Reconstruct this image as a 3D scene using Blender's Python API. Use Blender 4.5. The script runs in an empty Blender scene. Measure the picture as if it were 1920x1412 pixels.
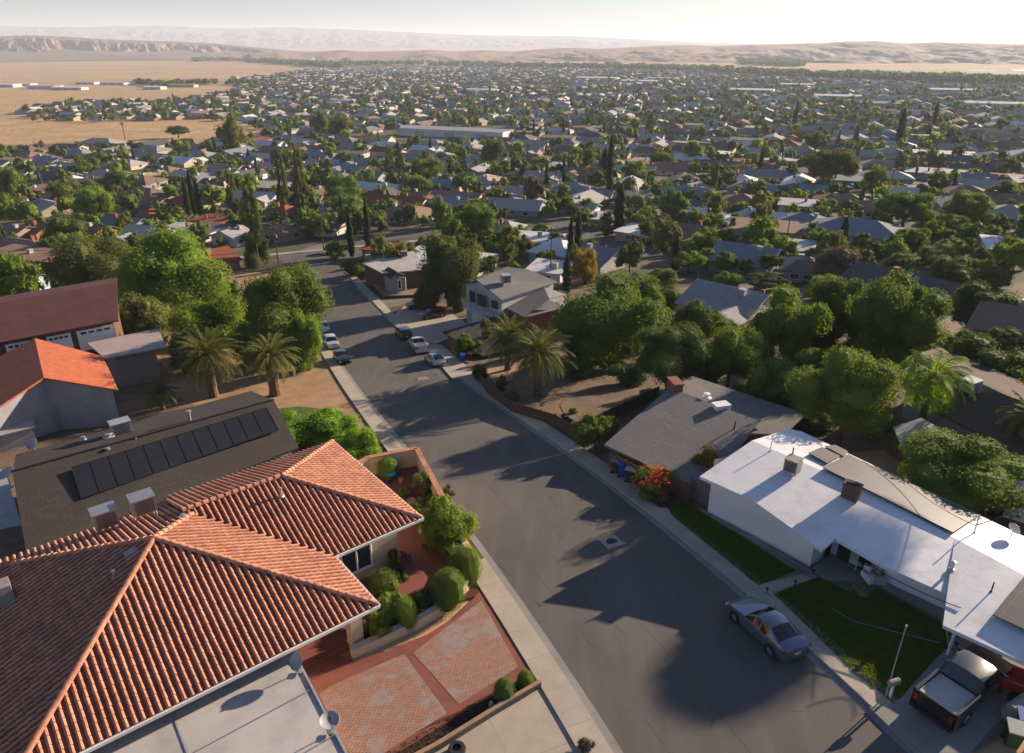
import bpy, math, random
import numpy as np
from math import sin, cos, tan, atan, atan2, radians, degrees, pi, sqrt, hypot
from mathutils import Vector, Matrix
random.seed(7); rng = np.random.default_rng(7)
C = bpy.context.scene.collection
SC = bpy.context.scene

# ------------------------------------------------------------------ camera, sky, sun, exposure
F = 960 / tan(radians(35)); PT = atan((706 - 80) / F); HC = 28.0; TH = radians(-22)
SUN_AZ, SUN_EL = 36.0, 16.0            # degrees from +X towards +Y, and above the horizon
cam = bpy.data.objects.new('camera', bpy.data.cameras.new('camera')); C.objects.link(cam)
cam.location = (0, 0, HC); cam.rotation_euler = (pi / 2 - PT, 0, 0)
cam.data.sensor_fit = 'HORIZONTAL'; cam.data.angle = radians(70)
cam.data.clip_start = 0.5; cam.data.clip_end = 90000
SC.camera = cam
world = bpy.data.worlds.new("World"); SC.world = world; world.use_nodes = True
wn = world.node_tree.nodes; wl = world.node_tree.links
sky = wn.new('ShaderNodeTexSky'); sky.sky_type = 'NISHITA'; sky.sun_disc = False
sky.sun_elevation = radians(SUN_EL); sky.sun_rotation = radians(90 - SUN_AZ)
sky.altitude = 300; sky.air_density = 1.0; sky.dust_density = 0.7; sky.ozone_density = 3.0
tint = wn.new('ShaderNodeMix'); tint.data_type = 'RGBA'; tint.blend_type = 'MULTIPLY'; tint.inputs[0].default_value = 1.0; tint.inputs[7].default_value = (.93, .96, 1.10, 1)
wl.new(sky.outputs[0], tint.inputs[6]); wl.new(tint.outputs[2], wn['Background'].inputs[0]); wn['Background'].inputs[1].default_value = 0.05
sd = bpy.data.lights.new('sun', 'SUN'); sd.energy = 5.0; sd.angle = radians(0.5); sd.color = (1.0, 0.81, 0.61)
sun = bpy.data.objects.new('sun', sd); C.objects.link(sun)
SV = Vector((cos(radians(SUN_EL)) * cos(radians(SUN_AZ)), cos(radians(SUN_EL)) * sin(radians(SUN_AZ)), sin(radians(SUN_EL))))
sun.rotation_euler = SV.to_track_quat('Z', 'Y').to_euler(); sun.location = (200, 120, 150)
SC.view_settings.view_transform = 'Standard'; SC.view_settings.look = 'None'
SC.view_settings.exposure = 1.30; SC.view_settings.gamma = 1
SC.cycles.max_bounces = 6; SC.cycles.diffuse_bounces = 3; SC.cycles.transparent_max_bounces = 8
SC.cycles.volume_bounces = 1

# ------------------------------------------------------------------ terrain: one slope profile along the street axis
KN = [(-400, 4), (-50, .6), (0, .05), (15, 0), (22, -.25), (29.5, -.95), (39.6, -2.3), (47, -3.5), (62.8, -6.5), (70, -7.9), (84, -10.4), (109, -13.8), (123, -15.4), (148, -17.5), (160, -18.4), (200, -21.5), (260, -25), (300, -27), (400, -30.5), (600, -34.5), (800, -37.5), (1200, -42), (2500, -52), (5000, -57), (60000, -60)]
KM = [0.0] + [(KN[j + 1][1] - KN[j - 1][1]) / (KN[j + 1][0] - KN[j - 1][0]) for j in range(1, len(KN) - 1)] + [0.0]
def prof(s):
    i = 0
    while i < len(KN) - 2 and s > KN[i + 1][0]: i += 1
    x0, y0 = KN[i]; x1, y1 = KN[i + 1]; h = x1 - x0; t = min(max((s - x0) / h, 0), 1)
    return (2*t**3 - 3*t*t + 1)*y0 + (t**3 - 2*t*t + t)*h*KM[i] + (-2*t**3 + 3*t*t)*y1 + (t**3 - t*t)*h*KM[i + 1]
def st(x, y): return (x * sin(TH) + y * cos(TH), x * cos(TH) - y * sin(TH))
def xy(s, t): return (s * sin(TH) + t * cos(TH), s * cos(TH) - t * sin(TH))
def terr(x, y): return prof(st(x, y)[0])
def SL(n): # slice positions along s
    return n
SS = [-300, -150, -80, -50, -30, -15] + [i * 1.5 for i in range(0, 134)] + [201 + i * 8 for i in range(0, 50)] + [601 + 40 * i for i in range(0, 50)] + [2600 + 400 * i for i in range(0, 10)] + [7000, 9000, 12000, 16000, 22000, 30000, 45000]
PS = [prof(s) for s in SS]
def zs(s): # piecewise linear height, exactly as the sheets are built
    return float(np.interp(s, SS, PS))
def zt(x, y): return zs(st(x, y)[0])
def ray(px, py):
    u = (px - 960) / F; v = (py - 706) / F
    return (u, cos(PT) - v * sin(PT), -sin(PT) - v * cos(PT))
def P(px, py, z):
    r = ray(px, py); k = (z - HC) / r[2]
    return Vector((r[0] * k, r[1] * k, z))
def G(px, py, dz=0.0):
    r = ray(px, py); lo, hi = 0.0, 1.0
    def below(k): return HC + r[2] * k < zt(r[0] * k, r[1] * k) + dz
    hi = 20.0
    while not below(hi) and hi < 60000: lo = hi; hi *= 1.25
    for _ in range(40):
        m = (lo + hi) / 2
        if below(m): hi = m
        else: lo = m
    return Vector((r[0] * hi, r[1] * hi, HC + r[2] * hi))
def proj(x, y, z):
    d = z - HC; dep = y * cos(PT) - d * sin(PT); up = y * sin(PT) + d * cos(PT)
    return (960 + F * x / dep, 706 - F * up / dep) if dep > 0.1 else (-9999, -9999)
def ST(s, t, z): x, y = xy(s, t); return Vector((x, y, z))

# ------------------------------------------------------------------ materials
def lin(c): return tuple(c[:3]) + (1.0,)
def newmat(name):
    m = bpy.data.materials.new(name); m.use_nodes = True
    nt = m.node_tree; return m, nt, nt.nodes['Principled BSDF']
def N(nt, t, **k):
    n = nt.nodes.new(t)
    for a, v in k.items():
        if a.startswith('i_'): n.inputs[a[2:].replace('_', ' ')].default_value = v
        else: setattr(n, a, v)
    return n
def mixc(nt, fac, a, b, mode='MIX'):
    m = nt.nodes.new('ShaderNodeMix'); m.data_type = 'RGBA'; m.blend_type = mode
    for i, v in ((0, fac), (6, a), (7, b)):
        if isinstance(v, (int, float)): m.inputs[i].default_value = v
        elif isinstance(v, tuple): m.inputs[i].default_value = lin(v)
        else: nt.links.new(v, m.inputs[i])
    return m.outputs[2]
def ramp(nt, src, p0, p1, c0=(0, 0, 0), c1=(1, 1, 1)):
    r = nt.nodes.new('ShaderNodeValToRGB'); e = r.color_ramp.elements
    e[0].position = p0; e[1].position = p1; e[0].color = lin(c0); e[1].color = lin(c1)
    nt.links.new(src, r.inputs[0]); return r.outputs[0]
def coord(nt, rot=0.0, scale=(1, 1, 1)):
    tc = nt.nodes.new('ShaderNodeTexCoord'); mp = nt.nodes.new('ShaderNodeMapping')
    mp.inputs['Rotation'].default_value = (0, 0, rot); mp.inputs['Scale'].default_value = scale
    nt.links.new(tc.outputs['Object'], mp.inputs['Vector']); return mp.outputs[0]
def noise(nt, vec, scale, detail=4.0, rough=.55, dist=0.0):
    n = N(nt, 'ShaderNodeTexNoise'); n.inputs['Scale'].default_value = scale; n.inputs['Detail'].default_value = detail
    n.inputs['Roughness'].default_value = rough; n.inputs['Distortion'].default_value = dist
    nt.links.new(vec, n.inputs['Vector']); return n.outputs['Fac']
def bump(nt, b, h, strength, dist=.05):
    n = nt.nodes.new('ShaderNodeBump'); n.inputs['Strength'].default_value = strength; n.inputs['Distance'].default_value = dist
    nt.links.new(h, n.inputs['Height']); nt.links.new(n.outputs[0], b.inputs['Normal'])
def M(name, c1, c2=None, scale=1.5, rough=.85, metal=0.0, spec=.3, fine=.12, bmp=0.0, rand=0.0, lo=.35, hi=.65, grain=18.0):
    """Two-tone weathered surface with a fine grain; rand varies the base colour from object to object."""
    m, nt, b = newmat(name); v = coord(nt); c2 = c2 or tuple(x * .82 for x in c1)
    col = mixc(nt, ramp(nt, noise(nt, v, scale), lo, hi), c1, c2)
    g = noise(nt, v, grain, 3)
    col = mixc(nt, fine, col, ramp(nt, g, .3, .7, (.35,)*3, (1.0,)*3), 'MULTIPLY') if fine else col
    if rand:
        oi = nt.nodes.new('ShaderNodeObjectInfo'); hs = nt.nodes.new('ShaderNodeHueSaturation')
        mr = nt.nodes.new('ShaderNodeMapRange'); mr.inputs[3].default_value = 1 - rand; mr.inputs[4].default_value = 1 + rand
        nt.links.new(oi.outputs['Random'], mr.inputs[0]); nt.links.new(mr.outputs[0], hs.inputs['Value'])
        nt.links.new(col, hs.inputs['Color']); col = hs.outputs[0]
    nt.links.new(col, b.inputs['Base Color'])
    b.inputs['Roughness'].default_value = rough; b.inputs['Metallic'].default_value = metal
    b.inputs['Specular IOR Level'].default_value = spec
    if bmp: bump(nt, b, g, bmp)
    return m
def leafmat(name, a, b_, trans=.35, rand=.22):
    m, nt, b = newmat(name); v = coord(nt)
    col = mixc(nt, ramp(nt, noise(nt, v, 2.2, 3), .35, .65), a, b_)
    oi = nt.nodes.new('ShaderNodeObjectInfo'); hs = nt.nodes.new('ShaderNodeHueSaturation')
    mr = nt.nodes.new('ShaderNodeMapRange'); mr.inputs[3].default_value = 1 - rand; mr.inputs[4].default_value = 1 + rand
    nt.links.new(oi.outputs['Random'], mr.inputs[0]); nt.links.new(mr.outputs[0], hs.inputs['Value'])
    mh = nt.nodes.new('ShaderNodeMapRange'); mh.inputs[3].default_value = .485; mh.inputs[4].default_value = .507
    wnz = nt.nodes.new('ShaderNodeTexWhiteNoise'); wnz.noise_dimensions = '1D'; nt.links.new(oi.outputs['Random'], wnz.inputs['W'])
    nt.links.new(wnz.outputs['Value'], mh.inputs[0]); nt.links.new(mh.outputs[0], hs.inputs['Hue'])
    nt.links.new(col, hs.inputs['Color']); col = hs.outputs[0]
    nt.links.new(col, b.inputs['Base Color']); b.inputs['Roughness'].default_value = .75; b.inputs['Specular IOR Level'].default_value = .08
    tr = nt.nodes.new('ShaderNodeBsdfTranslucent'); mx = nt.nodes.new('ShaderNodeMixShader'); mx.inputs[0].default_value = trans
    warm = mixc(nt, 1.0, col, (1.6, 1.5, .6), 'MULTIPLY'); nt.links.new(warm, tr.inputs[0])
    nt.links.new(b.outputs[0], mx.inputs[1]); nt.links.new(tr.outputs[0], mx.inputs[2])
    nt.links.new(mx.outputs[0], nt.nodes['Material Output'].inputs[0]); return m
def shingle(name, c1, c2, rowh=.3, rot=0.0, rand=0.0):
    m, nt, b = newmat(name); v = coord(nt, rot)
    br = N(nt, 'ShaderNodeTexBrick'); br.inputs['Scale'].default_value = 1.0; br.inputs['Brick Width'].default_value = .9
    br.inputs['Row Height'].default_value = rowh; br.inputs['Mortar Size'].default_value = .02
    br.inputs['Color1'].default_value = lin(c1); br.inputs['Color2'].default_value = lin(tuple(x * .8 for x in c1)); br.inputs['Mortar'].default_value = lin(tuple(x * .5 for x in c1))
    nt.links.new(v, br.inputs['Vector'])
    col = mixc(nt, ramp(nt, noise(nt, v, .35, 5), .38, .66), br.outputs['Color'], c2)
    g = noise(nt, v, 14, 3); col = mixc(nt, .35, col, ramp(nt, g, .3, .72, (.4,)*3, (1.15,)*3), 'MULTIPLY')
    if rand:
        oi = nt.nodes.new('ShaderNodeObjectInfo'); hs = nt.nodes.new('ShaderNodeHueSaturation')
        mr = nt.nodes.new('ShaderNodeMapRange'); mr.inputs[3].default_value = 1 - rand; mr.inputs[4].default_value = 1 + rand
        nt.links.new(oi.outputs['Random'], mr.inputs[0]); nt.links.new(mr.outputs[0], hs.inputs['Value']); nt.links.new(col, hs.inputs['Color']); col = hs.outputs[0]
    nt.links.new(col, b.inputs['Base Color']); b.inputs['Roughness'].default_value = .92; b.inputs['Specular IOR Level'].default_value = .15
    bump(nt, b, g, .35); return m
def glassmat(name, col=(.03, .04, .055), rough=.08):
    m, nt, b = newmat(name); b.inputs['Base Color'].default_value = lin(col); b.inputs['Roughness'].default_value = rough
    b.inputs['Specular IOR Level'].default_value = .7; return m
def paint(name, col, metal=.4, rough=.28):
    m, nt, b = newmat(name); v = coord(nt)
    c = mixc(nt, ramp(nt, noise(nt, v, 3), .35, .7), col, tuple(x * .86 for x in col)); nt.links.new(c, b.inputs['Base Color'])
    b.inputs['Metallic'].default_value = metal; b.inputs['Roughness'].default_value = rough; b.inputs['Coat Weight'].default_value = .6; return m

def asphalt_mat():
    m, nt, b = newmat('asphalt'); v = coord(nt, TH)
    big = ramp(nt, noise(nt, v, .12, 4, .6), .35, .68); col = mixc(nt, big, (.118, .105, .094), (.088, .080, .074))
    mp = coord(nt, TH, (1, .06, 1)); streak = ramp(nt, noise(nt, mp, .9, 4), .45, .72); col = mixc(nt, streak, col, (.132, .119, .107))
    g = noise(nt, v, 30, 3); col = mixc(nt, .4, col, ramp(nt, g, .3, .7, (.5,)*3, (1.2,)*3), 'MULTIPLY')
    vo = N(nt, 'ShaderNodeTexVoronoi', feature='DISTANCE_TO_EDGE'); vo.inputs['Scale'].default_value = .11; vo.inputs['Randomness'].default_value = .9
    w = mixc(nt, .12, v, None or N(nt, 'ShaderNodeTexNoise').outputs['Color']) ; nt.links.new(w, vo.inputs['Vector'])
    crack = ramp(nt, vo.outputs['Distance'], .0012, .0032, (0,)*3, (1,)*3)
    msk = ramp(nt, noise(nt, v, .5, 3), .50, .56); dark = mixc(nt, msk, (1.0,)*3, crack)
    col = mixc(nt, .62, col, dark, 'MULTIPLY')
    st_ = ramp(nt, noise(nt, v, 1.1, 5, .7), .62, .72); col = mixc(nt, .35, col, mixc(nt, st_, (1.0,)*3, (.5, .48, .46)), 'MULTIPLY')
    bk = N(nt, 'ShaderNodeTexBrick'); bk.offset = .5; bk.inputs['Scale'].default_value = 1.0; bk.inputs['Brick Width'].default_value = 3.05; bk.inputs['Row Height'].default_value = 37.0; bk.inputs['Mortar Size'].default_value = .02; bk.inputs['Color1'].default_value = (1, 1, 1, 1); bk.inputs['Color2'].default_value = (1, 1, 1, 1); bk.inputs['Mortar'].default_value = (.62, .60, .58, 1)
    wv = mixc(nt, .06, v, N(nt, 'ShaderNodeTexNoise').outputs['Color']); nt.links.new(wv, bk.inputs['Vector']); col = mixc(nt, ramp(nt, noise(nt, v, .3, 3), .45, .55), col, mixc(nt, 1.0, col, bk.outputs['Color'], 'MULTIPLY'))
    nt.links.new(col, b.inputs['Base Color']); b.inputs['Roughness'].default_value = .9; b.inputs['Specular IOR Level'].default_value = .25
    bump(nt, b, g, .25, .02); return m
def concrete_mat(name, c1, jw, jh, rot=0.0, off=.0):
    m, nt, b = newmat(name); v = coord(nt, rot)
    br = N(nt, 'ShaderNodeTexBrick'); br.offset = off; br.inputs['Scale'].default_value = 1.0
    br.inputs['Brick Width'].default_value = jw; br.inputs['Row Height'].default_value = jh; br.inputs['Mortar Size'].default_value = .012
    br.inputs['Color1'].default_value = lin(c1); br.inputs['Color2'].default_value = lin(tuple(x * .9 for x in c1)); br.inputs['Mortar'].default_value = lin(tuple(x * .38 for x in c1))
    nt.links.new(v, br.inputs['Vector']); col = br.outputs['Color']
    col = mixc(nt, ramp(nt, noise(nt, v, .5, 6, .65), .4, .7), col, tuple(x * .74 for x in c1))
    g = noise(nt, v, 22, 3); col = mixc(nt, .3, col, ramp(nt, g, .3, .7, (.6,)*3, (1.1,)*3), 'MULTIPLY')
    nt.links.new(col, b.inputs['Base Color']); b.inputs['Roughness'].default_value = .9; b.inputs['Specular IOR Level'].default_value = .2; return m
def paver_mat(rot):
    m, nt, b = newmat('interlocking_pavers'); v0 = coord(nt, rot)
    nz = N(nt, 'ShaderNodeTexNoise'); nz.inputs['Scale'].default_value = 3.0; nt.links.new(v0, nz.inputs['Vector'])
    v = mixc(nt, .035, v0, nz.outputs['Color'])
    br = N(nt, 'ShaderNodeTexBrick'); br.inputs['Scale'].default_value = 1.0; br.inputs['Brick Width'].default_value = .24; br.inputs['Row Height'].default_value = .115
    br.inputs['Mortar Size'].default_value = .008; br.inputs['Color1'].default_value = (.36, .195, .125, 1); br.inputs['Color2'].default_value = (.25, .15, .11, 1); br.inputs['Mortar'].default_value = (.09, .045, .032, 1); br.inputs['Mortar Size'].default_value = .012; br.inputs['Brick Width'].default_value = .23; br.inputs['Row Height'].default_value = .115
    nt.links.new(v, br.inputs['Vector'])
    col = mixc(nt, ramp(nt, noise(nt, v0, .8, 6, .65), .50, .60), br.outputs['Color'], mixc(nt, .62, br.outputs['Color'], (.25, .24, .24)))
    col = mixc(nt, ramp(nt, noise(nt, v0, 4, 3), .45, .7), col, mixc(nt, .5, col, (.33, .13, .08)))
    nt.links.new(col, b.inputs['Base Color']); b.inputs['Roughness'].default_value = .85; return m
def ground_mat():
    m, nt, b = newmat('dry_land'); v = coord(nt)
    a = ramp(nt, noise(nt, v, .004, 8, .62), .40, .62); col = mixc(nt, a, (.52, .35, .19), (.42, .30, .18))
    a2 = ramp(nt, noise(nt, coord(nt, 0, (.25, 1.6, 1)), .0011, 6, .6), .45, .6); col = mixc(nt, a2, col, (.50, .35, .19))
    sc = ramp(nt, noise(nt, v, .012, 9, .75), .55, .72); col = mixc(nt, .6, col, mixc(nt, sc, (1.0,)*3, (.50, .47, .40)), 'MULTIPLY')
    tk = ramp(nt, noise(nt, coord(nt, .5, (.05, 1.3, 1)), .006, 5, .6), .57, .60); col = mixc(nt, .4, col, mixc(nt, tk, (1.0,)*3, (.62, .58, .52)), 'MULTIPLY')
    a3 = ramp(nt, noise(nt, v, .35, 6, .65), .5, .75); col = mixc(nt, .5, col, mixc(nt, a3, (1.0,)*3, (.55, .5, .42)), 'MULTIPLY')
    g = noise(nt, v, 6, 4); col = mixc(nt, .35, col, ramp(nt, g, .3, .7, (.55,)*3, (1.1,)*3), 'MULTIPLY')
    nt.links.new(col, b.inputs['Base Color']); b.inputs['Roughness'].default_value = .95; b.inputs['Specular IOR Level'].default_value = .1; bump(nt, b, g, .4); return m
def town_mat():
    m, nt, b = newmat('town_yards'); v = coord(nt, TH)
    vo = N(nt, 'ShaderNodeTexVoronoi'); vo.inputs['Scale'].default_value = .075; nt.links.new(v, vo.inputs['Vector'])
    sep = N(nt, 'ShaderNodeSeparateColor'); nt.links.new(vo.outputs['Color'], sep.inputs[0])
    r = nt.nodes.new('ShaderNodeValToRGB'); r.color_ramp.interpolation = 'CONSTANT'; nt.links.new(sep.outputs[0], r.inputs[0])
    cols = [(0, (.20, .145, .095)), (.28, (.10, .09, .075)), (.45, (.05, .075, .025)), (.62, (.22, .20, .175)), (.78, (.26, .18, .11)), (.9, (.075, .095, .035))]
    e = r.color_ramp.elements; e[0].position = 0; e[0].color = lin(cols[0][1]); e[1].position = cols[1][0]; e[1].color = lin(cols[1][1])
    for p_, c_ in cols[2:]: x = e.new(p_); x.color = lin(c_)
    col = mixc(nt, ramp(nt, noise(nt, v, .12, 6, .65), .35, .65), r.outputs[0], mixc(nt, .6, r.outputs[0], (.16, .125, .09)))
    g = noise(nt, v, 2.5, 5); col = mixc(nt, .5, col, ramp(nt, g, .3, .7, (.5,)*3, (1.15,)*3), 'MULTIPLY')
    nt.links.new(col, b.inputs['Base Color']); b.inputs['Roughness'].default_value = .95; b.inputs['Specular IOR Level'].default_value = .1; return m
def grass_mat(name, c1, c2, c3=(.13, .12, .03)):
    m, nt, b = newmat(name); v = coord(nt)
    col = mixc(nt, ramp(nt, noise(nt, v, .8, 5, .6), .35, .65), c1, c2); col = mixc(nt, ramp(nt, noise(nt, v, .35, 4), .55, .75), col, c3)
    g = noise(nt, v, 25, 4); col = mixc(nt, .7, col, ramp(nt, g, .3, .7, (.4,)*3, (1.2,)*3), 'MULTIPLY')
    nt.links.new(col, b.inputs['Base Color']); b.inputs['Roughness'].default_value = .9; b.inputs['Specular IOR Level'].default_value = .1; bump(nt, b, g, .8, .08); return m
def solar_mat(name, c1, cell, rot, pw=1.7, ph=1.05):
    m, nt, b = newmat(name); v = coord(nt, rot)
    br = N(nt, 'ShaderNodeTexBrick'); br.offset = 0; br.inputs['Scale'].default_value = 1.0; br.inputs['Brick Width'].default_value = pw; br.inputs['Row Height'].default_value = ph
    br.inputs['Mortar Size'].default_value = .02; br.inputs['Color1'].default_value = lin(c1); br.inputs['Color2'].default_value = lin(tuple(x * 1.15 for x in c1)); br.inputs['Mortar'].default_value = lin(cell)
    nt.links.new(v, br.inputs['Vector']); nt.links.new(br.outputs['Color'], b.inputs['Base Color']); b.inputs['Roughness'].default_value = .5; b.inputs['Specular IOR Level'].default_value = .25; return m

MT = {}
MT['asphalt'] = asphalt_mat()
MT['sidewalk'] = concrete_mat('sidewalk_concrete', (.44, .375, .30), 5.0, 2.3, TH)
MT['concrete'] = concrete_mat('driveway_concrete', (.43, .365, .285), 4.0, 4.0, TH)
MT['concrete_dark'] = concrete_mat('grey_concrete', (.27, .26, .245), 3.5, 3.5, TH)
MT['ground'] = ground_mat(); MT['town'] = town_mat()
MT['lawn'] = grass_mat('lawn_grass', (.065, .120, .028), (.095, .150, .034))
MT['dirt'] = M('bare_dirt', (.40, .245, .125), (.30, .185, .10), .5, .95, fine=.4, bmp=.6, grain=5)
MT['dirt_dark'] = M('brown_dirt', (.20, .135, .085), (.13, .09, .055), .6, .95, fine=.4, bmp=.6, grain=5)
MT['redconc'] = M('red_stained_concrete', (.25, .082, .055), (.19, .062, .045), .9, .8, fine=.3)
MT['mulch'] = M('dark_mulch', (.035, .016, .013), (.055, .024, .018), 3, .95, fine=.5, bmp=.8)
MT['field'] = M('dry_grass_field', (.62, .40, .19), (.47, .31, .15), .035, .95, fine=.75, grain=.35)
MT['crop'] = M('crop_green', (.20, .22, .10), (.26, .24, .12), .01, .95, fine=.3, grain=.1)
MT['tile'] = M('clay_tile', (.60, .29, .18), (.48, .21, .13), 1.1, .75, fine=.3, bmp=.15, grain=9)
def tilevar(m):
    nt = m.node_tree; b_ = nt.nodes['Principled BSDF']; lk = b_.inputs['Base Color'].links[0]; src = lk.from_socket; v = coord(nt)
    vo = N(nt, 'ShaderNodeTexVoronoi'); vo.inputs['Scale'].default_value = 2.6; nt.links.new(v, vo.inputs['Vector']); sp = N(nt, 'ShaderNodeSeparateColor'); nt.links.new(vo.outputs['Color'], sp.inputs[0])
    c = mixc(nt, 1.0, src, ramp(nt, sp.outputs[0], .0, 1.0, (.76, .74, .74), (1.12, 1.08, 1.04)), 'MULTIPLY'); c = mixc(nt, ramp(nt, noise(nt, v, .7, 7, .7), .58, .80), c, mixc(nt, .45, c, (.22, .15, .12))); nt.links.new(c, b_.inputs['Base Color'])
tilevar(MT['tile'])
MT['tile_dark'] = M('clay_pan_tile', (.24, .085, .055), (.17, .06, .042), 1.1, .85, fine=.3)
MT['stucco'] = M('cream_stucco', (.62, .50, .35), (.55, .44, .30), .8, .9, fine=.15, bmp=.2)
MT['white'] = M('white_painted_wall', (.74, .73, .72), (.66, .65, .645), .6, .75, fine=.08)
def roofcoat():
    m, nt, b = newmat('white_roof_coating'); v = coord(nt, .885)
    br = N(nt, 'ShaderNodeTexBrick'); br.inputs['Scale'].default_value = 1.0; br.inputs['Brick Width'].default_value = 9.0; br.inputs['Row Height'].default_value = .98; br.inputs['Mortar Size'].default_value = .012
    br.inputs['Color1'].default_value = (.71, .70, .70, 1); br.inputs['Color2'].default_value = (.68, .67, .665, 1); br.inputs['Mortar'].default_value = (.60, .575, .55, 1); nt.links.new(v, br.inputs['Vector'])
    col = mixc(nt, ramp(nt, noise(nt, v, .45, 7, .7), .48, .74), br.outputs['Color'], (.50, .48, .465)); col = mixc(nt, ramp(nt, noise(nt, coord(nt, .885, (.25, 2.5, 1)), 1.0, 5, .6), .55, .8), col, (.60, .56, .52))
    nt.links.new(col, b.inputs['Base Color']); r = ramp(nt, noise(nt, v, .8, 4), .3, .7, (.28,)*3, (.5,)*3); nt.links.new(r, b.inputs['Roughness']); b.inputs['Specular IOR Level'].default_value = .5; bump(nt, b, noise(nt, v, 3, 4), .12, .05); return m
MT['whiteroof'] = roofcoat()
MT['greyflat'] = M('grey_rolled_roofing', (.48, .445, .41), (.36, .34, .315), .55, .85, fine=.22, lo=.42, hi=.72)
MT['shing_black'] = shingle('black_shingles', (.085, .072, .062), (.065, .056, .05), .3, -.675)
MT['shing_grey'] = shingle('grey_shingles', (.25, .235, .22), (.19, .18, .17), .3, .87)
MT['roof_orange'] = M('red_clay_roof', (.50, .14, .060), (.40, .105, .05), 1.4, .7, fine=.3, grain=5)
MT['roof_maroon'] = M('maroon_roof', (.115, .045, .038), (.085, .035, .032), .5, .75, fine=.25, grain=3)
MT['roof_pink'] = M('pinkish_metal_roof', (.42, .33, .30), (.37, .29, .265), .5, .6, fine=.1)
MT['solar'] = solar_mat('solar_glass', (.018, .018, .024), (.03, .03, .034), -.675)
MT['solar_light'] = solar_mat('dusty_solar_glass', (.055, .054, .056), (.11, .105, .10), .885, 1.7, 1.0)
MT['metal'] = M('galvanised_metal', (.52, .51, .50), (.42, .41, .40), 4, .42, .7, fine=.15)
MT['greymetal'] = M('grey_painted_metal', (.42, .41, .41), (.34, .33, .33), 3, .5, .2, fine=.15)
MT['coolerbox'] = M('weathered_cooler_panel', (.34, .31, .28), (.24, .21, .19), 5, .6, fine=.3)
MT['dark'] = M('dark_opening', (.012, .011, .010), (.02, .018, .016), 2, .6, fine=.1)
MT['wood'] = M('brown_fence_wood', (.15, .082, .045), (.10, .058, .034), 3, .85, fine=.4)
MT['wood_grey'] = M('grey_fence_wood', (.20, .175, .15), (.14, .12, .105), 3, .9, fine=.4)
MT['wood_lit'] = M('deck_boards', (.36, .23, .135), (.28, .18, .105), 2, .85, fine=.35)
MT['pole'] = M('creosote_pole', (.095, .062, .042), (.07, .046, .034), 3, .9, fine=.3)
MT['bark'] = M('bark', (.12, .085, .06), (.08, .058, .042), 4, .95, fine=.5, bmp=.6)
MT['palm_bark'] = M('palm_bark', (.20, .135, .085), (.12, .082, .055), 5, .95, fine=.6, bmp=1.0, grain=7)
MT['shade_wall'] = M('shade_grey_wall', (.36, .36, .37), (.29, .29, .30), .8, .85, fine=.15)  # white wall taken down to grey, its shade put into the colour
MT['brick'] = M('red_brick', (.30, .11, .065), (.24, .085, .052), 6, .9, fine=.35)
MT['brick_dark'] = M('shade_brown_brick', (.16, .095, .075), (.12, .075, .06), 6, .9, fine=.4)  # brick browned and darkened, the chimney's shade is in this colour
MT['glass'] = glassmat('window_glass'); MT['carglass'] = glassmat('car_glass', (.012, .014, .018), .04)
MT['tyre'] = M('tyre_rubber', (.018, .018, .018), (.026, .025, .024), 5, .85, fine=.2)
MT['rim'] = M('alloy_rim', (.45, .45, .46), (.36, .36, .37), 5, .3, .8, fine=.1)
MT['plastic'] = M('black_plastic', (.02, .02, .022), (.03, .03, .032), 4, .55, fine=.1)
MT['lamp_red'] = M('tail_lamp', (.28, .012, .012), (.2, .01, .01), 5, .2, fine=.05)
MT['lamp_clear'] = M('head_lamp', (.6, .6, .6), (.5, .5, .52), 5, .15, fine=.05)
MT['plate'] = M('number_plate', (.6, .6, .58), (.5, .5, .5), 5, .5, fine=.05)
MT['bin_green'] = M('green_bin_plastic', (.018, .075, .035), (.015, .06, .03), 3, .5, fine=.15)
MT['bin_blue'] = M('blue_bin_plastic', (.02, .07, .33), (.018, .06, .28), 3, .45, fine=.15)
MT['bin_grey'] = M('grey_bin_lid', (.30, .31, .28), (.25, .26, .24), 3, .5, fine=.15)
MT['cloth_white'] = M('white_cotton', (.68, .66, .70), (.55, .54, .60), 5, .9, fine=.15)
MT['skin'] = M('skin', (.36, .20, .14), (.33, .18, .125), 6, .6, fine=.05)
MT['hair'] = M('dark_hair', (.02, .012, .009), (.03, .018, .012), 9, .6, fine=.2)
MT['leaf_green'] = leafmat('leaf_green', (.098, .155, .030), (.138, .192, .038))
MT['leaf_lime'] = leafmat('leaf_lime', (.14, .26, .028), (.20, .31, .035), .42, .1)
MT['leaf_bright'] = leafmat('leaf_bright', (.125, .20, .032), (.17, .24, .038), .4, .12)
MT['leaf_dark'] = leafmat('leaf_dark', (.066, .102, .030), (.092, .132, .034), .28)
MT['leaf_olive'] = leafmat('leaf_olive', (.105, .128, .040), (.138, .158, .046), .35)
MT['leaf_cypress'] = leafmat('leaf_cypress', (.018, .034, .013), (.026, .044, .016), .15, .1)
MT['leaf_yellow'] = leafmat('leaf_yellow', (.24, .20, .03), (.30, .23, .035), .4, .08)
MT['leaf_orange'] = leafmat('leaf_orange', (.42, .20, .03), (.34, .24, .04), .4, .05)
MT['leaf_red'] = leafmat('leaf_red', (.52, .07, .028), (.60, .12, .04), .3, .05)
MT['leaf_palm'] = leafmat('leaf_palm', (.095, .115, .030), (.135, .145, .040), .3, .12)
MT['leaf_brown'] = leafmat('leaf_brown', (.13, .105, .075), (.10, .082, .06), .25)
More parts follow.
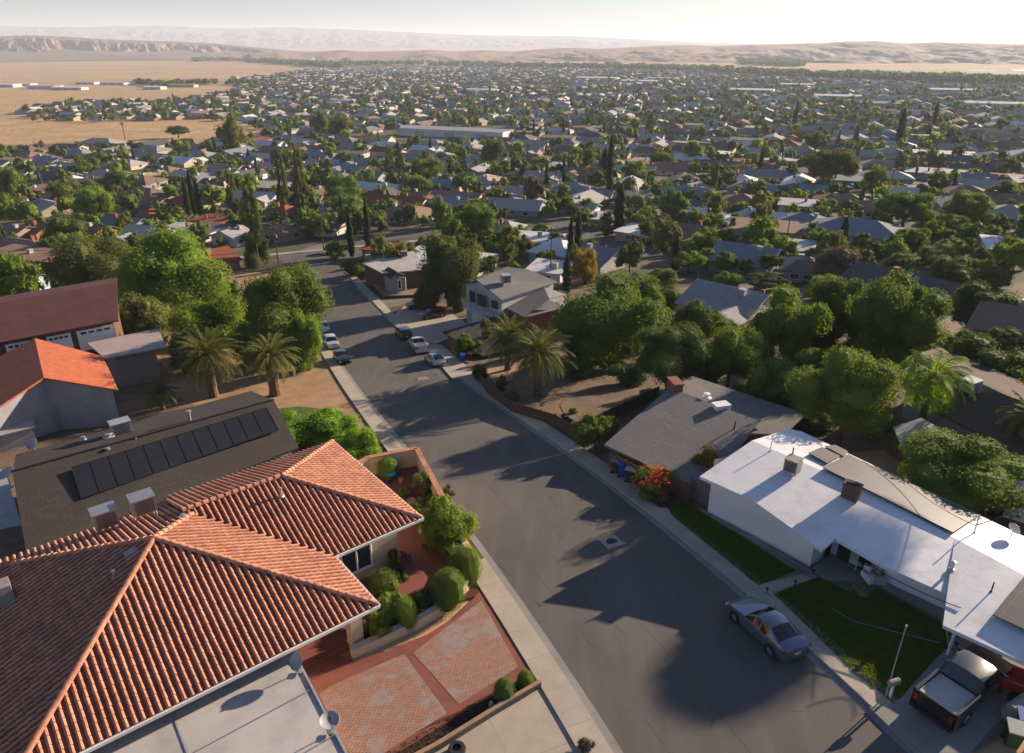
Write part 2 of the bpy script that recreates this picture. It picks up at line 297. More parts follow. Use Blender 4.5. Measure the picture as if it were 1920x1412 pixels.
# ------------------------------------------------------------------ mesh building
class MB:
    def __init__(s): s.v = []; s.f = []; s.m = []; s.smooth = False
    def add(s, vs, fs, mi=0):
        o = len(s.v); s.v += [tuple(v) for v in vs]; s.f += [tuple(i + o for i in f) for f in fs]; s.m += [mi] * len(fs)
    def poly(s, pts, mi=0): s.add(pts, [tuple(range(len(pts)))], mi)
    def box(s, c, size, rz=0.0, mi=0, ax=None):
        hx, hy, hz = size[0] / 2, size[1] / 2, size[2] / 2; cr, sr = cos(rz), sin(rz); vs = []
        for z in (-hz, hz):
            for x, y in ((-hx, -hy), (hx, -hy), (hx, hy), (-hx, hy)): vs.append((c[0] + x * cr - y * sr, c[1] + x * sr + y * cr, c[2] + z))
        s.add(vs, [(0, 3, 2, 1), (4, 5, 6, 7), (0, 1, 5, 4), (1, 2, 6, 5), (2, 3, 7, 6), (3, 0, 4, 7)], mi)
    def beam(s, a, b, w, h=None, mi=0, up=(0, 0, 1)):
        h = h or w; a = Vector(a); b = Vector(b); d = (b - a).normalized(); u = Vector(up)
        if abs(d.dot(u)) > .98: u = Vector((1, 0, 0))
        x = d.cross(u).normalized() * w / 2; y = x.cross(d).normalized() * h / 2
        vs = [p + sx * x + sy * y for p in (a, b) for sx, sy in ((-1, -1), (1, -1), (1, 1), (-1, 1))]
        s.add(vs, [(0, 1, 2, 3), (4, 7, 6, 5), (0, 4, 5, 1), (1, 5, 6, 2), (2, 6, 7, 3), (3, 7, 4, 0)], mi)
    def tube(s, pts, r, n=6, mi=0, cap=True):
        pts = [Vector(p) for p in pts]; rs = r if isinstance(r, (list, tuple)) else [r] * len(pts); o = len(s.v); prev = None
        for i, p in enumerate(pts):
            d = (pts[min(i + 1, len(pts) - 1)] - pts[max(i - 1, 0)]).normalized()
            u = Vector((0, 0, 1)) if abs(d.z) < .9 else Vector((1, 0, 0)); x = d.cross(u).normalized(); y = x.cross(d).normalized()
            if prev and x.dot(prev) < 0: x, y = -x, -y
            prev = x
            for k in range(n): a = 2 * pi * k / n; s.v.append(tuple(p + rs[i] * (cos(a) * x + sin(a) * y)))
        for i in range(len(pts) - 1):
            for k in range(n): s.f.append((o + i*n + k, o + i*n + (k+1) % n, o + (i+1)*n + (k+1) % n, o + (i+1)*n + k)); s.m.append(mi)
        if cap:
            s.f.append(tuple(o + k for k in range(n))[::-1]); s.m.append(mi); e = o + (len(pts) - 1) * n
            s.f.append(tuple(e + k for k in range(n))); s.m.append(mi)
    def lathe(s, c, prof_, n=16, mi=0, M_=None):
        o = len(s.v)
        for r, z in prof_:
            for k in range(n):
                a = 2 * pi * k / n; v = Vector((r * cos(a), r * sin(a), z)); v = (M_ @ v) if M_ is not None else v
                s.v.append((c[0] + v[0], c[1] + v[1], c[2] + v[2]))
        for i in range(len(prof_) - 1):
            for k in range(n): s.f.append((o + i*n + k, o + i*n + (k+1) % n, o + (i+1)*n + (k+1) % n, o + (i+1)*n + k)); s.m.append(mi)
    def prism(s, pts, z0, z1, mi=0):
        """pts: xy outline; z0/z1 numbers or functions of (x, y)."""
        a = sum(pts[i][0]*pts[(i+1) % len(pts)][1] - pts[(i+1) % len(pts)][0]*pts[i][1] for i in range(len(pts)))
        if a < 0: pts = pts[::-1]
        f0 = z0 if callable(z0) else (lambda x, y: z0); f1 = z1 if callable(z1) else (lambda x, y: z1); n = len(pts)
        s.add([(p[0], p[1], f0(p[0], p[1])) for p in pts] + [(p[0], p[1], f1(p[0], p[1])) for p in pts],
              [tuple(range(n))[::-1], tuple(range(n, 2*n))] + [(i, (i+1) % n, n + (i+1) % n, n + i) for i in range(n)], mi)
    def slab(s, pts, th, mi=0, mi_side=None):
        """A tilted polygon given thickness downwards."""
        pts = [Vector(p) for p in pts]; nrm = Vector((0, 0, 0)); n = len(pts)
        for i in range(n): a, b = pts[i], pts[(i+1) % n]; nrm += a.cross(b)
        if nrm.z < 0: pts = pts[::-1]
        lo = [p - Vector((0, 0, th)) for p in pts]; ms = mi if mi_side is None else mi_side
        s.add(pts + lo, [tuple(range(n))], mi); o = len(s.v) - 2 * n
        for f in [tuple(range(n, 2*n))[::-1]] + [(i, n + i, n + (i+1) % n, (i+1) % n) for i in range(n)]: s.f.append(tuple(o + k for k in f)); s.m.append(ms)
    def build(s, name, mats, parent=None, off=None, smooth=False):
        me = bpy.data.meshes.new(name)
        if off is None: off = wloc(parent) if parent else Vector((0, 0, 0))
        me.from_pydata([(v[0]-off[0], v[1]-off[1], v[2]-off[2]) for v in s.v], [], s.f)
        mats = mats if isinstance(mats, (list, tuple)) else [mats]
        for m in mats: me.materials.append(MT[m] if isinstance(m, str) else m)
        if any(s.m): me.polygons.foreach_set('material_index', s.m)
        if smooth or s.smooth: me.polygons.foreach_set('use_smooth', [True] * len(s.f))
        me.update(); o = bpy.data.objects.new(name, me); C.objects.link(o)
        if parent: o.parent = parent
        return o
def wloc(o):
    l = Vector((0, 0, 0))
    while o: l += o.location; o = o.parent
    return l
def tag(o, label=None, cat=None, group=None, kind=None):
    for k, v in (('label', label), ('category', cat), ('group', group), ('kind', kind)):
        if v: o[k] = v
    return o
def thing(name, label, cat, loc=(0, 0, 0), group=None, rz=0.0):
    o = bpy.data.objects.new(name, None); C.objects.link(o); o.location = loc; o.rotation_euler = (0, 0, rz); o.empty_display_size = .3
    return tag(o, label, cat, group)
def kids(o): return [c for c in bpy.data.objects if c.parent == o]
KIDS = {}
def copy_tree(o, tree=None):
    """tree: nested list of (object, children) recorded once per prototype."""
    c = o.copy(); C.objects.link(c)
    for ch, sub in (tree or []):
        k = copy_tree(ch, sub); k.parent = c
    return c
def record(o): return [(c, record(c)) for c in o.children]
def setmat(o, slot, m):
    o.material_slots[slot].link = 'OBJECT'; o.material_slots[slot].material = MT[m] if isinstance(m, str) else m

# sheets that follow the slope exactly (clipped at the same s positions as the ground)
def clip(poly, k, sgn, lim):
    out = []
    for i in range(len(poly)):
        a, b = poly[i], poly[(i + 1) % len(poly)]; da = (a[k] - lim) * sgn; db = (b[k] - lim) * sgn
        if da >= 0: out.append(a)
        if (da >= 0) != (db >= 0): t = da / (da - db); out.append((a[0] + t*(b[0]-a[0]), a[1] + t*(b[1]-a[1])))
    return out
def sheet(name, poly, dz, mat, skirt=0.0, kind='structure', is_st=False, label=None, parent=None):
    """poly: list of photo pixels (or s,t pairs) on the ground."""
    pts = poly if is_st else [st(*G(*p, dz)[:2]) for p in poly]
    mb = MB(); s0 = min(p[0] for p in pts); s1 = max(p[0] for p in pts)
    for i in range(len(SS) - 1):
        if SS[i+1] <= s0 or SS[i] >= s1: continue
        q = clip(clip(pts, 0, 1, SS[i]), 0, -1, SS[i+1])
        if len(q) >= 3:
            w = [ST(s, t, zs(s) + dz) for s, t in q]
            n = sum(((w[j].x * w[(j+1) % len(w)].y) - (w[(j+1) % len(w)].x * w[j].y)) for j in range(len(w)))
            mb.poly(w if n > 0 else w[::-1])
    if skirt:
        n = len(pts)
        for i in range(n):
            a, b = pts[i], pts[(i+1) % n]; cuts = sorted({0.0, 1.0} | {(s - a[0]) / (b[0] - a[0]) for s in SS if abs(b[0]-a[0]) > 1e-6 and 0 < (s - a[0]) / (b[0] - a[0]) < 1})
            for t0, t1 in zip(cuts[:-1], cuts[1:]):
                p = [(a[0]+t*(b[0]-a[0]), a[1]+t*(b[1]-a[1])) for t in (t0, t1)]
                w = [ST(*p[0], zs(p[0][0]) + dz), ST(*p[1], zs(p[1][0]) + dz)]; mb.poly([w[0], w[1], w[1] - Vector((0, 0, skirt)), w[0] - Vector((0, 0, skirt))])
    o = mb.build(name, mat, parent)
    if kind and not parent: o['kind'] = kind
    if label: o['label'] = label
    return o

def offset_poly(pts, d):
    """Move every edge of an outline inwards by d."""
    n = len(pts); a = sum(pts[i][0]*pts[(i+1) % n][1] - pts[(i+1) % n][0]*pts[i][1] for i in range(n)); sg = 1 if a > 0 else -1; out = []
    for i in range(n):
        p0, p1, p2 = Vector(pts[i-1][:2]), Vector(pts[i][:2]), Vector(pts[(i+1) % n][:2])
        e1 = (p1 - p0).normalized(); e2 = (p2 - p1).normalized(); n1 = Vector((-e1.y, e1.x)) * sg; n2 = Vector((-e2.y, e2.x)) * sg
        den = 1 + n1.dot(n2); out.append(tuple(p1 + (n1 + n2) * d / max(den, .35)))
    return out
def plane_z(poly):
    p = [Vector(v) for v in poly]; n = Vector((0, 0, 0))
    for i in range(len(p)): n += p[i].cross(p[(i+1) % len(p)])
    c = sum(p, Vector((0, 0, 0))) / len(p)
    return lambda x, y: c.z - (n.x * (x - c.x) + n.y * (y - c.y)) / (n.z or 1e-6)
def inside(x, y, poly):
    r = False; n = len(poly)
    for i in range(n):
        a, b = poly[i], poly[i-1]
        if (a[1] > y) != (b[1] > y) and x < (b[0]-a[0]) * (y-a[1]) / (b[1]-a[1]) + a[0]: r = not r
    return r
def roof_z(polys, x, y):
    hs = [plane_z(p)(x, y) for p in polys if inside(x, y, p)]
    if hs: return max(hs)
    best = min(polys, key=lambda p: (sum(v[0] for v in p)/len(p) - x)**2 + (sum(v[1] for v in p)/len(p) - y)**2); return plane_z(best)(x, y)
def walls(mb, foot, polys, zfloor, drop=.2, mi=0, step=1.2):
    """Vertical walls from zfloor up to just under the roof planes, sampled so that gables follow the roof."""
    n = len(foot)
    for i in range(n):
        a, b = Vector(foot[i][:2]), Vector(foot[(i+1) % n][:2]); k = max(1, int((b-a).length / step)); prev = None
        for j in range(k + 1):
            p = a.lerp(b, j / k); z = max(roof_z(polys, p.x, p.y) - drop, zfloor + .3); f = zfloor(p.x, p.y) if callable(zfloor) else zfloor
            cur = ((p.x, p.y, f), (p.x, p.y, z))
            if prev: mb.poly([prev[0], cur[0], cur[1], prev[1]], mi)
            prev = cur

# ------------------------------------------------------------------ leaves
def leaf_cloud(centers, radii, n, size, squash=1.0, seed=0, shell=.35, up=.08):
    """n leaf quads spread over the outer shell of many clumps; returns vertex array (n*4,3)."""
    r = np.random.default_rng(seed); centers = np.array(centers, float); radii = np.array(radii, float)
    w = radii**2; idx = r.choice(len(centers), n, p=w / w.sum()); d = r.normal(size=(n, 3)); d[:, 2] += up; d /= np.linalg.norm(d, axis=1)[:, None]
    rad = radii[idx] * (1 - shell * r.random(n)**1.7 + .12 * r.random(n)); p = centers[idx] + d * rad[:, None] * np.array([1, 1, squash])
    nrm = d + r.normal(size=(n, 3)) * .55; nrm /= np.linalg.norm(nrm, axis=1)[:, None]
    t = np.cross(nrm, r.normal(size=(n, 3))); t /= np.linalg.norm(t, axis=1)[:, None]; b = np.cross(nrm, t)
    sz = size * (.6 + .8 * r.random(n)); t *= sz[:, None]; b *= (sz * .55)[:, None]
    return np.stack([p - t, p - b * .9, p + t, p + b], 1).reshape(-1, 3)
def cube_sphere(k):
    out = []
    for ax in range(3):
        for sg in (-1, 1):
            for i in range(k):
                for j in range(k):
                    q = []
                    for di, dj in ((0, 0), (1, 0), (1, 1), (0, 1)):
                        v = np.zeros(3); v[ax] = sg; v[(ax+1) % 3] = -1 + 2*(i+di)/k; v[(ax+2) % 3] = -1 + 2*(j+dj)/k; q.append(v / np.linalg.norm(v))
                    out += q if sg > 0 else q[::-1]
    return np.array(out)
CS2, CS3 = cube_sphere(2), cube_sphere(3)
def cores(c, R, k=.82, base=None, seed=0):
    r = np.random.default_rng(seed); cs = CS2 if base is None else base; out = []
    for p, q in zip(c, R):
        v = cs * (1 + .0 * r.random()); n = np.sin(v @ r.normal(size=(3, 3)) * 2.6).sum(1, keepdims=True) * .10; out.append(np.array(p) + v * (1 + n) * q * k)
    return np.concatenate(out)
def col_core(c, R):
    out = []
    for (p, q, p2, q2) in zip(c[:-1], R[:-1], c[1:], R[1:]):
        for k in range(8): a0, a1 = k*pi/4, (k+1)*pi/4; out += [(p[0]+q*.88*cos(a0), p[1]+q*.88*sin(a0), p[2]), (p[0]+q*.88*cos(a1), p[1]+q*.88*sin(a1), p[2]), (p2[0]+q2*.88*cos(a1), p2[1]+q2*.88*sin(a1), p2[2]), (p2[0]+q2*.88*cos(a0), p2[1]+q2*.88*sin(a0), p2[2])]
    return np.array(out)
def quads_mesh(name, V, mats):
    n = len(V) // 4; me = bpy.data.meshes.new(name); me.vertices.add(len(V)); me.vertices.foreach_set('co', V.astype(np.float32).ravel())
    me.loops.add(n * 4); me.loops.foreach_set('vertex_index', np.arange(n * 4, dtype=np.int32)); me.polygons.add(n)
    me.polygons.foreach_set('loop_start', np.arange(n, dtype=np.int32) * 4); me.polygons.foreach_set('loop_total', np.full(n, 4, dtype=np.int32))
    for m in mats: me.materials.append(MT[m] if isinstance(m, str) else m)
    me.update(calc_edges=True); return me
def crown_blobs(kind, seed):
    r = np.random.default_rng(seed)
    if kind in ('round', 'far'):
        k = 42 if kind == 'round' else 10; c = []; R = []
        for _ in range(k):
            d = r.normal(size=3); d[2] = d[2] * .9 - .02; d /= np.linalg.norm(d); q = .28 + .54 * r.random()
            c.append(d * q); R.append((.17 + .25 * r.random()) * (1.0 if kind == 'round' else 1.35))
        return c, R
    if kind == 'ball': return [(0, 0, 0), (0, 0, .25), (.1, .05, -.3)], [.98, .78, .8]
    if kind == 'tall':
        c = []; R = []
        for _ in range(34):
            z = r.uniform(-.85, .85); a = r.uniform(0, 2*pi); q = (.62 * sqrt(max(0, 1 - (abs(z) - .1)**2))) * r.uniform(.3, 1); c.append((q*cos(a), q*sin(a), z)); R.append(.16 + .14 * r.random())
        return c, R
    if kind == 'spread':
        c = []; R = []
        for _ in range(34):
            a = r.uniform(0, 2*pi); q = sqrt(r.random()) * .78; c.append((q*cos(a), q*sin(a), .45 * sqrt(1 - q*q) * r.uniform(-.5, 1.3))); R.append(.18 + .13 * r.random())
        return c, R
    if kind == 'column':
        c = []; R = []
        for i in range(26):
            z = -1 + 2 * (i + .5) / 26; w = .85 * (min(1, (z + 1.3) * 1.6)) * (max(0.04, 1 - max(0, z)**1.7) ** .8); a = r.uniform(0, 2*pi)
            c.append((w * .18 * cos(a), w * .18 * sin(a), z)); R.append(w)
        return c, R
    if kind == 'pine':
        c = []; R = []
        for i in range(30):
            z = -1 + 2 * (i + .5) / 30; w = .75 * (1 - .8 * (z + 1) / 2) + .08; a = r.uniform(0, 2*pi)
            c.append((w * .72 * cos(a), w * .72 * sin(a), z * .95)); R.append(.10 + .26 * w * r.random())
        return c, R
CROWNS = {}
def crown_mesh(kind, res, mat, var):
    key = (kind, res, mat, var)
    if key in CROWNS: return CROWNS[key]
    seed = hash((kind, res)) % 1000 if False else (sum(map(ord, kind)) * 7 + res * 3 + var * 101)
    c, R = crown_blobs(kind, seed); n, sz = {0: (240, .125), 1: (1300, .068), 2: (4800, .046), 3: (14000, .031), 4: (30000, .023)}[res]
    sq = 1.0
    if kind in ('column', 'pine'): sz *= .8
    if kind == 'column': sq = .14
    if kind == 'ball': sz *= .8
    V = np.concatenate([leaf_cloud(c, R, n, sz, sq, seed), cores(c, R, .70 if kind != 'ball' else .85, None if res < 3 else CS3, seed) if kind != 'column' else col_core(c, R)])
    if kind in ('column', 'pine', 'tall'):
        pass
    CROWNS[key] = quads_mesh('crown', V, [mat]); return CROWNS[key]
TRUNKS = {}
def trunk_mesh(kind, var):
    key = (kind, var)
    if key in TRUNKS: return TRUNKS[key]
    r = random.Random(var * 13 + len(kind)); mb = MB(); w = .055
    if kind in ('column', 'pine', 'tall'):
        mb.tube([(0, 0, -.4), (0, 0, 0), (.01, 0, 1.0), (0, .01, 1.9)], [w*1.4, w*1.2, w*.8, .01], 7)
    else:
        mb.tube([(0, 0, -.4), (0, 0, 0), (.02, .01, .35), (.0, .02, .62)], [w*1.6, w*1.3, w, w*.8], 7)
        for k in range(6):
            a = k * 1.05 + r.random(); e = (.55*cos(a), .55*sin(a), 1.05 + .5*r.random()); m = (.22*cos(a), .22*sin(a), .78 + .1*r.random())
            mb.tube([(0, .02, .55), m, e], [w*.6, w*.4, .008], 5)
            for j in range(2):
                q = Vector(m).lerp(Vector(e), .4 + .25*j); mb.tube([q, q + Vector((r.uniform(-.3, .3), r.uniform(-.3, .3), .25))], [w*.25, .005], 4)
    o = mb.build('trunk_mesh', 'bark'); me = o.data; bpy.data.objects.remove(o); TRUNKS[key] = me; return me
TREES = []          # (x, y, r) of everything planted, for spacing
def plant(pos, Rx, Hz, kind, mat, label, cat='tree', name='tree', group=None, res=2, zc=1.12, parts=True, single=False, sink=0.0):
    """pos: ground point. Crown is Rx wide (radius) and 2*Hz tall, its centre at zc*Hz above ground."""
    var = random.randrange(3 if res < 3 else 2)
    if single:
        key = ('one', kind, res, mat, var)
        if key not in CROWNS:
            c, R = crown_blobs(kind, var * 31 + 5); n, sz = {0: (260, .115), 1: (1700, .062)}[res]
            V = np.concatenate([leaf_cloud(c, R, n, sz, .14 if kind == 'column' else 1, var + 40), cores(c, R, .66, None, var) if kind != 'column' else col_core(c, R)]); V[:, 2] += zc; tb = MB(); tb.tube([(0, 0, -.3), (0, 0, zc)], [.06, .03], 5)
            tv = np.array(tb.v); tq = np.array([i for f in tb.f if len(f) == 4 for i in f]); V2 = np.concatenate([V, tv[tq]])
            me = quads_mesh(name, V2, [mat, 'bark']); nq = len(tq) // 4; mi = np.zeros(len(V2) // 4, dtype=np.int32); mi[-nq:] = 1; me.polygons.foreach_set('material_index', mi); CROWNS[key] = me
        o = bpy.data.objects.new(name, CROWNS[key]); C.objects.link(o); o.location = pos; o.scale = (Rx, Rx, Hz); o.rotation_euler = (0, 0, random.uniform(0, 6.28)); tag(o, label, cat, group); TREES.append((pos[0], pos[1], Rx)); return o
    root = thing(name, label, cat, pos, group, random.uniform(0, 6.28)); root.scale = (Rx, Rx, Hz)
    cr = bpy.data.objects.new('crown', crown_mesh(kind, res, mat, var)); C.objects.link(cr); cr.parent = root; cr.location = (0, 0, zc - sink)
    if parts:
        tr = bpy.data.objects.new('trunk', trunk_mesh(kind, var)); C.objects.link(tr); tr.parent = root
        if kind in ('round', 'spread'): tr.scale = (1, 1, zc / 1.12)
    TREES.append((pos[0], pos[1], Rx)); return root
def tree_px(cx, cy, rx, ry, kind, mat, label, res=2, trunk=-.04, **k):
    """Crown seen in the photo centred at (cx, cy) with half sizes rx, ry pixels; finds where it stands on the slope."""
    dz = 4.0; trunk = .4 if (res == 4 and trunk == -.04) else trunk
    for _ in range(12):
        p = G(cx, cy, dz); dist = sqrt(p.x**2 + p.y**2 + (p.z - HC)**2); dep = atan2(HC - p.z, hypot(p.x, p.y)); Rx = rx * dist / F
        Hz = max(.3, sqrt(max(0.01, (ry * dist / F)**2 - (Rx * sin(dep))**2)) / cos(dep)) if ry * dist / F > Rx * sin(dep) * 1.05 else ry * dist / F * .5
        Hz = max(Hz, .45 * Rx) if kind != 'spread' else max(Hz, .35 * Rx); dz = Hz * (1 + trunk)
    return plant((p.x, p.y, zt(p.x, p.y)), Rx, Hz, kind, mat, label, res=res, zc=1 + trunk, **k)

# ------------------------------------------------------------------ palms
def frond(mb, base, az, el, L, droop, w, n=9, leaf=True, seed=0):
    r = random.Random(seed); pts = []; p = Vector(base); a = el; pr = p.copy()
    for i in range(n + 1):
        pts.append(p.copy()); d = Vector((cos(a) * cos(az), cos(a) * sin(az), sin(a))); p = p + d * (L / n); a -= droop / n * (0.6 + .9 * i / n)
    mb.tube(pts, [.035 * (1 - .85 * i / n) for i in range(n + 1)], 4, 1)
    for i in range(1, n + 1):
        for h in (0.0, .34, .67):
            if i == n and h > 0: break
            q = pts[i].lerp(pts[min(i+1, n)], h); t = (pts[min(i+1, n)] - pts[i-1]).normalized(); side = t.cross(Vector((0, 0, 1)))
            if side.length < .1: side = Vector((1, 0, 0))
            side.normalize(); f = sin(pi * min(1, (i + h) / n * .93 + .07)) ** .6
            for sg in (-1, 1):
                ll = w * f * r.uniform(.85, 1.1); e = q + side * sg * ll * .78 + t * ll * .5 + Vector((0, 0, -ll * r.uniform(.15, .45))); wd = t * .045
                mb.add([q - wd, q + wd, e + wd * .35, e - wd * .35], [(0, 1, 2, 3)], 0)
def make_palm(label, pos, H, L, nf=46, trunk_r=.38, skirt=True, group=None, mat='leaf_palm', w=.55, droop=2.0, name='palm_tree', seed=1):
    r = random.Random(seed); root = thing(name, label, 'palm', pos, group); t = MB()
    k = 9; t.tube([(0, 0, -.6)] + [(0, 0, H * i / k) for i in range(k + 1)], [trunk_r*1.25, trunk_r*1.2] + [trunk_r * (1.0 + .10 * (i % 2)) for i in range(1, k)] + [trunk_r * 1.35], 10)
    t.build('trunk', 'palm_bark', root, off=(0, 0, 0)); f = MB()
    for i in range(nf):
        u = (i + .5) / nf; az = i * 2.39996; el = radians(82 - 115 * u ** .85) + r.uniform(-.08, .08)
        frond(f, (cos(az)*.12, sin(az)*.12, H + .1), az, el, L * r.uniform(.85, 1.08) * (.8 + .2 * sin(pi * u)), droop * r.uniform(.5, .95), w, seed=seed * 100 + i)
    f.build('fronds', [mat, 'leaf_olive'], root, off=(0, 0, 0))
    if skirt:
        d = MB()
        for i in range(14):
            az = i * 2.39996 + .5; frond(d, (cos(az)*.2, sin(az)*.2, H - .1), az, radians(-20), L * .6, 1.2, w * .6, n=6, seed=i)
        d.build('dead_fronds', ['leaf_brown', 'palm_bark'], root, off=(0, 0, 0))
    TREES.append((pos[0], pos[1], L * .8)); return root
# ------------------------------------------------------------------ vehicles
# stations: x, half width, floor z, belt z, top z, top half width, cabin flag (glass above belt)
CARS = {
 'sedan': dict(L=4.65, wb=(1.38, -1.36), r=.33, st=[(2.32,.62,.30,.50,.52,.5,0),(2.22,.80,.20,.62,.66,.62,0),(1.75,.88,.18,.76,.82,.72,0),(1.0,.90,.18,.88,.95,.76,0),(.72,.90,.18,.92,.98,.74,1),(.02,.91,.18,.93,1.38,.60,1),(-.45,.91,.18,.94,1.44,.62,1),(-1.0,.90,.18,.95,1.40,.60,1),(-1.72,.88,.18,.98,1.10,.66,0),(-2.12,.84,.20,.97,1.04,.68,0),(-2.30,.72,.32,.84,.90,.6,0)]),
 'suv': dict(L=4.7, wb=(1.4, -1.38), r=.37, st=[(2.33,.70,.36,.66,.70,.55,0),(2.22,.84,.26,.84,.90,.66,0),(1.7,.92,.24,.98,1.03,.76,0),(1.1,.93,.24,1.04,1.08,.78,1),(.5,.93,.24,1.06,1.60,.66,1),(0,.93,.24,1.06,1.68,.68,1),(-1.2,.93,.24,1.08,1.66,.68,1),(-1.95,.91,.26,1.08,1.56,.64,1),(-2.22,.88,.28,1.05,1.12,.70,0),(-2.33,.78,.36,.92,.96,.66,0)]),
 'hatch': dict(L=4.35, wb=(1.3, -1.25), r=.33, st=[(2.15,.62,.32,.55,.57,.5,0),(2.05,.80,.22,.68,.73,.62,0),(1.6,.87,.2,.82,.88,.7,0),(.98,.89,.2,.92,.96,.74,1),(.25,.9,.2,.94,1.42,.6,1),(-.3,.9,.2,.95,1.49,.62,1),(-1.1,.9,.2,.97,1.46,.6,1),(-1.85,.88,.22,1.0,1.22,.6,1),(-2.08,.84,.26,.96,1.02,.66,0),(-2.18,.72,.36,.8,.84,.6,0)]),
 'pickup': dict(L=5.6, wb=(1.75, -1.65), r=.40, st=[(2.78,.76,.42,.80,.84,.6,0),(2.68,.92,.32,.98,1.04,.75,0),(2.1,.97,.3,1.10,1.16,.84,0),(1.45,.97,.3,1.16,1.22,.84,1),(.95,.97,.3,1.17,1.74,.70,1),(.4,.97,.3,1.17,1.83,.74,1),(-.45,.97,.3,1.18,1.81,.74,1),(-.80,.97,.3,1.18,1.24,.78,0)]),
}
def car_mesh(kind, paintmat, root):
    d = CARS[kind]; body = MB(); gl = MB(); st_ = d['st']
    def ring(s):
        x, w, zb, zm, zt_, wt, cab = s; mid = (zb + zm) / 2
        R = [(w*.86, zb), (w*.985, zb + .10), (w, mid), (w*.985, zm - .10), (w*.94, zm), (wt + (.05 if cab else .1), zm + (zt_ - zm)*(.86 if cab else .5)), (wt*.80, zt_ - .015), (0.0, zt_ + .02)]
        return [Vector((x, -y, z)) for y, z in R] + [Vector((x, y, z)) for y, z in R[-2::-1]]
    rings = [ring(s) for s in st_]; n = len(rings[0])
    for i in range(len(rings) - 1):
        a, b = rings[i], rings[i+1]; ca, cb = st_[i][6], st_[i+1][6]; steep = abs(st_[i][4] - st_[i+1][4]) > .17 and (ca or cb)
        for k in range(n - 1):
            q = [a[k], a[k+1], b[k+1], b[k]]; side = k in (4, 9); top = k in (5, 6, 7, 8)
            g = (side and (ca and cb)) or (top and steep)
            if g:
                gl.poly(q)
                if side: body.beam(b[k], b[k+1], .07, .05); body.beam(a[k], a[k+1], .07, .05)
                if top and k in (5, 8): e_ = 5 if k == 5 else 9; body.beam(a[e_], b[e_], .08, .05)
                continue
            body.poly(q)
        body.poly([a[0], b[0], b[-1], a[-1]])
    body.poly(rings[0]); body.poly(rings[-1][::-1])
    if kind == 'pickup':
        for sy in (-1, 1):
            body.box((-1.80, sy * .90, .80), (2.02, .14, .96))
        body.box((-1.80, 0, .56), (2.0, 1.68, .14)); body.box((-2.77, 0, .80), (.08, 1.94, .96)); body.box((-2.80, 0, .42), (.22, 1.9, .2))
    bo = body.build('body', paintmat, root, off=(0, 0, 0)); gl.build('window', 'carglass', root, off=(0, 0, 0))
    bo.data.validate(); import bmesh; bm_ = bmesh.new(); bm_.from_mesh(bo.data); bmesh.ops.remove_doubles(bm_, verts=bm_.verts, dist=.002); bmesh.ops.recalc_face_normals(bm_, faces=bm_.faces); bm_.to_mesh(bo.data); bm_.free()
    bo.data.polygons.foreach_set('use_smooth', [True] * len(bo.data.polygons)); bo.data.set_sharp_from_angle(angle=radians(38))
    for x in d['wb']:
        for sy in (-1, 1):
            w = MB(); r = d['r']; yy = sy * (max(s[1] for s in st_) - .09); Mx = Matrix.Rotation(pi/2, 3, 'X')
            w.lathe((x, yy, r), [(r*.60, -.11), (r*.95, -.115), (r, -.08), (r, .08), (r*.95, .115), (r*.60, .11)], 20, 0, Mx); wo = w.build('wheel', 'tyre', root, off=(0, 0, 0))
            m = MB(); m.lathe((x, yy, r), [(0, .10*1), (r*.2, .105), (r*.60, .09), (r*.60, -.09), (r*.2, -.105), (0, -.1)], 20, 0, Mx)
            for k in range(5):
                a = k * 2*pi/5; m.beam((x, yy + sy*.107, r), (x + cos(a)*r*.58, yy + sy*.107, r + sin(a)*r*.58), .06, .02)
            m.build('rim', 'rim', wo, off=(0, 0, 0))
            ar = MB(); ar.lathe((x, yy + sy*.075, r), [(r*1.0, .0), (r*1.17, .0), (r*1.17, sy*-.03)], 20, 0, Mx); ar.build('wheel_arch', 'plastic', root, off=(0, 0, 0))
    xf = st_[1][0]; wf = st_[1][1]; zf = (st_[1][2] + st_[1][3]) / 2 + .1; xr = -d['L']/2 + (.10 if kind != 'pickup' else -.03); wr = .84 if kind != 'pickup' else .93; zr = .80 if kind != 'pickup' else .95
    for sy in (-1, 1):
        m = MB(); m.box((xf + .02, sy * (wf - .14), zf + .02), (.16, .26, .13)); m.build('headlight', 'lamp_clear', root, off=(0, 0, 0))
        m = MB(); m.box((xr + .02, sy * (wr - .14), zr), (.14, .30 if kind != 'pickup' else .16, .13 if kind != 'pickup' else .34)); m.build('tail_light', 'lamp_red', root, off=(0, 0, 0))
        m = MB(); xm = [s for s in st_ if s[6]][0][0] - .12; m.box((xm, sy * (.93 if kind != 'pickup' else 1.03), CARS[kind]['st'][4][3] + .08), (.12, .2, .13)); m.build('wing_mirror', paintmat, root, off=(0, 0, 0))
    m = MB(); m.box((-d['L']/2 + .03, 0, .62 if kind != 'pickup' else .7), (.05, .34, .14)); m.build('number_plate', 'plate', root, off=(0, 0, 0))
CARP = {}
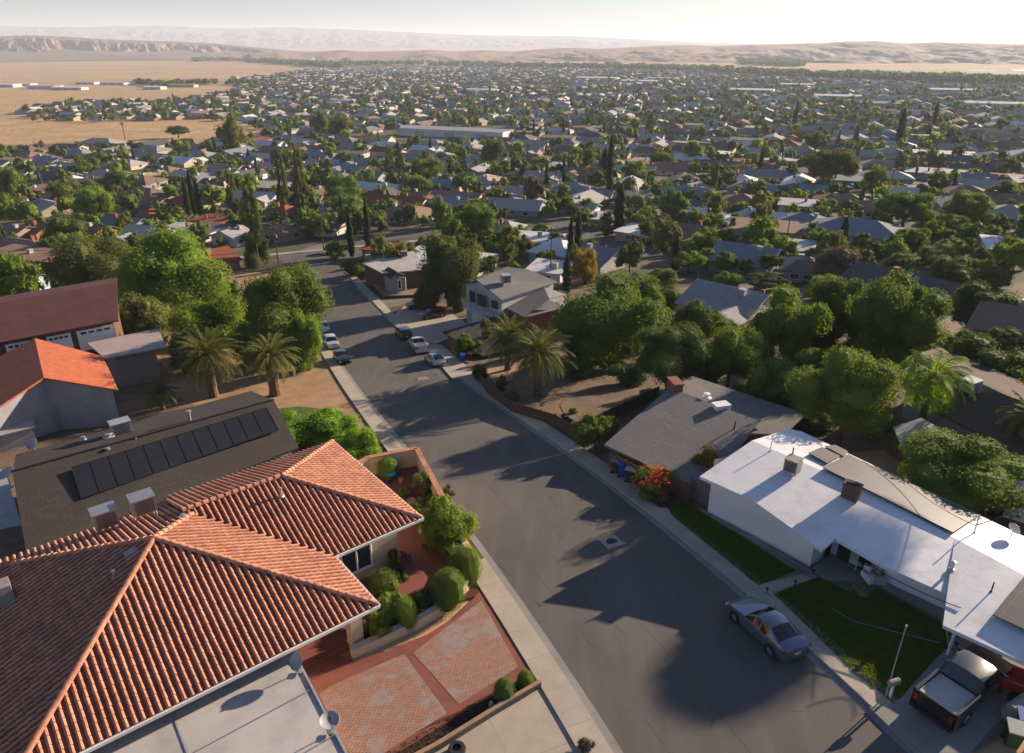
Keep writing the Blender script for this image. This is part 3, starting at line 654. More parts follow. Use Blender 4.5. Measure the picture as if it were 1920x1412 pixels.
def car(kind, col, front, rear, label, name='parked_car', cat='car', group='cars parked about the streets', metal=.35, dz=0.0, mat=None):
    a = G(*front, dz); b = G(*rear, dz); c = (a + b) / 2; d = a - b; key = (kind, col)
    if mat is None:
        mk = 'paint_%d' % len([k for k in MT if k.startswith('paint_')]); MT[mk] = paint(mk, col, metal)
    else: mk = mat
    root = thing(name, label, cat, (0, 0, 0), group)
    if kind not in CARP:
        car_mesh(kind, mk, root); CARP[kind] = record(root)
    else:
        for ch, sub in CARP[kind]:
            k = copy_tree(ch, sub); k.parent = root
            if k.name.startswith('body') or k.name.startswith('wing_mirror'): setmat(k, 0, mk)
    az = atan2(d.y, d.x); pitch = atan2(zt(c.x + cos(az)*1.4, c.y + sin(az)*1.4) - zt(c.x - cos(az)*1.4, c.y - sin(az)*1.4), 2.8)
    root.rotation_euler = (0, -pitch, az); root.location = (c.x, c.y, zt(c.x, c.y) + dz); return root

# ------------------------------------------------------------------ generic houses (ridge along local x)
def house_parts(form, w, d, hw=2.7, pitch=.36, ov=.55, seed=0, detail=True):
    """returns dict: list of (name, MB, mats, parent index) in local coordinates"""
    out = []; r = random.Random(seed); roof = MB(); wall = MB(); hr = d/2 * pitch; X, Y = w/2 + ov, d/2 + ov; ze = hw - ov * pitch; zr = hw + hr; polys = []
    if form == 'hip':
        k = min(Y, X - .5); polys = [[(-X, -Y, ze), (X, -Y, ze), (X-k, 0, zr), (-X+k, 0, zr)], [(X, Y, ze), (-X, Y, ze), (-X+k, 0, zr), (X-k, 0, zr)], [(X, -Y, ze), (X, Y, ze), (X-k, 0, zr)], [(-X, Y, ze), (-X, -Y, ze), (-X+k, 0, zr)]]
    elif form == 'flat':
        z1 = hw + .5; polys = [[(-X, -Y, hw), (X, -Y, hw), (X, Y, z1), (-X, Y, z1)]]
    else:
        polys = [[(-X, -Y, ze), (X, -Y, ze), (X, 0, zr), (-X, 0, zr)], [(X, Y, ze), (-X, Y, ze), (-X, 0, zr), (X, 0, zr)]]
    for p in polys: roof.slab(p, .22)
    foot = [(-w/2, -d/2), (w/2, -d/2), (w/2, d/2), (-w/2, d/2)]
    if form in ('gable', 'cross', 'lgable'): foot = [(-w/2, -d/2), (w/2, -d/2), (w/2, 0), (w/2, d/2), (-w/2, d/2), (-w/2, 0)]
    walls(wall, foot, polys, -1.6, .2, 0, 50)
    if form in ('lgable', 'cross'):
        gw = min(6.5, w * .42); gx = -w/2 + gw/2 if seed % 2 else w/2 - gw/2; y0 = -d/2 - 3.0; hz = gw/2 * pitch; gp = [[(gx-gw/2-ov, y0-ov, ze), (gx, y0-ov, hw+hz), (gx, 0, hw+hz), (gx-gw/2-ov, 0, ze)], [(gx+gw/2+ov, y0-ov, ze), (gx, y0-ov, hw+hz), (gx, 0, hw+hz), (gx+gw/2+ov, 0, ze)]]
        for p in gp: roof.slab(p, .22)
        for pts in ([(gx-gw/2, y0), (gx, y0)], [(gx, y0), (gx+gw/2, y0)], [(gx+gw/2, y0), (gx+gw/2, -d/2+.01)], [(gx-gw/2, -d/2+.01), (gx-gw/2, y0)]):
            a, b = pts; za = roof_z(gp, a[0]*.999 + gx*.001, a[1]) - .2; zb = roof_z(gp, b[0]*.999 + gx*.001, b[1]) - .2; wall.poly([(a[0], a[1], -1.6), (b[0], b[1], -1.6), (b[0], b[1], zb), (a[0], a[1], za)])
        if detail:
            g = MB(); g.box((gx, y0 - .02, 1.05), (min(4.6, gw*.72), .08, 2.1)); out.append(('garage_door', g, 'white', None))
    out.insert(0, ('wall', wall, 'white', None)); out.insert(1, ('roof', roof, 'greyflat', None))
    if detail:
        for k, (fx, sy) in enumerate(((.22, -1), (-.1, -1), (.3, 1), (-.28, 1), (.0, 1))):
            f = MB(); x = fx * w * (-1 if seed % 2 == 0 else 1); y = sy * (d/2 + .02); f.box((x, y, 1.5), (1.7, .08, 1.15)); p = MB(); p.box((x, y + sy*.035, 1.5), (1.5, .05, .95)); out.append(('window', f, 'white', None)); out.append(('pane', p, 'glass', len(out) - 1))
        dr = MB(); dr.box((.07 * w, -d/2 - .02, 1.0), (.95, .07, 2.0)); out.append(('door', dr, 'wood', None))
        s = MB(); s.box((w/2 + .02, 0.6, 1.5), (.07, 1.3, 1.0)); out.append(('window', s, 'glass', None))
        c = MB(); cx = r.uniform(-.25, .25) * w; cy = r.choice((-1, 1)) * d * .14; zc = (hw + (d/2 - abs(cy)) * pitch if form != 'flat' else hw + .25)
        if seed % 3 == 0: c.box((cx, cy, zc + .45), (.7, .9, 1.5)); c.box((cx, cy, zc + 1.24), (.85, 1.05, .1)); out.append(('chimney', c, 'brick', None))
        else: c.box((cx, cy, zc + .5), (1.0, 1.0, .95)); c.box((cx, cy, zc + 1.02), (1.1, 1.1, .08)); c.beam((cx-.4, cy-.4, zc-.2), (cx-.4, cy-.4, zc+.1), .08); out.append(('roof_cooler', c, 'greymetal', None))
        vt = MB(); vt.tube([(cx + 2, -cy, hw + .2), (cx + 2, -cy, zc + .55)], .07, 6); out.append(('vent_pipe', vt, 'metal', None))
    return out
HP = {}; HOUSES = []
ROOFS = {
 'brown': ('roof_brown', 'brown', (.30, .20, .14), (.235, .155, .11)), 'grey': ('roof_grey', 'grey', (.42, .40, .385), (.34, .325, .31)), 'slate': ('roof_slate', 'slate blue', (.27, .29, .32), (.215, .235, .265)),
 'dark': ('roof_dark', 'dark', (.16, .148, .14), (.12, .11, .105)), 'white': ('roof_white', 'white', (.66, .64, .61), (.56, .545, .52)), 'red': ('roof_red', 'rust red', (.33, .105, .06), (.26, .085, .05)),
 'tan': ('roof_tan', 'tan', (.43, .32, .225), (.35, .26, .185)), 'pale': ('roof_pale', 'pale grey', (.48, .46, .435), (.40, .38, .36)) }
for k, (n_, w_, a_, b_) in ROOFS.items(): MT[n_] = shingle(n_, a_, b_, .3, 0.0, .14) if k not in ('white', 'pale') else M(n_, a_, b_, .35, .6, fine=.1, rand=.08)
WALLS = {'white': ((.60, .59, .57), 'white'), 'cream': ((.52, .44, .32), 'cream'), 'tan': ((.36, .26, .175), 'tan'), 'blue': ((.30, .37, .42), 'pale blue'), 'rust': ((.40, .185, .10), 'rust brown'), 'grey': ((.30, .30, .30), 'grey')}
for k, (c_, w_) in WALLS.items(): MT['wall_' + k] = M('wall_' + k, c_, None, .6, .85, fine=.12, rand=.1)
def house(x, y, w, d, form, roof, wall, rz, label, detail=True, seed=0, group='houses of the town', hw=2.7, z=None):
    w = round(w); d = round(d); key = (form, w, d, seed % 6, detail, hw)
    z = zt(x, y) if z is None else z
    root = thing('house', label, 'house', (x, y, z), group, rz)
    if key not in HP:
        parts = house_parts(form, w, d, hw=hw, seed=seed % 6, detail=detail); objs = []
        for nm, mb, mt, pi_ in parts:
            par = objs[pi_] if pi_ is not None else root; objs.append(mb.build(nm, mt, par, off=(0, 0, 0)))
        HP[key] = record(root); new = list(root.children)
    else:
        new = []
        for ch, sub in HP[key]: k = copy_tree(ch, sub); k.parent = root; new.append(k)
    for k in new:
        b = k.name.split('.')[0]
        if b == 'roof': setmat(k, 0, ROOFS[roof][0])
        elif b == 'wall': setmat(k, 0, 'wall_' + wall)
    HOUSES.append((x, y, max(w, d) / 2)); return root
ONES = 'zero one two three four five six seven eight nine ten eleven twelve thirteen fourteen fifteen sixteen seventeen eighteen nineteen'.split()
TENS = 'x x twenty thirty forty fifty sixty seventy eighty ninety'.split()
def word(n): n = max(0, min(99, int(n))); return ONES[n] if n < 20 else TENS[n // 10] + ('' if n % 10 == 0 else '-' + ONES[n % 10])
USED = set(); HALF = ['', '-and-a-half']
def where(x, y, z):
    px, py = proj(x, y, z); return f"{word(px / 19.2)} percent across and {word(py / 14.12)} percent down the photo"
def unique(pre, x, y, z, alts=('small', 'plain', 'modest', 'sunlit', 'shaded', 'compact', 'low', 'quiet')):
    w = where(x, y, z); l = f"{pre}, {w}"
    if l in USED:
        px, py = proj(x, y, z)
        for dx, dy in ((0, .5), (.5, 0), (.5, .5)):
            l = f"{pre}, {word(px/19.2)}{HALF[dx > 0]} percent across, {word(py/14.12)}{HALF[dy > 0]} down"
            if l not in USED: break
    for al in alts:
        if l not in USED: break
        l = f"{al} {pre}, {word(px/19.2)} percent across, {word(py/14.12)} down"
    if len(l.split()) > 16: l = l.replace(' down the photo', ' down').replace('-roofed', '')
    if len(l.split()) > 16: l = l.replace(' percent down', ' down')
    USED.add(l); return l
# ------------------------------------------------------------------ the setting: land, streets, pavements
def strips(name, mat, dz, s0, s1, tf):
    mb = MB()
    for i in range(len(SS) - 1):
        if SS[i] < s0 or SS[i+1] > s1: continue
        a, b = SS[i], SS[i+1]; ta, tb = tf(a), tf(b); mb.poly([ST(a, -ta, zs(a)+dz), ST(a, ta, zs(a)+dz), ST(b, tb, zs(b)+dz), ST(b, -tb, zs(b)+dz)])
    o = mb.build(name, mat); o['kind'] = 'structure'; return o
strips('ground', 'ground', 0.0, -300, 45000, lambda s: 700 + 1.7 * max(s, 0))
TOWN = [(-260, 520), (-200, 292), (0, 274), (150, 268), (262, 270), (420, 264), (500, 243), (430, 222), (62, 222), (45, 208), (60, 197), (150, 190), (330, 187), (450, 168), (440, 150), (640, 121), (1000, 124), (1280, 127), (1500, 140), (1700, 148), (1990, 153), (2300, 170), (2300, 620), (1960, 900), (1240, 560), (900, 545), (660, 700), (-200, 760)]
sheet('town_ground', TOWN, .03, 'town')
sheet('dirt_yard', [(1180, 1000), (2100, 1412), (2400, 1000), (1900, 560), (1240, 540), (900, 545), (700, 600), (860, 700)], .05, 'dirt_dark')
sheet('hillside_dirt', [(430, 480), (520, 480), (560, 520), (600, 610), (640, 690), (735, 830), (500, 830), (330, 740), (240, 650), (380, 520)], .06, 'dirt')
sheet('yard_ground', [(-300, 560), (240, 600), (330, 740), (500, 830), (735, 832), (700, 900), (-300, 1500)], .05, 'dirt_dark')
ROADT = (12.3, 24.5)
sheet('road', [(-60, 12.3), (-60, 24.5), (150, 24.5), (163, 25.5), (176, 31), (176, 60), (189, 60), (189, -34), (176, -34), (171, 6), (160, 12.3)], .06, 'asphalt', is_st=True)
def sidewalk(t0, t1, s0, s1, name='sidewalk'):
    return sheet(name, [(s0, t0), (s0, t1), (s1, t1), (s1, t0)], .19, 'sidewalk', skirt=.2, is_st=True)
sidewalk(10.95, 12.3, -20, 35.0); sidewalk(10.9, 12.3, 51.0, 158)
sidewalk(24.5, 26.0, -20, 160)
sheet('gutter', [(-20, 12.3), (-20, 12.75), (158, 12.75), (158, 12.3)], .068, 'concrete_dark', is_st=True)
sheet('gutter', [(-20, 24.08), (-20, 24.5), (160, 24.5), (160, 24.08)], .068, 'concrete_dark', is_st=True)
sheet('sidewalk', [(189, -40), (189, 60), (191.5, 60), (191.5, -40)], .17, 'sidewalk', skirt=.2, is_st=True)
for pts in ([(985, 390), (1040, 404), (1110, 422), (1210, 452), (1320, 486), (1420, 520), (1400, 530), (1300, 508), (1190, 478), (1105, 452), (1030, 420), (960, 398)],
            [(660, 446), (830, 420), (1000, 398), (1010, 408), (840, 434), (660, 462)],
            [(1090, 383), (1300, 412), (1296, 418), (1085, 391)], [(1540, 392), (1920, 430), (1920, 440), (1530, 400)],
            [(0, 452), (160, 442), (420, 421), (520, 412), (525, 419), (420, 430), (160, 453), (0, 465)],
            [(560, 368), (760, 372), (900, 382), (1000, 392), (990, 400), (890, 391), (750, 381), (560, 376)]):
    sheet('street', pts, .07, 'asphalt')
# driveways, lawns, patches near the camera
sheet('lawn', [(1236, 925), (1300, 945), (1352, 985), (1516, 1074), (1422, 1098), (1410, 1090), (1262, 970)], .16, 'lawn')
sheet('lawn', [(1447, 1112), (1530, 1085), (1640, 1098), (1800, 1185), (1752, 1236), (1676, 1321), (1600, 1262)], .16, 'lawn')
sheet('lawn', [(520, 766), (560, 762), (640, 770), (655, 800), (560, 830), (500, 800)], .10, 'lawn')
wk = sheet('front_walk', [(1421, 1099), (1444, 1117), (1532, 1081), (1508, 1064)], .22, 'sidewalk', skirt=.25)
sheet('house_apron', [(1300, 950), (1318, 955), (1520, 1068), (1530, 1085), (1505, 1078)], .24, 'concrete_dark', skirt=.3)
sheet('front_patio', [(1520, 1066), (1600, 1005), (1700, 1060), (1830, 1130), (1800, 1188), (1646, 1102), (1618, 1122), (1540, 1084)], .22, 'concrete_dark', skirt=.3)
sheet('driveway', [(1630, 1326), (1676, 1323), (1752, 1238), (1830, 1160), (2050, 1230), (2060, 1300), (1890, 1330), (1820, 1412), (1720, 1412)], .20, 'concrete_dark', skirt=.25)
sheet('driveway', [(1290, 1030), (1291, 1031), (1292, 1030)], .15, 'concrete')
sheet('driveway', [(726, 600), (760, 572), (830, 575), (880, 610), (830, 640), (800, 652), (760, 625)], .20, 'concrete')
sheet('driveway', [(800, 640), (830, 648), (880, 690), (905, 700), (850, 712), (822, 680)], .20, 'concrete')
sheet('driveway', [(1022, 1290), (1180, 1540), (560, 1540), (822, 1408), (938, 1335), (1012, 1290)], .12, 'concrete')
# stained concrete drive with pavers, planter strip
sheet('driveway', [(908, 1098), (1016, 1276), (968, 1279), (926, 1305), (820, 1367), (735, 1420), (600, 1500), (480, 1300), (560, 1200), (665, 1240), (745, 1212), (800, 1190), (850, 1158), (885, 1125)], .14, 'redconc', skirt=.2)
pv = paver_mat(-.675); MT['pavers'] = pv
sheet('paving_panel', [(774, 1224), (903, 1126), (972, 1250), (860, 1320)], .15, 'pavers')
sheet('paving_panel', [(598, 1302), (632, 1280), (758, 1226), (838, 1337), (720, 1412), (650, 1412)], .15, 'pavers')
sheet('planting_strip', [(735, 1418), (820, 1365), (926, 1303), (968, 1277), (1005, 1272), (1008, 1284), (937, 1326), (820, 1396), (780, 1424)], .17, 'mulch')
sheet('manhole_apron', [(1122, 1011), (1151, 1002), (1174, 1019), (1141, 1030)], .072, 'sidewalk')
mh = MB(); c = G(1148, 1016, .08); mh.lathe((c.x, c.y, zt(c.x, c.y)+.08), [(0, .012), (.36, .012), (.40, .004)], 20); mh.build('manhole_cover', 'dark'); tag(bpy.data.objects['manhole_cover'], 'round iron manhole cover in a pale concrete square in the street', 'manhole cover')
mh = MB(); c = G(793, 711, .08); mh.lathe((c.x, c.y, zt(c.x, c.y)+.08), [(0, .02), (.42, .02), (.75, .0)], 20); tag(mh.build('manhole_cover', 'concrete_dark'), 'worn manhole cover in a concrete ring in the shaded street', 'manhole cover')

# ------------------------------------------------------------------ the clay tile house beneath the camera
def AB(a, b, z): return ST(35.1 + a*.287 + b*.958, -5.5 + a*.958 - b*.287, z)
ZE = 1.8; TP = .395
def tiles(mb, poly, sp=.335, tl=.42, r=.088, phase=0.0):
    p = [Vector(v) for v in poly]; n = Vector((0, 0, 0))
    for i in range(len(p)): n += p[i].cross(p[(i+1) % len(p)])
    n.normalize(); n = -n if n.z < 0 else n; v = Vector((n.x, n.y, 0)).normalized(); v = (v - n * v.dot(n)).normalized(); u = v.cross(n).normalized(); o = p[0]
    q = [((w - o).dot(u), (w - o).dot(v)) for w in p]; u0 = min(x for x, _ in q); u1 = max(x for x, _ in q); vmax = max(y for _, y in q); k = 0
    uu = u0 + sp * .5 + phase
    while uu < u1:
        vs_ = sorted(a[1] + (uu - a[0]) * (b[1]-a[1]) / (b[0]-a[0]) for a, b in zip(q, q[1:] + q[:1]) if (a[0] > uu) != (b[0] > uu))
        for v0, v1 in zip(vs_[::2], vs_[1::2]):
            t = v1
            while t > v0 + .05:
                t2 = max(v0, t - tl - .02); k += 1; jit = random.uniform(-.008, .008); pts = []
                for tt, rr, lift in ((t, r * 1.12, .028), (t2, r * .92, .0)):
                    for j in range(5):
                        a = pi * j / 4; pts.append(o + u * (uu + jit + rr * cos(a)) + v * tt + n * (rr * sin(a) * .95 + lift))
                mb.add(pts, [(j, j+1, 5+j+1, 5+j) for j in range(4)] + [(0, 1, 2, 3, 4)], 0); t -= tl
        uu += sp
def caps(mb, a, b, r=.15, tl=.42):
    a, b = Vector(a), Vector(b); d = (b - a).normalized(); L = (b - a).length; x = d.cross(Vector((0, 0, 1))).normalized(); n = x.cross(d).normalized(); t = 0
    while t < L:
        t2 = min(L, t + tl + .03); pts = []
        for tt, rr, l in ((t, r * .92, .03), (t2, r * 1.1, .06)):
            for j in range(7): an = pi * j / 6; pts.append(a + d*tt + x*rr*cos(an) + n*(rr*sin(an) + l))
        mb.add(pts, [(j, j+1, 8+j, 7+j) for j in range(6)] + [tuple(range(7, 14))], 0); t += tl
TA = thing('tile_roof_house', 'cream stucco house under a big ribbed terracotta tile hip roof', 'house', AB(3, 0, -1.0))
h = lambda a, b, d_=0: AB(a, b, ZE + d_)
A1 = h(0, 0, 3.2); XE = 13.9; R3 = h(XE - 6.0, 2.9, 2.37); Q = h(2.1, 2.9, 2.37); V2 = h(2.5, 2.5, 2.21)
planes = [[A1, h(8.1, -8.1), h(-8.1, -8.1)], [A1, h(-8.1, -8.1), h(-8.1, 8.1)], [A1, h(8.1, -8.1), h(8.1, -3.1), V2], [A1, V2, h(2.5, 8.1), h(-8.1, 8.1)],
          [h(8.1, -3.1), h(XE, -3.1), R3, Q, V2], [R3, h(XE, -3.1), h(XE, 8.9)], [Q, R3, h(XE, 8.9), h(2.3, 8.9)]]
rb = MB(); rt = MB()
for p in planes: rb.slab([tuple(x) for x in p], .14); tiles(rt, p)
rb.poly([h(2.5, 2.5, 2.21), h(2.4, 2.9, 2.37), h(2.4, 8.9), h(2.5, 8.1, -.1)])
for a, b in ((A1, h(8.1, -8.1)), (A1, h(-8.1, -8.1)), (A1, h(-8.1, 8.1)), (A1, V2), (Q, R3), (R3, h(XE, -3.1)), (R3, h(XE, 8.9))): caps(rt, b, a)
rt.add(rb.v, rb.f, 1); ro = rt.build('roof', ['tile', 'tile_dark'], TA)
gt = MB()
for a, b in ((h(8.15, -8.15, -.08), h(-8.15, -8.15, -.08)), (h(8.15, -8.15, -.08), h(8.15, -3.15, -.08)), (h(XE+.05, -3.15, -.08), h(8.1, -3.15, -.08)), (h(XE+.05, -3.15, -.08), h(XE+.05, 8.95, -.08)), (h(-8.15, -8.15, -.08), h(-8.15, 8.1, -.08))): gt.beam(a, b, .13, .15)
gt.build('gutter', 'white', TA)
wb = MB(); f1 = [AB(*p, 0)[:2] for p in ((-7, -7), (3.2, -7), (3.2, -3.6), (7, -3.6), (7, 7), (-7, 7))]; walls(wb, f1, planes, -2.6, .25)
f2 = [AB(*p, 0)[:2] for p in ((2.5, -1.9), (XE-1.15, -1.9), (XE-1.15, 7.8), (2.5, 7.8))]; walls(wb, f2, planes, -6.0, .25)
wb.build('wall', 'stucco', TA)
ar = MB(); arc = []; a0, a1 = 3.3, 6.75
for i in range(13): t = i / 12; arc.append((a0 + (a1 - a0) * t, .35 + 1.05 * sin(pi * t)))
for i in range(12):
    for b in (-7.0, -7.35): ar.poly([AB(arc[i][0], b, arc[i][1]), AB(arc[i+1][0], b, arc[i+1][1]), AB(arc[i+1][0], b, 1.78), AB(arc[i][0], b, 1.78)])
    ar.poly([AB(arc[i][0], -7.0, arc[i][1]), AB(arc[i+1][0], -7.0, arc[i+1][1]), AB(arc[i+1][0], -7.35, arc[i+1][1]), AB(arc[i][0], -7.35, arc[i][1])])
ar.prism([AB(*p, 0)[:2] for p in ((6.75, -7.5), (7.4, -7.5), (7.4, -6.85), (6.75, -6.85))], -1.4, 1.75)
ar.prism([AB(*p, 0)[:2] for p in ((6.68, -7.57), (7.47, -7.57), (7.47, -6.78), (6.68, -6.78))], -1.0, -.72); ar.build('arch', 'stucco', TA)
po = MB(); po.prism([AB(*p, 0)[:2] for p in ((3.2, -7.2), (7.2, -7.2), (7.2, -3.6), (3.2, -3.6))], -1.3, -.74); po.build('porch_floor', 'redconc', TA)
def win(parent, pa, pb, z0, z1, inw, fr='white', nmul=2):
    """window between two wall points; inw = outward push direction"""
    pa, pb = Vector((*pa[:2], 0)), Vector((*pb[:2], 0)); o = Vector((*inw, 0)).normalized(); f = MB()
    def q(t, z, k): p = pa.lerp(pb, t) + o * k; return (p.x, p.y, z)
    for (u0, v0), (u1, v1) in (((0, z0), (1, z0)), ((0, z1), (1, z1)), ((0, z0), (0, z1)), ((1, z0), (1, z1))) + (((.5, z0), (.5, z1)),) * (nmul - 1): f.beam(q(u0, v0, .05), q(u1, v1, .05), .09, .09)
    f.beam(q(-.04, z0 - .06, .08), q(1.04, z0 - .06, .08), .16, .07)
    wo = f.build('window', fr, parent); g = MB(); g.poly([q(0, z0, .035), q(1, z0, .035), q(1, z1, .035), q(0, z1, .035)]); g.poly([q(0, z0, .03), q(0, z1, .03), q(1, z1, .03), q(1, z0, .03)]); g.build('pane', 'glass', wo, off=tuple(wloc(parent))); return wo
win(TA, AB(9.0, -1.9, 0), AB(10.9, -1.9, 0), -.9, .75, (AB(0, -1, 0) - AB(0, 0, 0)).xy); win(TA, AB(7.3, -1.9, 0), AB(8.7, -1.9, 0), -.9, .75, (AB(0, -1, 0) - AB(0, 0, 0)).xy)
# flat pale garage roof in front of the tile roof
gz = .9; GA = thing('garage', 'flat pale grey roofed garage against the tile roofed house', 'garage', AB(-4, -12, -.6)); gp = [AB(3.7, -7.3, gz), AB(3.1, -14.2, gz - .05), AB(2.7, -19, gz - .1), AB(-16, -19, gz), AB(-16, -7.3, gz + .1)]
g = MB(); g.slab(gp, .22); g.build('roof', 'greyflat', GA); g = MB(); g.prism(offset_poly([tuple(p) for p in gp], .35), -2.5, gz - .22); g.build('wall', 'stucco', GA)
g = MB()
for a, b in zip(gp[:3], gp[1:3]): g.beam(a + Vector((0, 0, .03)), b + Vector((0, 0, .03)), .1, .08)
for u in (-2, -6, -10): g.beam(AB(u, -7.6, gz + .055), AB(u - .3, -19, gz + .0), .05, .02)
for bb in (-10.2, -13.1, -16.0): g.beam(AB(3.3, bb, gz + .05), AB(-15, bb, gz + .06), .035, .02)
g.build('roof_edge', 'greymetal', GA)
def dish(px, py, z, label, size=.42, face=(-.5, -.55, .55), mast=.6, group='satellite dishes on the near roofs', name='satellite_dish'):
    c = P(px, py, z); root = thing(name, label, 'satellite dish', (c.x, c.y, z - mast), group); q = Vector(face).to_track_quat('Z', 'Y').to_matrix(); m = MB()
    m.lathe(c, [(0, -.02), (size*.4, .0), (size*.75, .05), (size, .10), (size*1.02, .09), (size*.75, .03), (size*.4, -.025), (0, -.045)], 22, 0, q); m.build('reflector', 'greymetal', root)
    m = MB(); m.tube([c - Vector((0, 0, mast)), c - Vector((0, 0, .05))], .03, 6); m.box((c.x, c.y, z - mast), (.3, .3, .04)); m.build('mast', 'metal', root)
    m = MB(); e = c + q @ Vector((0, -size*.3, size*1.1)); m.tube([c + q @ Vector((0, -size, .08)), e], .018, 5); m.box(e, (.08, .08, .12)); m.build('feed_arm', 'plastic', root); return root
dish(558, 1240, 1.6, 'round white satellite dish by the arch at the corner of the flat garage roof'); dish(618, 1352, 1.6, 'round satellite dish with blue shaded bowl at the garage roof edge above the paved drive', face=(.1, -.2, .9))
# hvac units on the back slope, vents
def box_unit(px, py, z, size, rz, label, name='air_conditioner', mat='metal', cat='air conditioner', group=None, extra=True, base=.45):
    c = P(px, py, z); root = thing(name, label, cat, (c.x, c.y, z - size[2]/2 - base), group, 0); m = MB(); m.box(c, size, rz); m.box((c.x, c.y, z + size[2]/2 + .03), (size[0]*1.06, size[1]*1.06, .06), rz); m.build('casing', mat, root)
    cr, sr = cos(rz), sin(rz)
    for sx in (-1, 1):
        for sy in (-1, 1): l = MB(); x, y = sx*size[0]*.42, sy*size[1]*.42; l.beam((c.x + x*cr - y*sr, c.y + x*sr + y*cr, z - size[2]/2 - base), (c.x + x*cr - y*sr, c.y + x*sr + y*cr, z - size[2]/2), .07); l.build('leg', 'greymetal', root)
    if extra:
        g = MB()
        for k in range(7):
            zz = z - size[2]*.38 + size[2]*.76*k/6
            for sgn in (-1, 1): x, y = 0, sgn * (size[1]/2 + .01); g.box((c.x + x*cr - y*sr, c.y + x*sr + y*cr, zz), (size[0]*.8, .02, size[2]*.05), rz)
        g.build('louvre', 'plastic', root)
    return root
RZ = atan2(.287, .958) + TH * 0 ; e_ = (AB(1, 0, 0) - AB(0, 0, 0)); RZT = atan2(e_.y, e_.x)
box_unit(196, 968, 3.55, (1.25, 1.0, .95), RZT, 'weathered metal rooftop unit with an open lid on the tile roof', group='rooftop units on the tile roof', base=1.2)
box_unit(267, 943, 3.85, (1.25, 1.05, .95), RZT, 'cleaner metal rooftop unit nearer the ridge of the tile roof', group='rooftop units on the tile roof', base=1.2)
def vent(px, py, z, hh, r, label, mat='metal', name='roof_vent', hood=False, n=None):
    c = P(px, py, z); m = MB(); m.tube([(c.x, c.y, z - .15), (c.x, c.y, z + hh)], r, 8); m.lathe((c.x, c.y, z), [(r*2.4, -.02), (r*2.0, .03), (r*1.1, .06)], 10)
    if hood: m.lathe((c.x, c.y, z + hh), [(r*1.1, -.02), (r*1.7, 0), (r*1.7, .1), (0, .14)], 10)
    o = m.build(name, mat, None, off=(c.x, c.y, z)); o.location = (c.x, c.y, z); return tag(o, label, 'roof vent', 'vents and pipes on the near roofs')
vent(527, 930, 3.75, .45, .08, 'metal vent pipe on the shaded tile slope below the far ridge', hood=True); vent(345, 975, 4.2, .25, .10, 'low pale hooded vent on the sunlit tile slope', hood=True)
vent(215, 1082, 4.1, .30, .07, 'small shaded vent pipe on the dark slope of the tile roof', hood=True)
m = MB(); c = P(246, 1037, 4.55); m.box(c, (.62, .5, .12), RZT); m.box((c.x+.1, c.y, c.z+.1), (.42, .4, .12), RZT); tag(m.build('roof_vent', 'greymetal'), 'square pale louvred vent high on the dark slope of the tile roof', 'roof vent', 'vents and pipes on the near roofs')
m = MB(); c = P(3, 1112, 2.9); m.box(c, (.9, .9, 1.1), RZT); tag(m.build('roof_cooler', 'coolerbox'), 'dark evaporative cooler cut by the photo edge on the tile roof', 'roof cooler')

# patio, court walls, hedges of the tile house
pa = MB(); PAT = [AB(*p, 0)[:2] for p in ((6.0, -3.4), (7.6, -6.2), (9, -4.8), (11, -3.6))]
sheet('patio', [(31.0, 2.0), (31.6, 5.0), (32.4, 7.2), (33.4, 8.9), (34.8, 10.3), (36.5, 11.2), (42, 11.3), (42, 0)], .14, 'redconc', is_st=True)
patio = [ST(36.5, 3.2, 0)[:2], ST(36.5, 11.35, 0)[:2], ST(48.2, 11.5, 0)[:2], ST(48.2, 4.0, 0)[:2]]
pa.prism(patio, -7, -2.0); o = pa.build('patio', 'redconc'); o['kind'] = 'structure'
def wallrun(name, pts, z0, z1, w, mat, label, cat, capmat=None, capw=0, group=None):
    """thing: a run of wall through world xy points with z0/z1 numbers or per-point lists"""
    root = thing(name, label, cat, (pts[0][0], pts[0][1], z0 if not isinstance(z0, list) else z0[0]), group); m = MB(); k = MB(); n = len(pts)
    L = []; R = []
    for i in range(n):
        a = Vector(pts[max(i-1, 0)]); b = Vector(pts[min(i+1, n-1)]); d = (b - a).normalized(); nn = Vector((-d.y, d.x)) * w / 2; p = Vector(pts[i]); L.append(p + nn); R.append(p - nn)
    zz0 = z0 if isinstance(z0, list) else [z0] * n; zz1 = z1 if isinstance(z1, list) else [z1] * n
    for i in range(n - 1):
        for a, b in ((L[i], L[i+1]), (R[i+1], R[i])):
            ia, ib = (i, i+1) if a is L[i] else (i+1, i); m.poly([(a.x, a.y, zz0[ia]), (b.x, b.y, zz0[ib]), (b.x, b.y, zz1[ib]), (a.x, a.y, zz1[ia])])
        m.poly([(L[i].x, L[i].y, zz1[i]), (L[i+1].x, L[i+1].y, zz1[i+1]), (R[i+1].x, R[i+1].y, zz1[i+1]), (R[i].x, R[i].y, zz1[i])])
        if capmat: k.beam((*pts[i], zz1[i] + .05), (*pts[i+1], zz1[i+1] + .05), w + capw, .1)
    for i in (0, n-1): m.poly([(L[i].x, L[i].y, zz0[i]), (R[i].x, R[i].y, zz0[i]), (R[i].x, R[i].y, zz1[i]), (L[i].x, L[i].y, zz1[i])])
    m.build('wall_body', mat, root)
    if capmat: k.build('coping', capmat, root)
    return root
def S2(s, t): return tuple(xy(s, t))
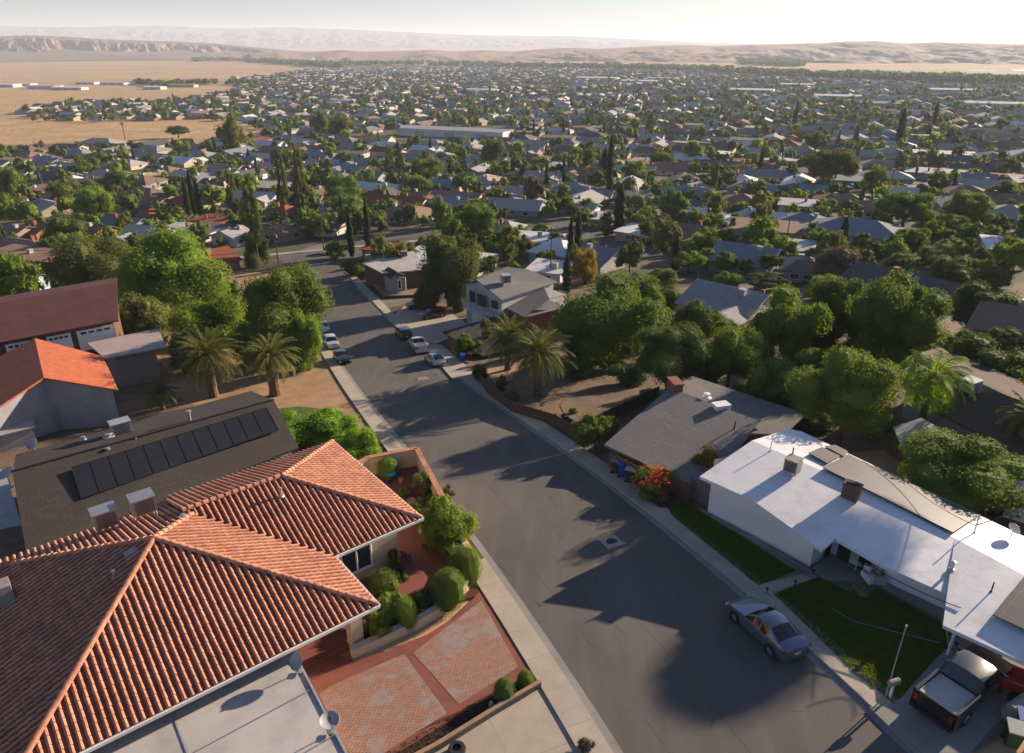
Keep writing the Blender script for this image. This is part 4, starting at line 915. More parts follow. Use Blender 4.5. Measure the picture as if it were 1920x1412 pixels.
wallrun('garden_wall', [S2(46.5, 4.5), S2(48.3, 7.8), S2(48.3, 11.55), S2(45, 11.5), S2(41, 11.45), S2(36.5, 11.4)], -7, -.55, .28, 'stucco', 'cream court wall with terracotta capping at the street side of the tile house', 'wall', 'tile', .12)
curve = [S2(29.35, 2.95), S2(29.75, 4.6), S2(30.3, 6.8), S2(31.0, 8.5), S2(32.2, 10.0), S2(33.6, 10.85), S2(35.3, 11.2), S2(36.5, 11.3)]
wallrun('curved_wall', curve, -2.6, [-.38, -.40, -.45, -.5, -.6, -.75, -1.0, -1.1], .3, 'stucco', 'low curved cream planter wall between the hedge and the paved drive', 'wall', 'stucco', .1)
inner = [S2(31.3, 3.0), S2(31.9, 5.0), S2(32.6, 7.2), S2(33.6, 8.9), S2(35.0, 10.2), S2(36.5, 10.6)]
pl = MB(); pl.prism([*curve, *inner[::-1]], -2.3, -.95); o = pl.build('planter_soil', 'mulch'); o['kind'] = 'structure'
def shrub(px, py, rx, ry, mat, label, z=None, kind='round', res=2, name='shrub', cat='shrub', group='clipped shrubs round the patio', trunk=.02, up=0.0):
    """shrub standing at a fixed level z"""
    p = P(px, py, z + .5); 
    for _ in range(8):
        dist = (p - Vector((0, 0, HC))).length; Rx = rx * dist / F; dep = atan2(HC - p.z, hypot(p.x, p.y)); V = ry * dist / F; Hz = sqrt(max(.04, V*V - (Rx*sin(dep))**2)) / cos(dep) if V > Rx*sin(dep)*1.1 else Rx * .8; p = P(px, py, z + Hz * (1 + trunk))
    return plant((p.x, p.y, z), Rx, Hz, kind, mat, label, cat, name, group, res, zc=1 + trunk - .06, parts=False)
shrub(833, 985, 60, 55, 'leaf_bright', 'largest loose leafy bush at the roof corner over the street edge', -2.0, res=3)
shrub(800, 950, 34, 26, 'leaf_green', 'leafy bush spreading in front of the red court', -2.0, res=2)
shrub(871, 1058, 33, 36, 'leaf_green', 'rounded dark bush at the kerb beside the largest bush', -1.3, res=3, kind='ball')
shrub(841, 1103, 33, 38, 'leaf_green', 'egg shaped clipped bush on the bend of the planter wall', -.95, res=3, kind='ball')
shrub(762, 1150, 21, 30, 'leaf_bright', 'small pointed clipped bush midway along the planter wall', -.95, res=3, kind='ball')
shrub(797, 1122, 26, 18, 'leaf_dark', 'low clipped hedge clump behind the pointed bush', -1.0); shrub(735, 1137, 30, 20, 'leaf_green', 'flat topped hedge clump near the arch pillar', -1.0); shrub(712, 1172, 24, 28, 'leaf_green', 'dark leafy bush beside the arch pillar', -1.0)
shrub(680, 1180, 16, 16, 'leaf_dark', 'spiky low plant at the foot of the arch pillar', -1.0)
shrub(716, 1095, 34, 15, 'leaf_green', 'low clipped hedge under the two windows', -2.0, kind='ball'); shrub(745, 1078, 22, 20, 'leaf_dark', 'dense shrub against the cream wall corner', -2.0); shrub(738, 1045, 11, 24, 'leaf_olive', 'thin climbing plant on the cream wall', -2.0)
shrub(727, 876, 22, 20, 'leaf_green', 'round clipped bush inside the court wall', -2.0, res=3, kind='ball'); shrub(812, 925, 26, 16, 'leaf_olive', 'dusty olive bush at the end of the court wall', -2.0); shrub(838, 925, 16, 17, 'leaf_brown', 'brownish feathery bush beside the kerb', -2.2)
shrub(790, 905, 20, 24, 'leaf_olive', 'tall potted plant with pale leaves by the court wall', -2.0); shrub(763, 855 + 9, 12, 9, 'leaf_dark', 'small plant in the far corner of the court', -2.0); shrub(758, 922, 15, 13, 'leaf_bright', 'yellow green plant in a pot near the roof edge', -2.0)
shrub(783, 915, 11, 10, 'leaf_red', 'red flowering plant in the court', -2.0)
shrub(945, 1296, 21, 23, 'leaf_dark', 'larger round clipped shrub in the planting strip', -.55, res=3, group='round shrubs by the paved drive', kind='ball'); shrub(985, 1275, 17, 18, 'leaf_green', 'smaller round clipped shrub nearest the sidewalk', -.5, res=3, group='round shrubs by the paved drive', kind='ball')
def pot(px, py, z, r, hh, label, mat='tile', name='plant_pot'):
    c = P(px, py, z); m = MB(); m.lathe(c, [(r*.6, 0), (r*.95, hh*.9), (r*1.08, hh*.9), (r*1.08, hh), (r*.85, hh), (r*.8, hh*.85), (0, hh*.82)], 14); return tag(m.build(name, mat), label, 'plant pot', 'pots in the court')
pot(772, 948, -2.0, .28, .5, 'terracotta pot holding a dry plant beside the roof edge'); pot(743, 897, -2.0, .25, .45, 'blue glazed pot beside the round court bush', 'bin_blue'); pot(752, 905, -2.0, .2, .4, 'small terracotta pot in the middle of the court'); pot(790, 1000, -2.0, .22, .4, 'white pot half hidden beneath the largest bush', 'white'); pot(770, 862, -2.0, .2, .4, 'white urn in the far court corner', 'white')
def chair(px, py, z, rz, label, mat='plastic', group='garden chairs on the patio'):
    c = P(px, py, z); r = thing('garden_chair', label, 'chair', c, group, rz); s = MB(); s.box((0, 0, .42), (.46, .44, .05)); s.build('seat', mat, r, off=(0, 0, 0)); b = MB()
    for k in range(5): b.beam((-.2 + .1*k, -.21, .44), (-.2 + .1*k, -.28, .92), .03)
    b.beam((-.24, -.28, .92), (.24, -.28, .92), .05); b.build('backrest', mat, r, off=(0, 0, 0))
    for sx in (-1, 1):
        for sy in (-1, 1): l = MB(); l.beam((sx*.2, sy*.19, .42), (sx*.24, sy*.24, 0), .035); l.build('leg', mat, r, off=(0, 0, 0))
        a = MB(); a.beam((sx*.24, -.24, .66), (sx*.24, .2, .62), .04); a.build('armrest', mat, r, off=(0, 0, 0))
    return r
chair(762, 1053, -2.0, -.5, 'black metal garden chair against the cream wall corner'); chair(800, 1033, -2.0, 1.0, 'dark maroon garden chair under the largest bush')
tb = thing('garden_table', 'small round turquoise table in the court', 'table', P(733, 903, -2.0)); m = MB(); m.lathe((0, 0, 0), [(0, .72), (.38, .72), (.38, .69), (0, .69)], 16); m.build('tabletop', leafmat('turquoise', (.03, .33, .30), (.03, .30, .28), 0), tb, off=(0, 0, 0)); m = MB(); m.tube([(0, 0, 0), (0, 0, .7)], .04, 8); m.lathe((0, 0, 0), [(.2, 0), (.2, .03), (.04, .06)], 10); m.build('pedestal', 'plastic', tb, off=(0, 0, 0))
chair(722, 893, -2.0, 2.0, 'pale chair beside the turquoise court table', 'greymetal')
# boards along the planting strip
kb = [G(770, 1436, 0), G(822, 1408, 0), G(938, 1335, 0), G(1013, 1291, 0)]
wallrun('planter_kerb', [tuple(p[:2]) for p in kb], [p.z - .2 for p in kb], [p.z + .42 for p in kb], .16, 'wood_grey', 'weathered board kerb between the planting strip and the concrete drive', 'planter kerb', 'wood_lit', .04)
m = MB(); c = G(921, 1322, .3); tag(m and (m.lathe((c.x, c.y, c.z - .1), [(.02, -.1), (.10, 0), (.12, .16), (.07, .30), (0, .34)], 10), m.build('garden_statue', 'greymetal'))[1], 'small pale garden ornament at the foot of the larger round shrub', 'ornament')
c = G(857, 1408, .2); m = MB(); m.lathe((c.x, c.y, c.z - .2), [(.0, .1), (.2, .1), (.36, .12), (.4, .3), (.36, .42), (.2, .42), (.2, .3)], 18); tag(m.build('plant_tub', 'plastic'), 'black round tub on the concrete drive at the photo edge', 'tub')
c = G(1098, 1402, .2); plant((c.x, c.y, c.z - .2), .42, .3, 'round', 'leaf_brown', 'small dry reddish plant at the sidewalk edge', 'plant', 'small_plant', res=1, parts=False)

# ------------------------------------------------------------------ generic pixel-defined roofs
def px_house(name, label, cat, verts, faces, outline, zf, roofmat, wallmat, inset=.5, th=.2, group=None, cols=None):
    """verts: name -> (px, py, z)."""
    W = {k: P(*v) for k, v in verts.items()}; polys = [[tuple(W[k]) for k in f] for f in faces]; cx = sum(W[k].x for k in outline) / len(outline); cy = sum(W[k].y for k in outline) / len(outline)
    zf0 = zf(cx, cy) if callable(zf) else zf; root = thing(name, label, cat, (cx, cy, zf0), group); r = MB()
    for p in polys: r.slab(p, th)
    r.build('roof', roofmat, root)
    if wallmat:
        w = MB(); foot = offset_poly([tuple(W[k]) for k in outline], inset); walls(w, foot, polys, zf if not callable(zf) else (lambda x, y: zt(x, y) - .5), th + .02); w.build('wall', wallmat, root)
    return root, W, polys
def px_wallbox(parent, a, b, z0, z1, out, nm, mat, th=.06):
    """thin panel on a wall between two pixels at given heights (window, door)."""
    A, B = P(*a, z0), P(*b, z0); o = Vector((*out, 0)).normalized() * th; m = MB(); m.prism([tuple((A)[:2]), tuple((B)[:2]), tuple((B + o)[:2]), tuple((A + o)[:2])], z0, z1); return m.build(nm, mat, parent)
# the white roofed house
WH = dict(rL=(1312, 893, 2.35), rM=(1410, 937, 3.0), rR=(1541, 1031, 2.25), al=(1566, 1009, 2.5), b=(1655, 1060, 2.3), cc=(1806, 1128, 2.15), K=(1768, 1172, 2.0), e=(1995, 1276, 1.9), a=(1410, 826, 3.6), c=(1634, 923, 3.6), d=(1790, 1009, 3.5), f=(1995, 1118, 3.4), b0=(1480, 804, 2.95), b1=(1503, 809, 2.8), b2=(1620, 864, 2.3), b3=(1834, 965, 1.7), b4=(1925, 1008, 1.6), b5=(1995, 1042, 1.6))
_a, _c, _b = P(1410, 826, 3.35), P(1634, 923, 2.8), P(1655, 1060, 2.0)
_n = (_c - _a).cross(_b - _a); _n = _n if _n.z > 0 else -_n; _pz = lambda x, y: _a.z - (_n.x * (x - _a.x) + _n.y * (y - _a.y)) / _n.z
WH.update(K=(1768, 1172, 1.75), e=(1995, 1276, 1.9), f=(1995, 1118, 2.5))
for k in ('a', 'c', 'rL', 'rM', 'rR', 'al', 'b', 'cc', 'd'):
    z = 2.5
    for _ in range(60): p = P(WH[k][0], WH[k][1], z); z = z * .3 + .7 * _pz(p.x, p.y)
    WH[k] = (WH[k][0], WH[k][1], z)
wh, W, wpol = px_house('white_house', 'long low white house with a bright white coated roof and solar panels', 'house', WH, [('rL', 'rM', 'a'), ('rM', 'c', 'a'), ('rM', 'rR', 'c'), ('rR', 'al', 'c'), ('al', 'b', 'd', 'c'), ('b', 'cc', 'd'), ('cc', 'K', 'd'), ('K', 'e', 'f', 'd'), ('a', 'c', 'b2', 'b1', 'b0'), ('c', 'd', 'b3', 'b2'), ('d', 'f', 'b5', 'b4', 'b3')], ['rL', 'rM', 'rR', 'al', 'b', 'cc', 'K', 'e', 'f', 'b5', 'b4', 'b3', 'b2', 'b1', 'b0'], -.45, 'whiteroof', None)
Lb, Rb = P(1327, 955, -1.1), P(1518, 1063, -.5); ALC = P(1560, 1042, -.4); w = MB(); foot = [Lb[:2], Rb[:2], (Rb + (P(1556, 1036, -.4) - Rb))[:2], P(1600, 1062, -.4)[:2], P(1640, 1090, -.4)[:2], P(1806, 1172, -.3)[:2], P(1880, 1105, .0)[:2], W['b3'].lerp(W['d'], .2)[:2], W['b1'].lerp(W['c'], .12)[:2], W['b0'].lerp(W['c'], .1)[:2], W['a'].lerp(W['rM'], .12)[:2]]
walls(w, [tuple(f) for f in foot], wpol, -3.0, .22); w.build('wall', 'white', wh)
out_ = Vector((Rb.y - Lb.y, -(Rb.x - Lb.x))).normalized(); out_ = out_ if out_.x < 0 else -out_
for nm, a, b, z0, z1, mt in (('door', (1545, 1046), (1556, 1039), -.35, 1.7, 'dark'), ('window', (1568, 1044), (1590, 1057), .2, 1.3, 'dark')): px_wallbox(wh, a, b, z0, z1, out_, nm, mt)
px_wallbox(wh, (1606, 1068), (1622, 1077), -.35, 1.6, out_, 'door', 'dark')
for q in ((1775, 1232), (1990, 1330)): pst = MB(); c = P(*q, 0); pst.beam((c.x, c.y, -.2), (c.x + .05, c.y + .05, 1.55), .11); pst.build('carport_post', 'white', wh)
def zr(px, py):
    z = 3.0
    for _ in range(40): p = P(px, py, z); z = z * .3 + .7 * roof_z(wpol, p.x, p.y)
    return z
rzw = atan2((W['c'] - W['a']).y, (W['c'] - W['a']).x)
_z = zr(1487, 885); box_unit(1487, 871, _z + .55, (.85, .85, .8), rzw, 'square evaporative cooler standing on the white roof ridge', 'roof_cooler', 'coolerbox', 'roof cooler', base=.15); vent(1486, 852, _z + .95, .5, .045, 'thin dark pipe rising beside the white roof cooler', 'plastic')
_z = zr(1594, 933); c = P(1594, 933, _z); m = MB(); m.box((c.x, c.y, _z + .4), (.95, .62, 1.1), rzw); m.box((c.x, c.y, _z + .98), (1.02, .70, .07), rzw); m.box((c.x, c.y, _z + 1.05), (.6, .32, .1), rzw, 1); m.build('chimney', ['brick_dark', 'dark'], wh)
for x_, y_, h_, r_v, lb_, mt_, hd_ in ((1444, 846, .7, .03, 'thin antenna stub on the white roof', 'greymetal', False), (1784, 1068, .42, .08, 'short capped pipe low on the white roof', 'metal', True), (1858, 1110, .65, .035, 'slim dark pipe over the white carport roof', 'plastic', False), (1826, 1000, 1.3, .03, 'service mast rising from the white roof by the solar panels', 'greymetal', False)): vent(x_, y_, zr(x_, y_), h_, r_v, lb_, mt_, hood=hd_, name='service_mast' if 'mast' in lb_ else 'roof_vent')
def _unused(): pass
def on_plane(poly, px, py, lift):
    z = poly[0][2]
    for _ in range(30): p = P(px, py, z); z = plane_z(poly)(p.x, p.y) + lift
    return P(px, py, z)
bp = [tuple(W[k]) for k in ('c', 'd', 'b3', 'b2')]
def panel_on(parent, plane, pxs, lift, mat, nm='solar_panel'):
    m = MB(); m.slab([on_plane(plane, x, y, lift) for x, y in pxs], .05); return m.build(nm, mat, parent)
panel_on(wh, bp, [(1516, 849), (1541, 838), (1576, 855), (1551, 868)], .16, 'solar_light'); panel_on(wh, bp, [(1543, 876), (1580, 857), (1590, 851), (1835, 966), (1787, 998)], .18, 'solar_light')
panel_on(wh, bp, [(1546, 836), (1567, 834), (1590, 846), (1583, 856)], .16, 'solar_light')
cpn = [tuple(W[k]) for k in ('K', 'e', 'f', 'd')]
panel_on(wh, cpn, [(1862, 1152), (1925, 1075), (1990, 1105), (1990, 1212)], .30, 'solar_light')
dish(1900, 992, zr(1900, 1005) + .8, 'grey satellite dish at the back edge of the white roof', .36, (.9, .3, .3), .85)
# shingle roof below the tile house with solar array
BH = dict(A=(30, 852, -2.5), B=(470, 733, -2.5), R1=(23, 884, -1.2), R2=(513, 750, -1.2), C=(50, 1040, -3.3), D=(560, 838, -3.3))
bh, W, bpol = px_house('shingle_house', 'long black shingled house with a wide dark solar array', 'house', BH, [('A', 'B', 'R2', 'R1'), ('R1', 'R2', 'D', 'C')], ['A', 'B', 'R2', 'D', 'C', 'R1'], -9, 'shing_black', 'coolerbox')
sp_ = [tuple(W[k]) for k in ('R1', 'R2', 'D', 'C')]
sa = panel_on(bh, sp_, [(134, 876), (500, 764), (522, 806), (152, 935)], .24, 'solar'); sa.name = 'solar_array'
m = MB(); q = [on_plane(sp_, x, y, .26) for x, y in ((134, 876), (500, 764), (522, 806), (152, 935))]
for t in np.linspace(0, 1, 13): m.beam(q[0].lerp(q[1], t), q[3].lerp(q[2], t), .03, .02)
for t in (0, .5, 1): m.beam(q[0].lerp(q[3], t), q[1].lerp(q[2], t), .03, .02)
m.build('panel_rail', 'plastic', bh)
m = MB(); m.tube([P(20, 884, -1.15), P(513, 749, -1.15)], .09, 6); m.build('ridge_cap', 'plastic', bh)
box_unit(226, 800, -1.35, (1.5, 1.1, 1.0), RZT, 'boxy white cooler near the ridge of the black shingled roof', 'roof_cooler', 'greymetal', 'roof cooler', base=.25)
vent(357, 792, -1.6, 1.0, .14, 'tall galvanised flue on the black shingled roof', hood=True); vent(203, 848, -1.55, .28, .12, 'squat bright vent on the black shingled roof', hood=True); vent(256, 827, -1.45, .3, .07, 'small pipe near the ridge of the black shingled roof'); vent(156, 824, -2.0, .15, .12, 'low pale vent on the far slope of the black shingled roof', hood=True); vent(204, 818, -1.7, .2, .2, 'wide white flashing vent beside the boxy cooler', 'greymetal', hood=True)
dish(62, 833, -1.9, 'white satellite dish beyond the black shingled roof', .5, (-.3, -.6, .7), 1.2); dish(12, 888, -1.5, 'large dish at the photo edge beside the black shingled roof', .6, (-.2, -.3, .8), 1.2)
vent(58, 965, -2.9, .6, .04, 'bent service mast at the low edge of the black shingled roof', 'greymetal', name='service_mast')
# red clay roofed house and its neighbours
ZR = -5.6
rh, W, rpol = px_house('clay_roof_house', 'house with walls greyed for shade and a vivid orange red clay gable roof', 'house', dict(a=(65, 634, ZR+1.9), b=(82, 708, ZR+1.9), c=(222, 731, ZR), d=(193, 668, ZR), e=(-60, 800, ZR), f=(-60, 700, ZR)), [('a', 'd', 'c', 'b'), ('f', 'a', 'b', 'e')], ['a', 'd', 'c', 'b', 'e', 'f'], -14, 'roof_orange', 'shade_wall', .5)
outr = (W['b'] - W['a']).normalized(); 
for a, b in (((115, 770), (143, 763)), ((186, 752), (214, 745))): px_wallbox(rh, a, b, ZR-2.2, ZR-.9, outr[:2], 'window', 'greymetal')
px_wallbox(rh, (64, 790), (90, 784), ZR-3.1, ZR-1.6, outr[:2], 'door', 'dark')
ln, W, _ = px_house('lean_to', 'white flat roofed lean-to beside the shade-greyed gable wall', 'lean-to', dict(a=(-60, 795, -7.2), b=(57, 768, -7.2), c=(66, 800, -7.6), d=(-60, 832, -7.6)), [('a', 'b', 'c', 'd')], ['a', 'b', 'c', 'd'], -14, 'greymetal', 'shade_wall', .3, .12)
LR = -5.0
lr, W, _ = px_house('long_garage_building', 'long building under a dark maroon roof with pale garage doors', 'building', dict(a=(-70, 580, LR+2.4), b=(219, 529, LR+2.4), c=(222, 600, LR), d=(-70, 655, LR), e=(-70, 568, LR+1.9), f=(219, 520, LR+1.9)), [('a', 'b', 'c', 'd'), ('a', 'e', 'f', 'b')], ['e', 'f', 'b', 'c', 'd', 'a'], -17, 'roof_maroon', 'wood', .7)
o2 = (W['d'] - W['a']); o2.z = 0; o2.normalize(); ca, cb = W['d'] - o2 * .64, W['c'] - o2 * .64
for t0, t1 in ((.02, .17), (.24, .42), (.50, .66), (.70, .96)):
    A, B = ca.lerp(cb, t0), ca.lerp(cb, t1); m = MB(); m.prism([tuple(A[:2]), tuple(B[:2]), tuple((B + o2*.08)[:2]), tuple((A + o2*.08)[:2])], LR - 3.4, LR - .65); gd = m.build('garage_door', 'white', lr)
    m = MB()
    for k in range(4): q0 = A.lerp(B, .1 + .21*k); q1 = A.lerp(B, .25 + .21*k); m.prism([tuple((q0 + o2*.08)[:2]), tuple((q1 + o2*.08)[:2]), tuple((q1 + o2*.1)[:2]), tuple((q0 + o2*.1)[:2])], LR - 1.2, LR - .9)
    m.build('door_light', 'glass', gd, off=tuple(wloc(lr)))
px_house('garden_pavilion', 'open pinkish metal roofed pavilion beside the orange roof', 'pavilion', dict(a=(163, 643, -7.0), b=(296, 616, -7.0), c=(313, 650, -7.5), d=(197, 672, -7.5)), [('a', 'b', 'c', 'd')], ['a', 'b', 'c', 'd'], -15, 'roof_pink', 'coolerbox', 1.3, .14)
wallrun('terrace_wall', [tuple(G(222, 712)[:2]), tuple(G(305, 690)[:2])], [G(222, 712).z - .3, G(305, 690).z - .3], [G(222, 712).z + 1.1, G(305, 690).z + 1.1], .3, 'stucco', 'pale terrace wall below the pinkish pavilion', 'wall')
# grey roofed house across the street
zg = -1.0
gh, W, gpol = px_house('grey_roof_house', 'low house with a broad worn grey shingled roof and brick chimney', 'house', dict(a=(1255, 727, zg+1.3), b=(1424, 789, zg+1.3), c=(1322, 923, zg), d=(1133, 833, zg), e=(1298, 705, zg+.5), f=(1511, 776, zg+.4), g=(1468, 815, zg+.2), h=(1400, 812, zg+.3), i=(1240, 742, zg+.6)), [('a', 'b', 'c', 'd'), ('e', 'f', 'g', 'h', 'i')], ['a', 'b', 'c', 'd'], -8, 'shing_grey', 'wood', .8)
w = MB(); walls(w, offset_poly([tuple(W[k]) for k in ('e', 'f', 'g', 'h', 'i')], .5), gpol, -8, .3); w.build('wall', 'wood', gh)
c = P(1266, 722, zg+1.6); m = MB(); m.box((c.x, c.y, zg+1.1), (.8, 1.6, 1.7), -TH*0 + .2); m.box((c.x, c.y, zg+2.0), (.95, 1.75, .1), .2); m.build('chimney', 'brick', gh)
box_unit(1352, 763, zg+1.3, (1.3, .9, .5), .3, 'low white flat cooler between the two grey roofs', 'roof_cooler', 'white', 'roof cooler', extra=False, base=.2); vent(1325, 745, zg+1.2, .25, .18, 'white hooded vent on the grey shingled ridge', 'white', hood=True)
for x, y, hh, lb in ((1343, 773, .5, 'upper black pipe on the grey shingled roof'), (1377, 804, .7, 'taller black pipe lower on the grey shingled roof'), (1402, 787, .35, 'short black pipe near the corner of the grey shingled roof')): vent(x, y, zg+1.0, hh, .055, lb, 'plastic')
# far right brown roof house
zb = 0.7
rr, W, _ = px_house('brown_roof_house', 'large house with a dark brown shingled roof behind the drooping queen palm', 'house', dict(a=(1722, 663, zb+1.6), b=(1880, 738, zb+1.6), b2=(1990, 782, zb+1.5), c=(1990, 905, zb), d=(1888, 838, zb), e=(1748, 768, zb), f=(1690, 720, zb), g=(1760, 650, zb+.5), h=(1990, 745, zb+.5)), [('a', 'b', 'd', 'e', 'f'), ('b', 'b2', 'c', 'd'), ('a', 'g', 'h', 'b2', 'b')], ['g', 'h', 'b2', 'c', 'd', 'e', 'f', 'a'], -8, shingle('brown_shingles', (.135, .105, .08), (.105, .082, .065), .3, .9), 'wall_grey', .6)
for a, b in (((1768, 795), (1776, 799)), ((1796, 808), (1808, 815)), ((1830, 826), (1840, 831))): px_wallbox(rr, a, b, zb-1.6, zb-.7, (-.6, -.8), 'window', 'dark')
box_unit(1820, 722, zb+1.9, (1.3, 1.1, .9), .5, 'square cooler with pale lid on the brown shingled roof', 'roof_cooler', 'greymetal', 'roof cooler', base=.3)
for i, (q0, q1, q2, q3, lb) in enumerate((((1675, 800), (1728, 783), (1805, 828), (1690, 838), 'bluish white shed roof beside the brown roofed house'), ((1600, 690), (1660, 672), (1690, 690), (1640, 712), 'pale canopy roof behind the drooping queen palm'))):
    zz = (.2, -1.4)[i]; px_house('shed', lb, 'shed', dict(a=(*q0, zz), b=(*q1, zz+.3), c=(*q2, zz), d=(*q3, zz-.3)), [('a', 'b', 'c', 'd')], ['a', 'b', 'c', 'd'], -9, 'greymetal', 'coolerbox', .25, .1)
px_house('tarp_shelter', 'white fabric shelter at the photo edge behind the citrus tree', 'shelter', dict(a=(1896, 880, 1.8), b=(1990, 900, 2.0), c=(1990, 960, 1.4), d=(1888, 930, 1.2)), [('a', 'b', 'c', 'd')], ['a', 'b', 'c', 'd'], -7, 'cloth_white', 'cloth_white', .15, .1)
px_house('shed', 'low blue grey roof at the photo edge below the black shingled house', 'shed', dict(a=(-60, 885, -5.0), b=(8, 880, -5.0), c=(46, 1000, -5.2), d=(-60, 1030, -5.2)), [('a', 'b', 'c', 'd')], ['a', 'b', 'c', 'd'], -9, 'greymetal', 'coolerbox', .2, .12)
# street-side dark roofs, two storey house, cottage
z2 = -10.0
px_house('street_garage', 'low dark shingled garage beside the driveway and blue bins', 'garage', dict(a=(830, 622, z2), b=(940, 590, z2+.6), c=(1010, 640, z2+.6), d=(905, 668, z2)), [('a', 'b', 'c', 'd')], ['a', 'b', 'c', 'd'], -16, 'shing_black', 'brick', .5)
z3 = -6.6
ts, W, tp = px_house('two_storey_house', 'white two storey house with a grey gable roof and curved balcony', 'house', dict(a=(866, 535, z3), b=(893, 524, z3+1.2), c=(940, 562, z3), d=(1045, 528, z3), e=(990, 505, z3+1.2), f=(950, 500, z3)), [('b', 'c', 'd', 'e'), ('a', 'b', 'e', 'f')], ['a', 'b', 'c', 'd', 'e', 'f'], -19, 'shing_grey', 'wall_white', .4)
ow = Vector((W['b'] - W['e'])[:2]).normalized(); bl = MB(); A, B = Vector(W['a'][:2]), Vector(W['c'][:2]); crv = [A.lerp(B, t) + ow * (1.6 * sin(pi * min(1, t*1.05)) + .1) for t in np.linspace(0, 1, 9)]
bl.prism([tuple(A), *[tuple(p) for p in crv], tuple(B)], z3 - 2.9, z3 - 2.7); bo = bl.build('balcony', 'wall_white', ts); rl = MB()
for p, q in zip(crv, crv[1:]):
    rl.beam((p.x, p.y, z3 - 1.75), (q.x, q.y, z3 - 1.75), .07); 
    for t in (0, .33, .66): g_ = p.lerp(q, t); rl.beam((g_.x, g_.y, z3 - 2.7), (g_.x, g_.y, z3 - 1.75), .05)
rl.build('railing', 'wall_white', bo, off=tuple(wloc(ts)))
for t0, t1, zz0, zz1 in ((.15, .28, -2.3, -.6), (.36, .55, -2.4, -.6), (.70, .84, -2.0, -.8), (.2, .7, -6.2, -3.9)):
    A_, B_ = A.lerp(B, t0), A.lerp(B, t1); m = MB(); m.prism([tuple(A_ - ow*.34), tuple(B_ - ow*.34), tuple(B_ - ow*.46), tuple(A_ - ow*.46)], z3 + zz0, z3 + zz1); m.build('window' if zz0 > -4 else 'garage_door', 'glass' if zz0 > -4 else 'white', ts)
px_house('hip_roof_house', 'dark hip roofed house behind the twin palms', 'house', dict(a=(925, 565, -8.3), b=(1020, 538, -6.9), c=(985, 595, -8.3), d=(1065, 575, -8.3), e=(1062, 552, -8.3), f=(1000, 535, -8.3), g=(1030, 560, -7.2)), [('a', 'b', 'g', 'c'), ('c', 'g', 'b', 'e', 'd'), ('a', 'f', 'b')], ['a', 'f', 'b', 'e', 'd', 'c'], -17, 'shing_grey', 'brick', .5)
box_unit(948, 522, z3 + 1.5, (1.3, 1.3, 1.1), .3, 'grey metal cooler on the two storey house roof', 'roof_cooler', 'greymetal', 'roof cooler', base=.3)
px_house('flat_roof_house', 'pale flat roofed house beyond the small cottage', 'house', dict(a=(678, 492, -12.2), b=(775, 470, -12.0), c=(800, 505, -12.0), d=(717, 512, -12.2)), [('a', 'b', 'c', 'd')], ['a', 'b', 'c', 'd'], -20, 'greyflat', 'wood', .5)
box_unit(690, 482, -11.4, (1.0, 1.0, .9), .3, 'tan roof cooler at the corner of the pale flat roof', 'roof_cooler', 'coolerbox', 'roof cooler', base=.1); box_unit(757, 475, -11.3, (1.2, 1.2, .9), .3, 'tan domed cooler on the pale flat roof', 'roof_cooler', 'coolerbox', 'roof cooler', base=.1)
cz = -12.6
ct, W, _ = px_house('garden_cottage', 'tiny grey cottage with a dark gable roof on the deck', 'cottage', dict(a=(714, 511, cz), b=(728, 500, cz+.9), c=(745, 511, cz+.9), d=(731, 521, cz), e=(761, 516, cz)), [('a', 'b', 'c', 'd'), ('b', 'c', 'e')], ['a', 'b', 'c', 'd'], -18, 'shing_black', 'wall_grey', .1)
c = P(746, 530, cz - 1.2); m = MB(); m.box((c.x, c.y, cz - 1.4), (3.1, .3, 2.6), -.1); m.build('gable_wall', 'wall_grey', ct); m = MB(); m.box((c.x, c.y - .2, cz - 1.5), (1.5, .1, 2.0), -.1); m.box((c.x-.35, c.y - .27, cz - 1.5), (.45, .06, 1.6), -.1, 1); m.box((c.x+.35, c.y - .27, cz - 1.5), (.45, .06, 1.6), -.1, 1); m.build('french_door', ['white', 'dark'], ct)
dk = MB(); D = [P(694, 532, -15.6), P(718, 555, -15.6), P(792, 552, -15.6), P(782, 530, -15.6), P(730, 528, -15.6)]; dk.slab(D, .3); dt = thing('wooden_deck', 'sunlit raised timber deck around the small cottage', 'deck', D[1]); dk.build('deck_floor', 'wood_lit', dt); fe = MB()
for a, b in zip([D[0], D[1]], [D[1], D[2]]):
    L = (b - a).length; n = int(L / .2)
    for k in range(n): p = a.lerp(b, k / n); fe.beam((p.x, p.y, -20), (p.x, p.y, -15.5 + .02 * (k % 2)), .17, .04)
fe.build('skirt_fence', 'wood', dt)
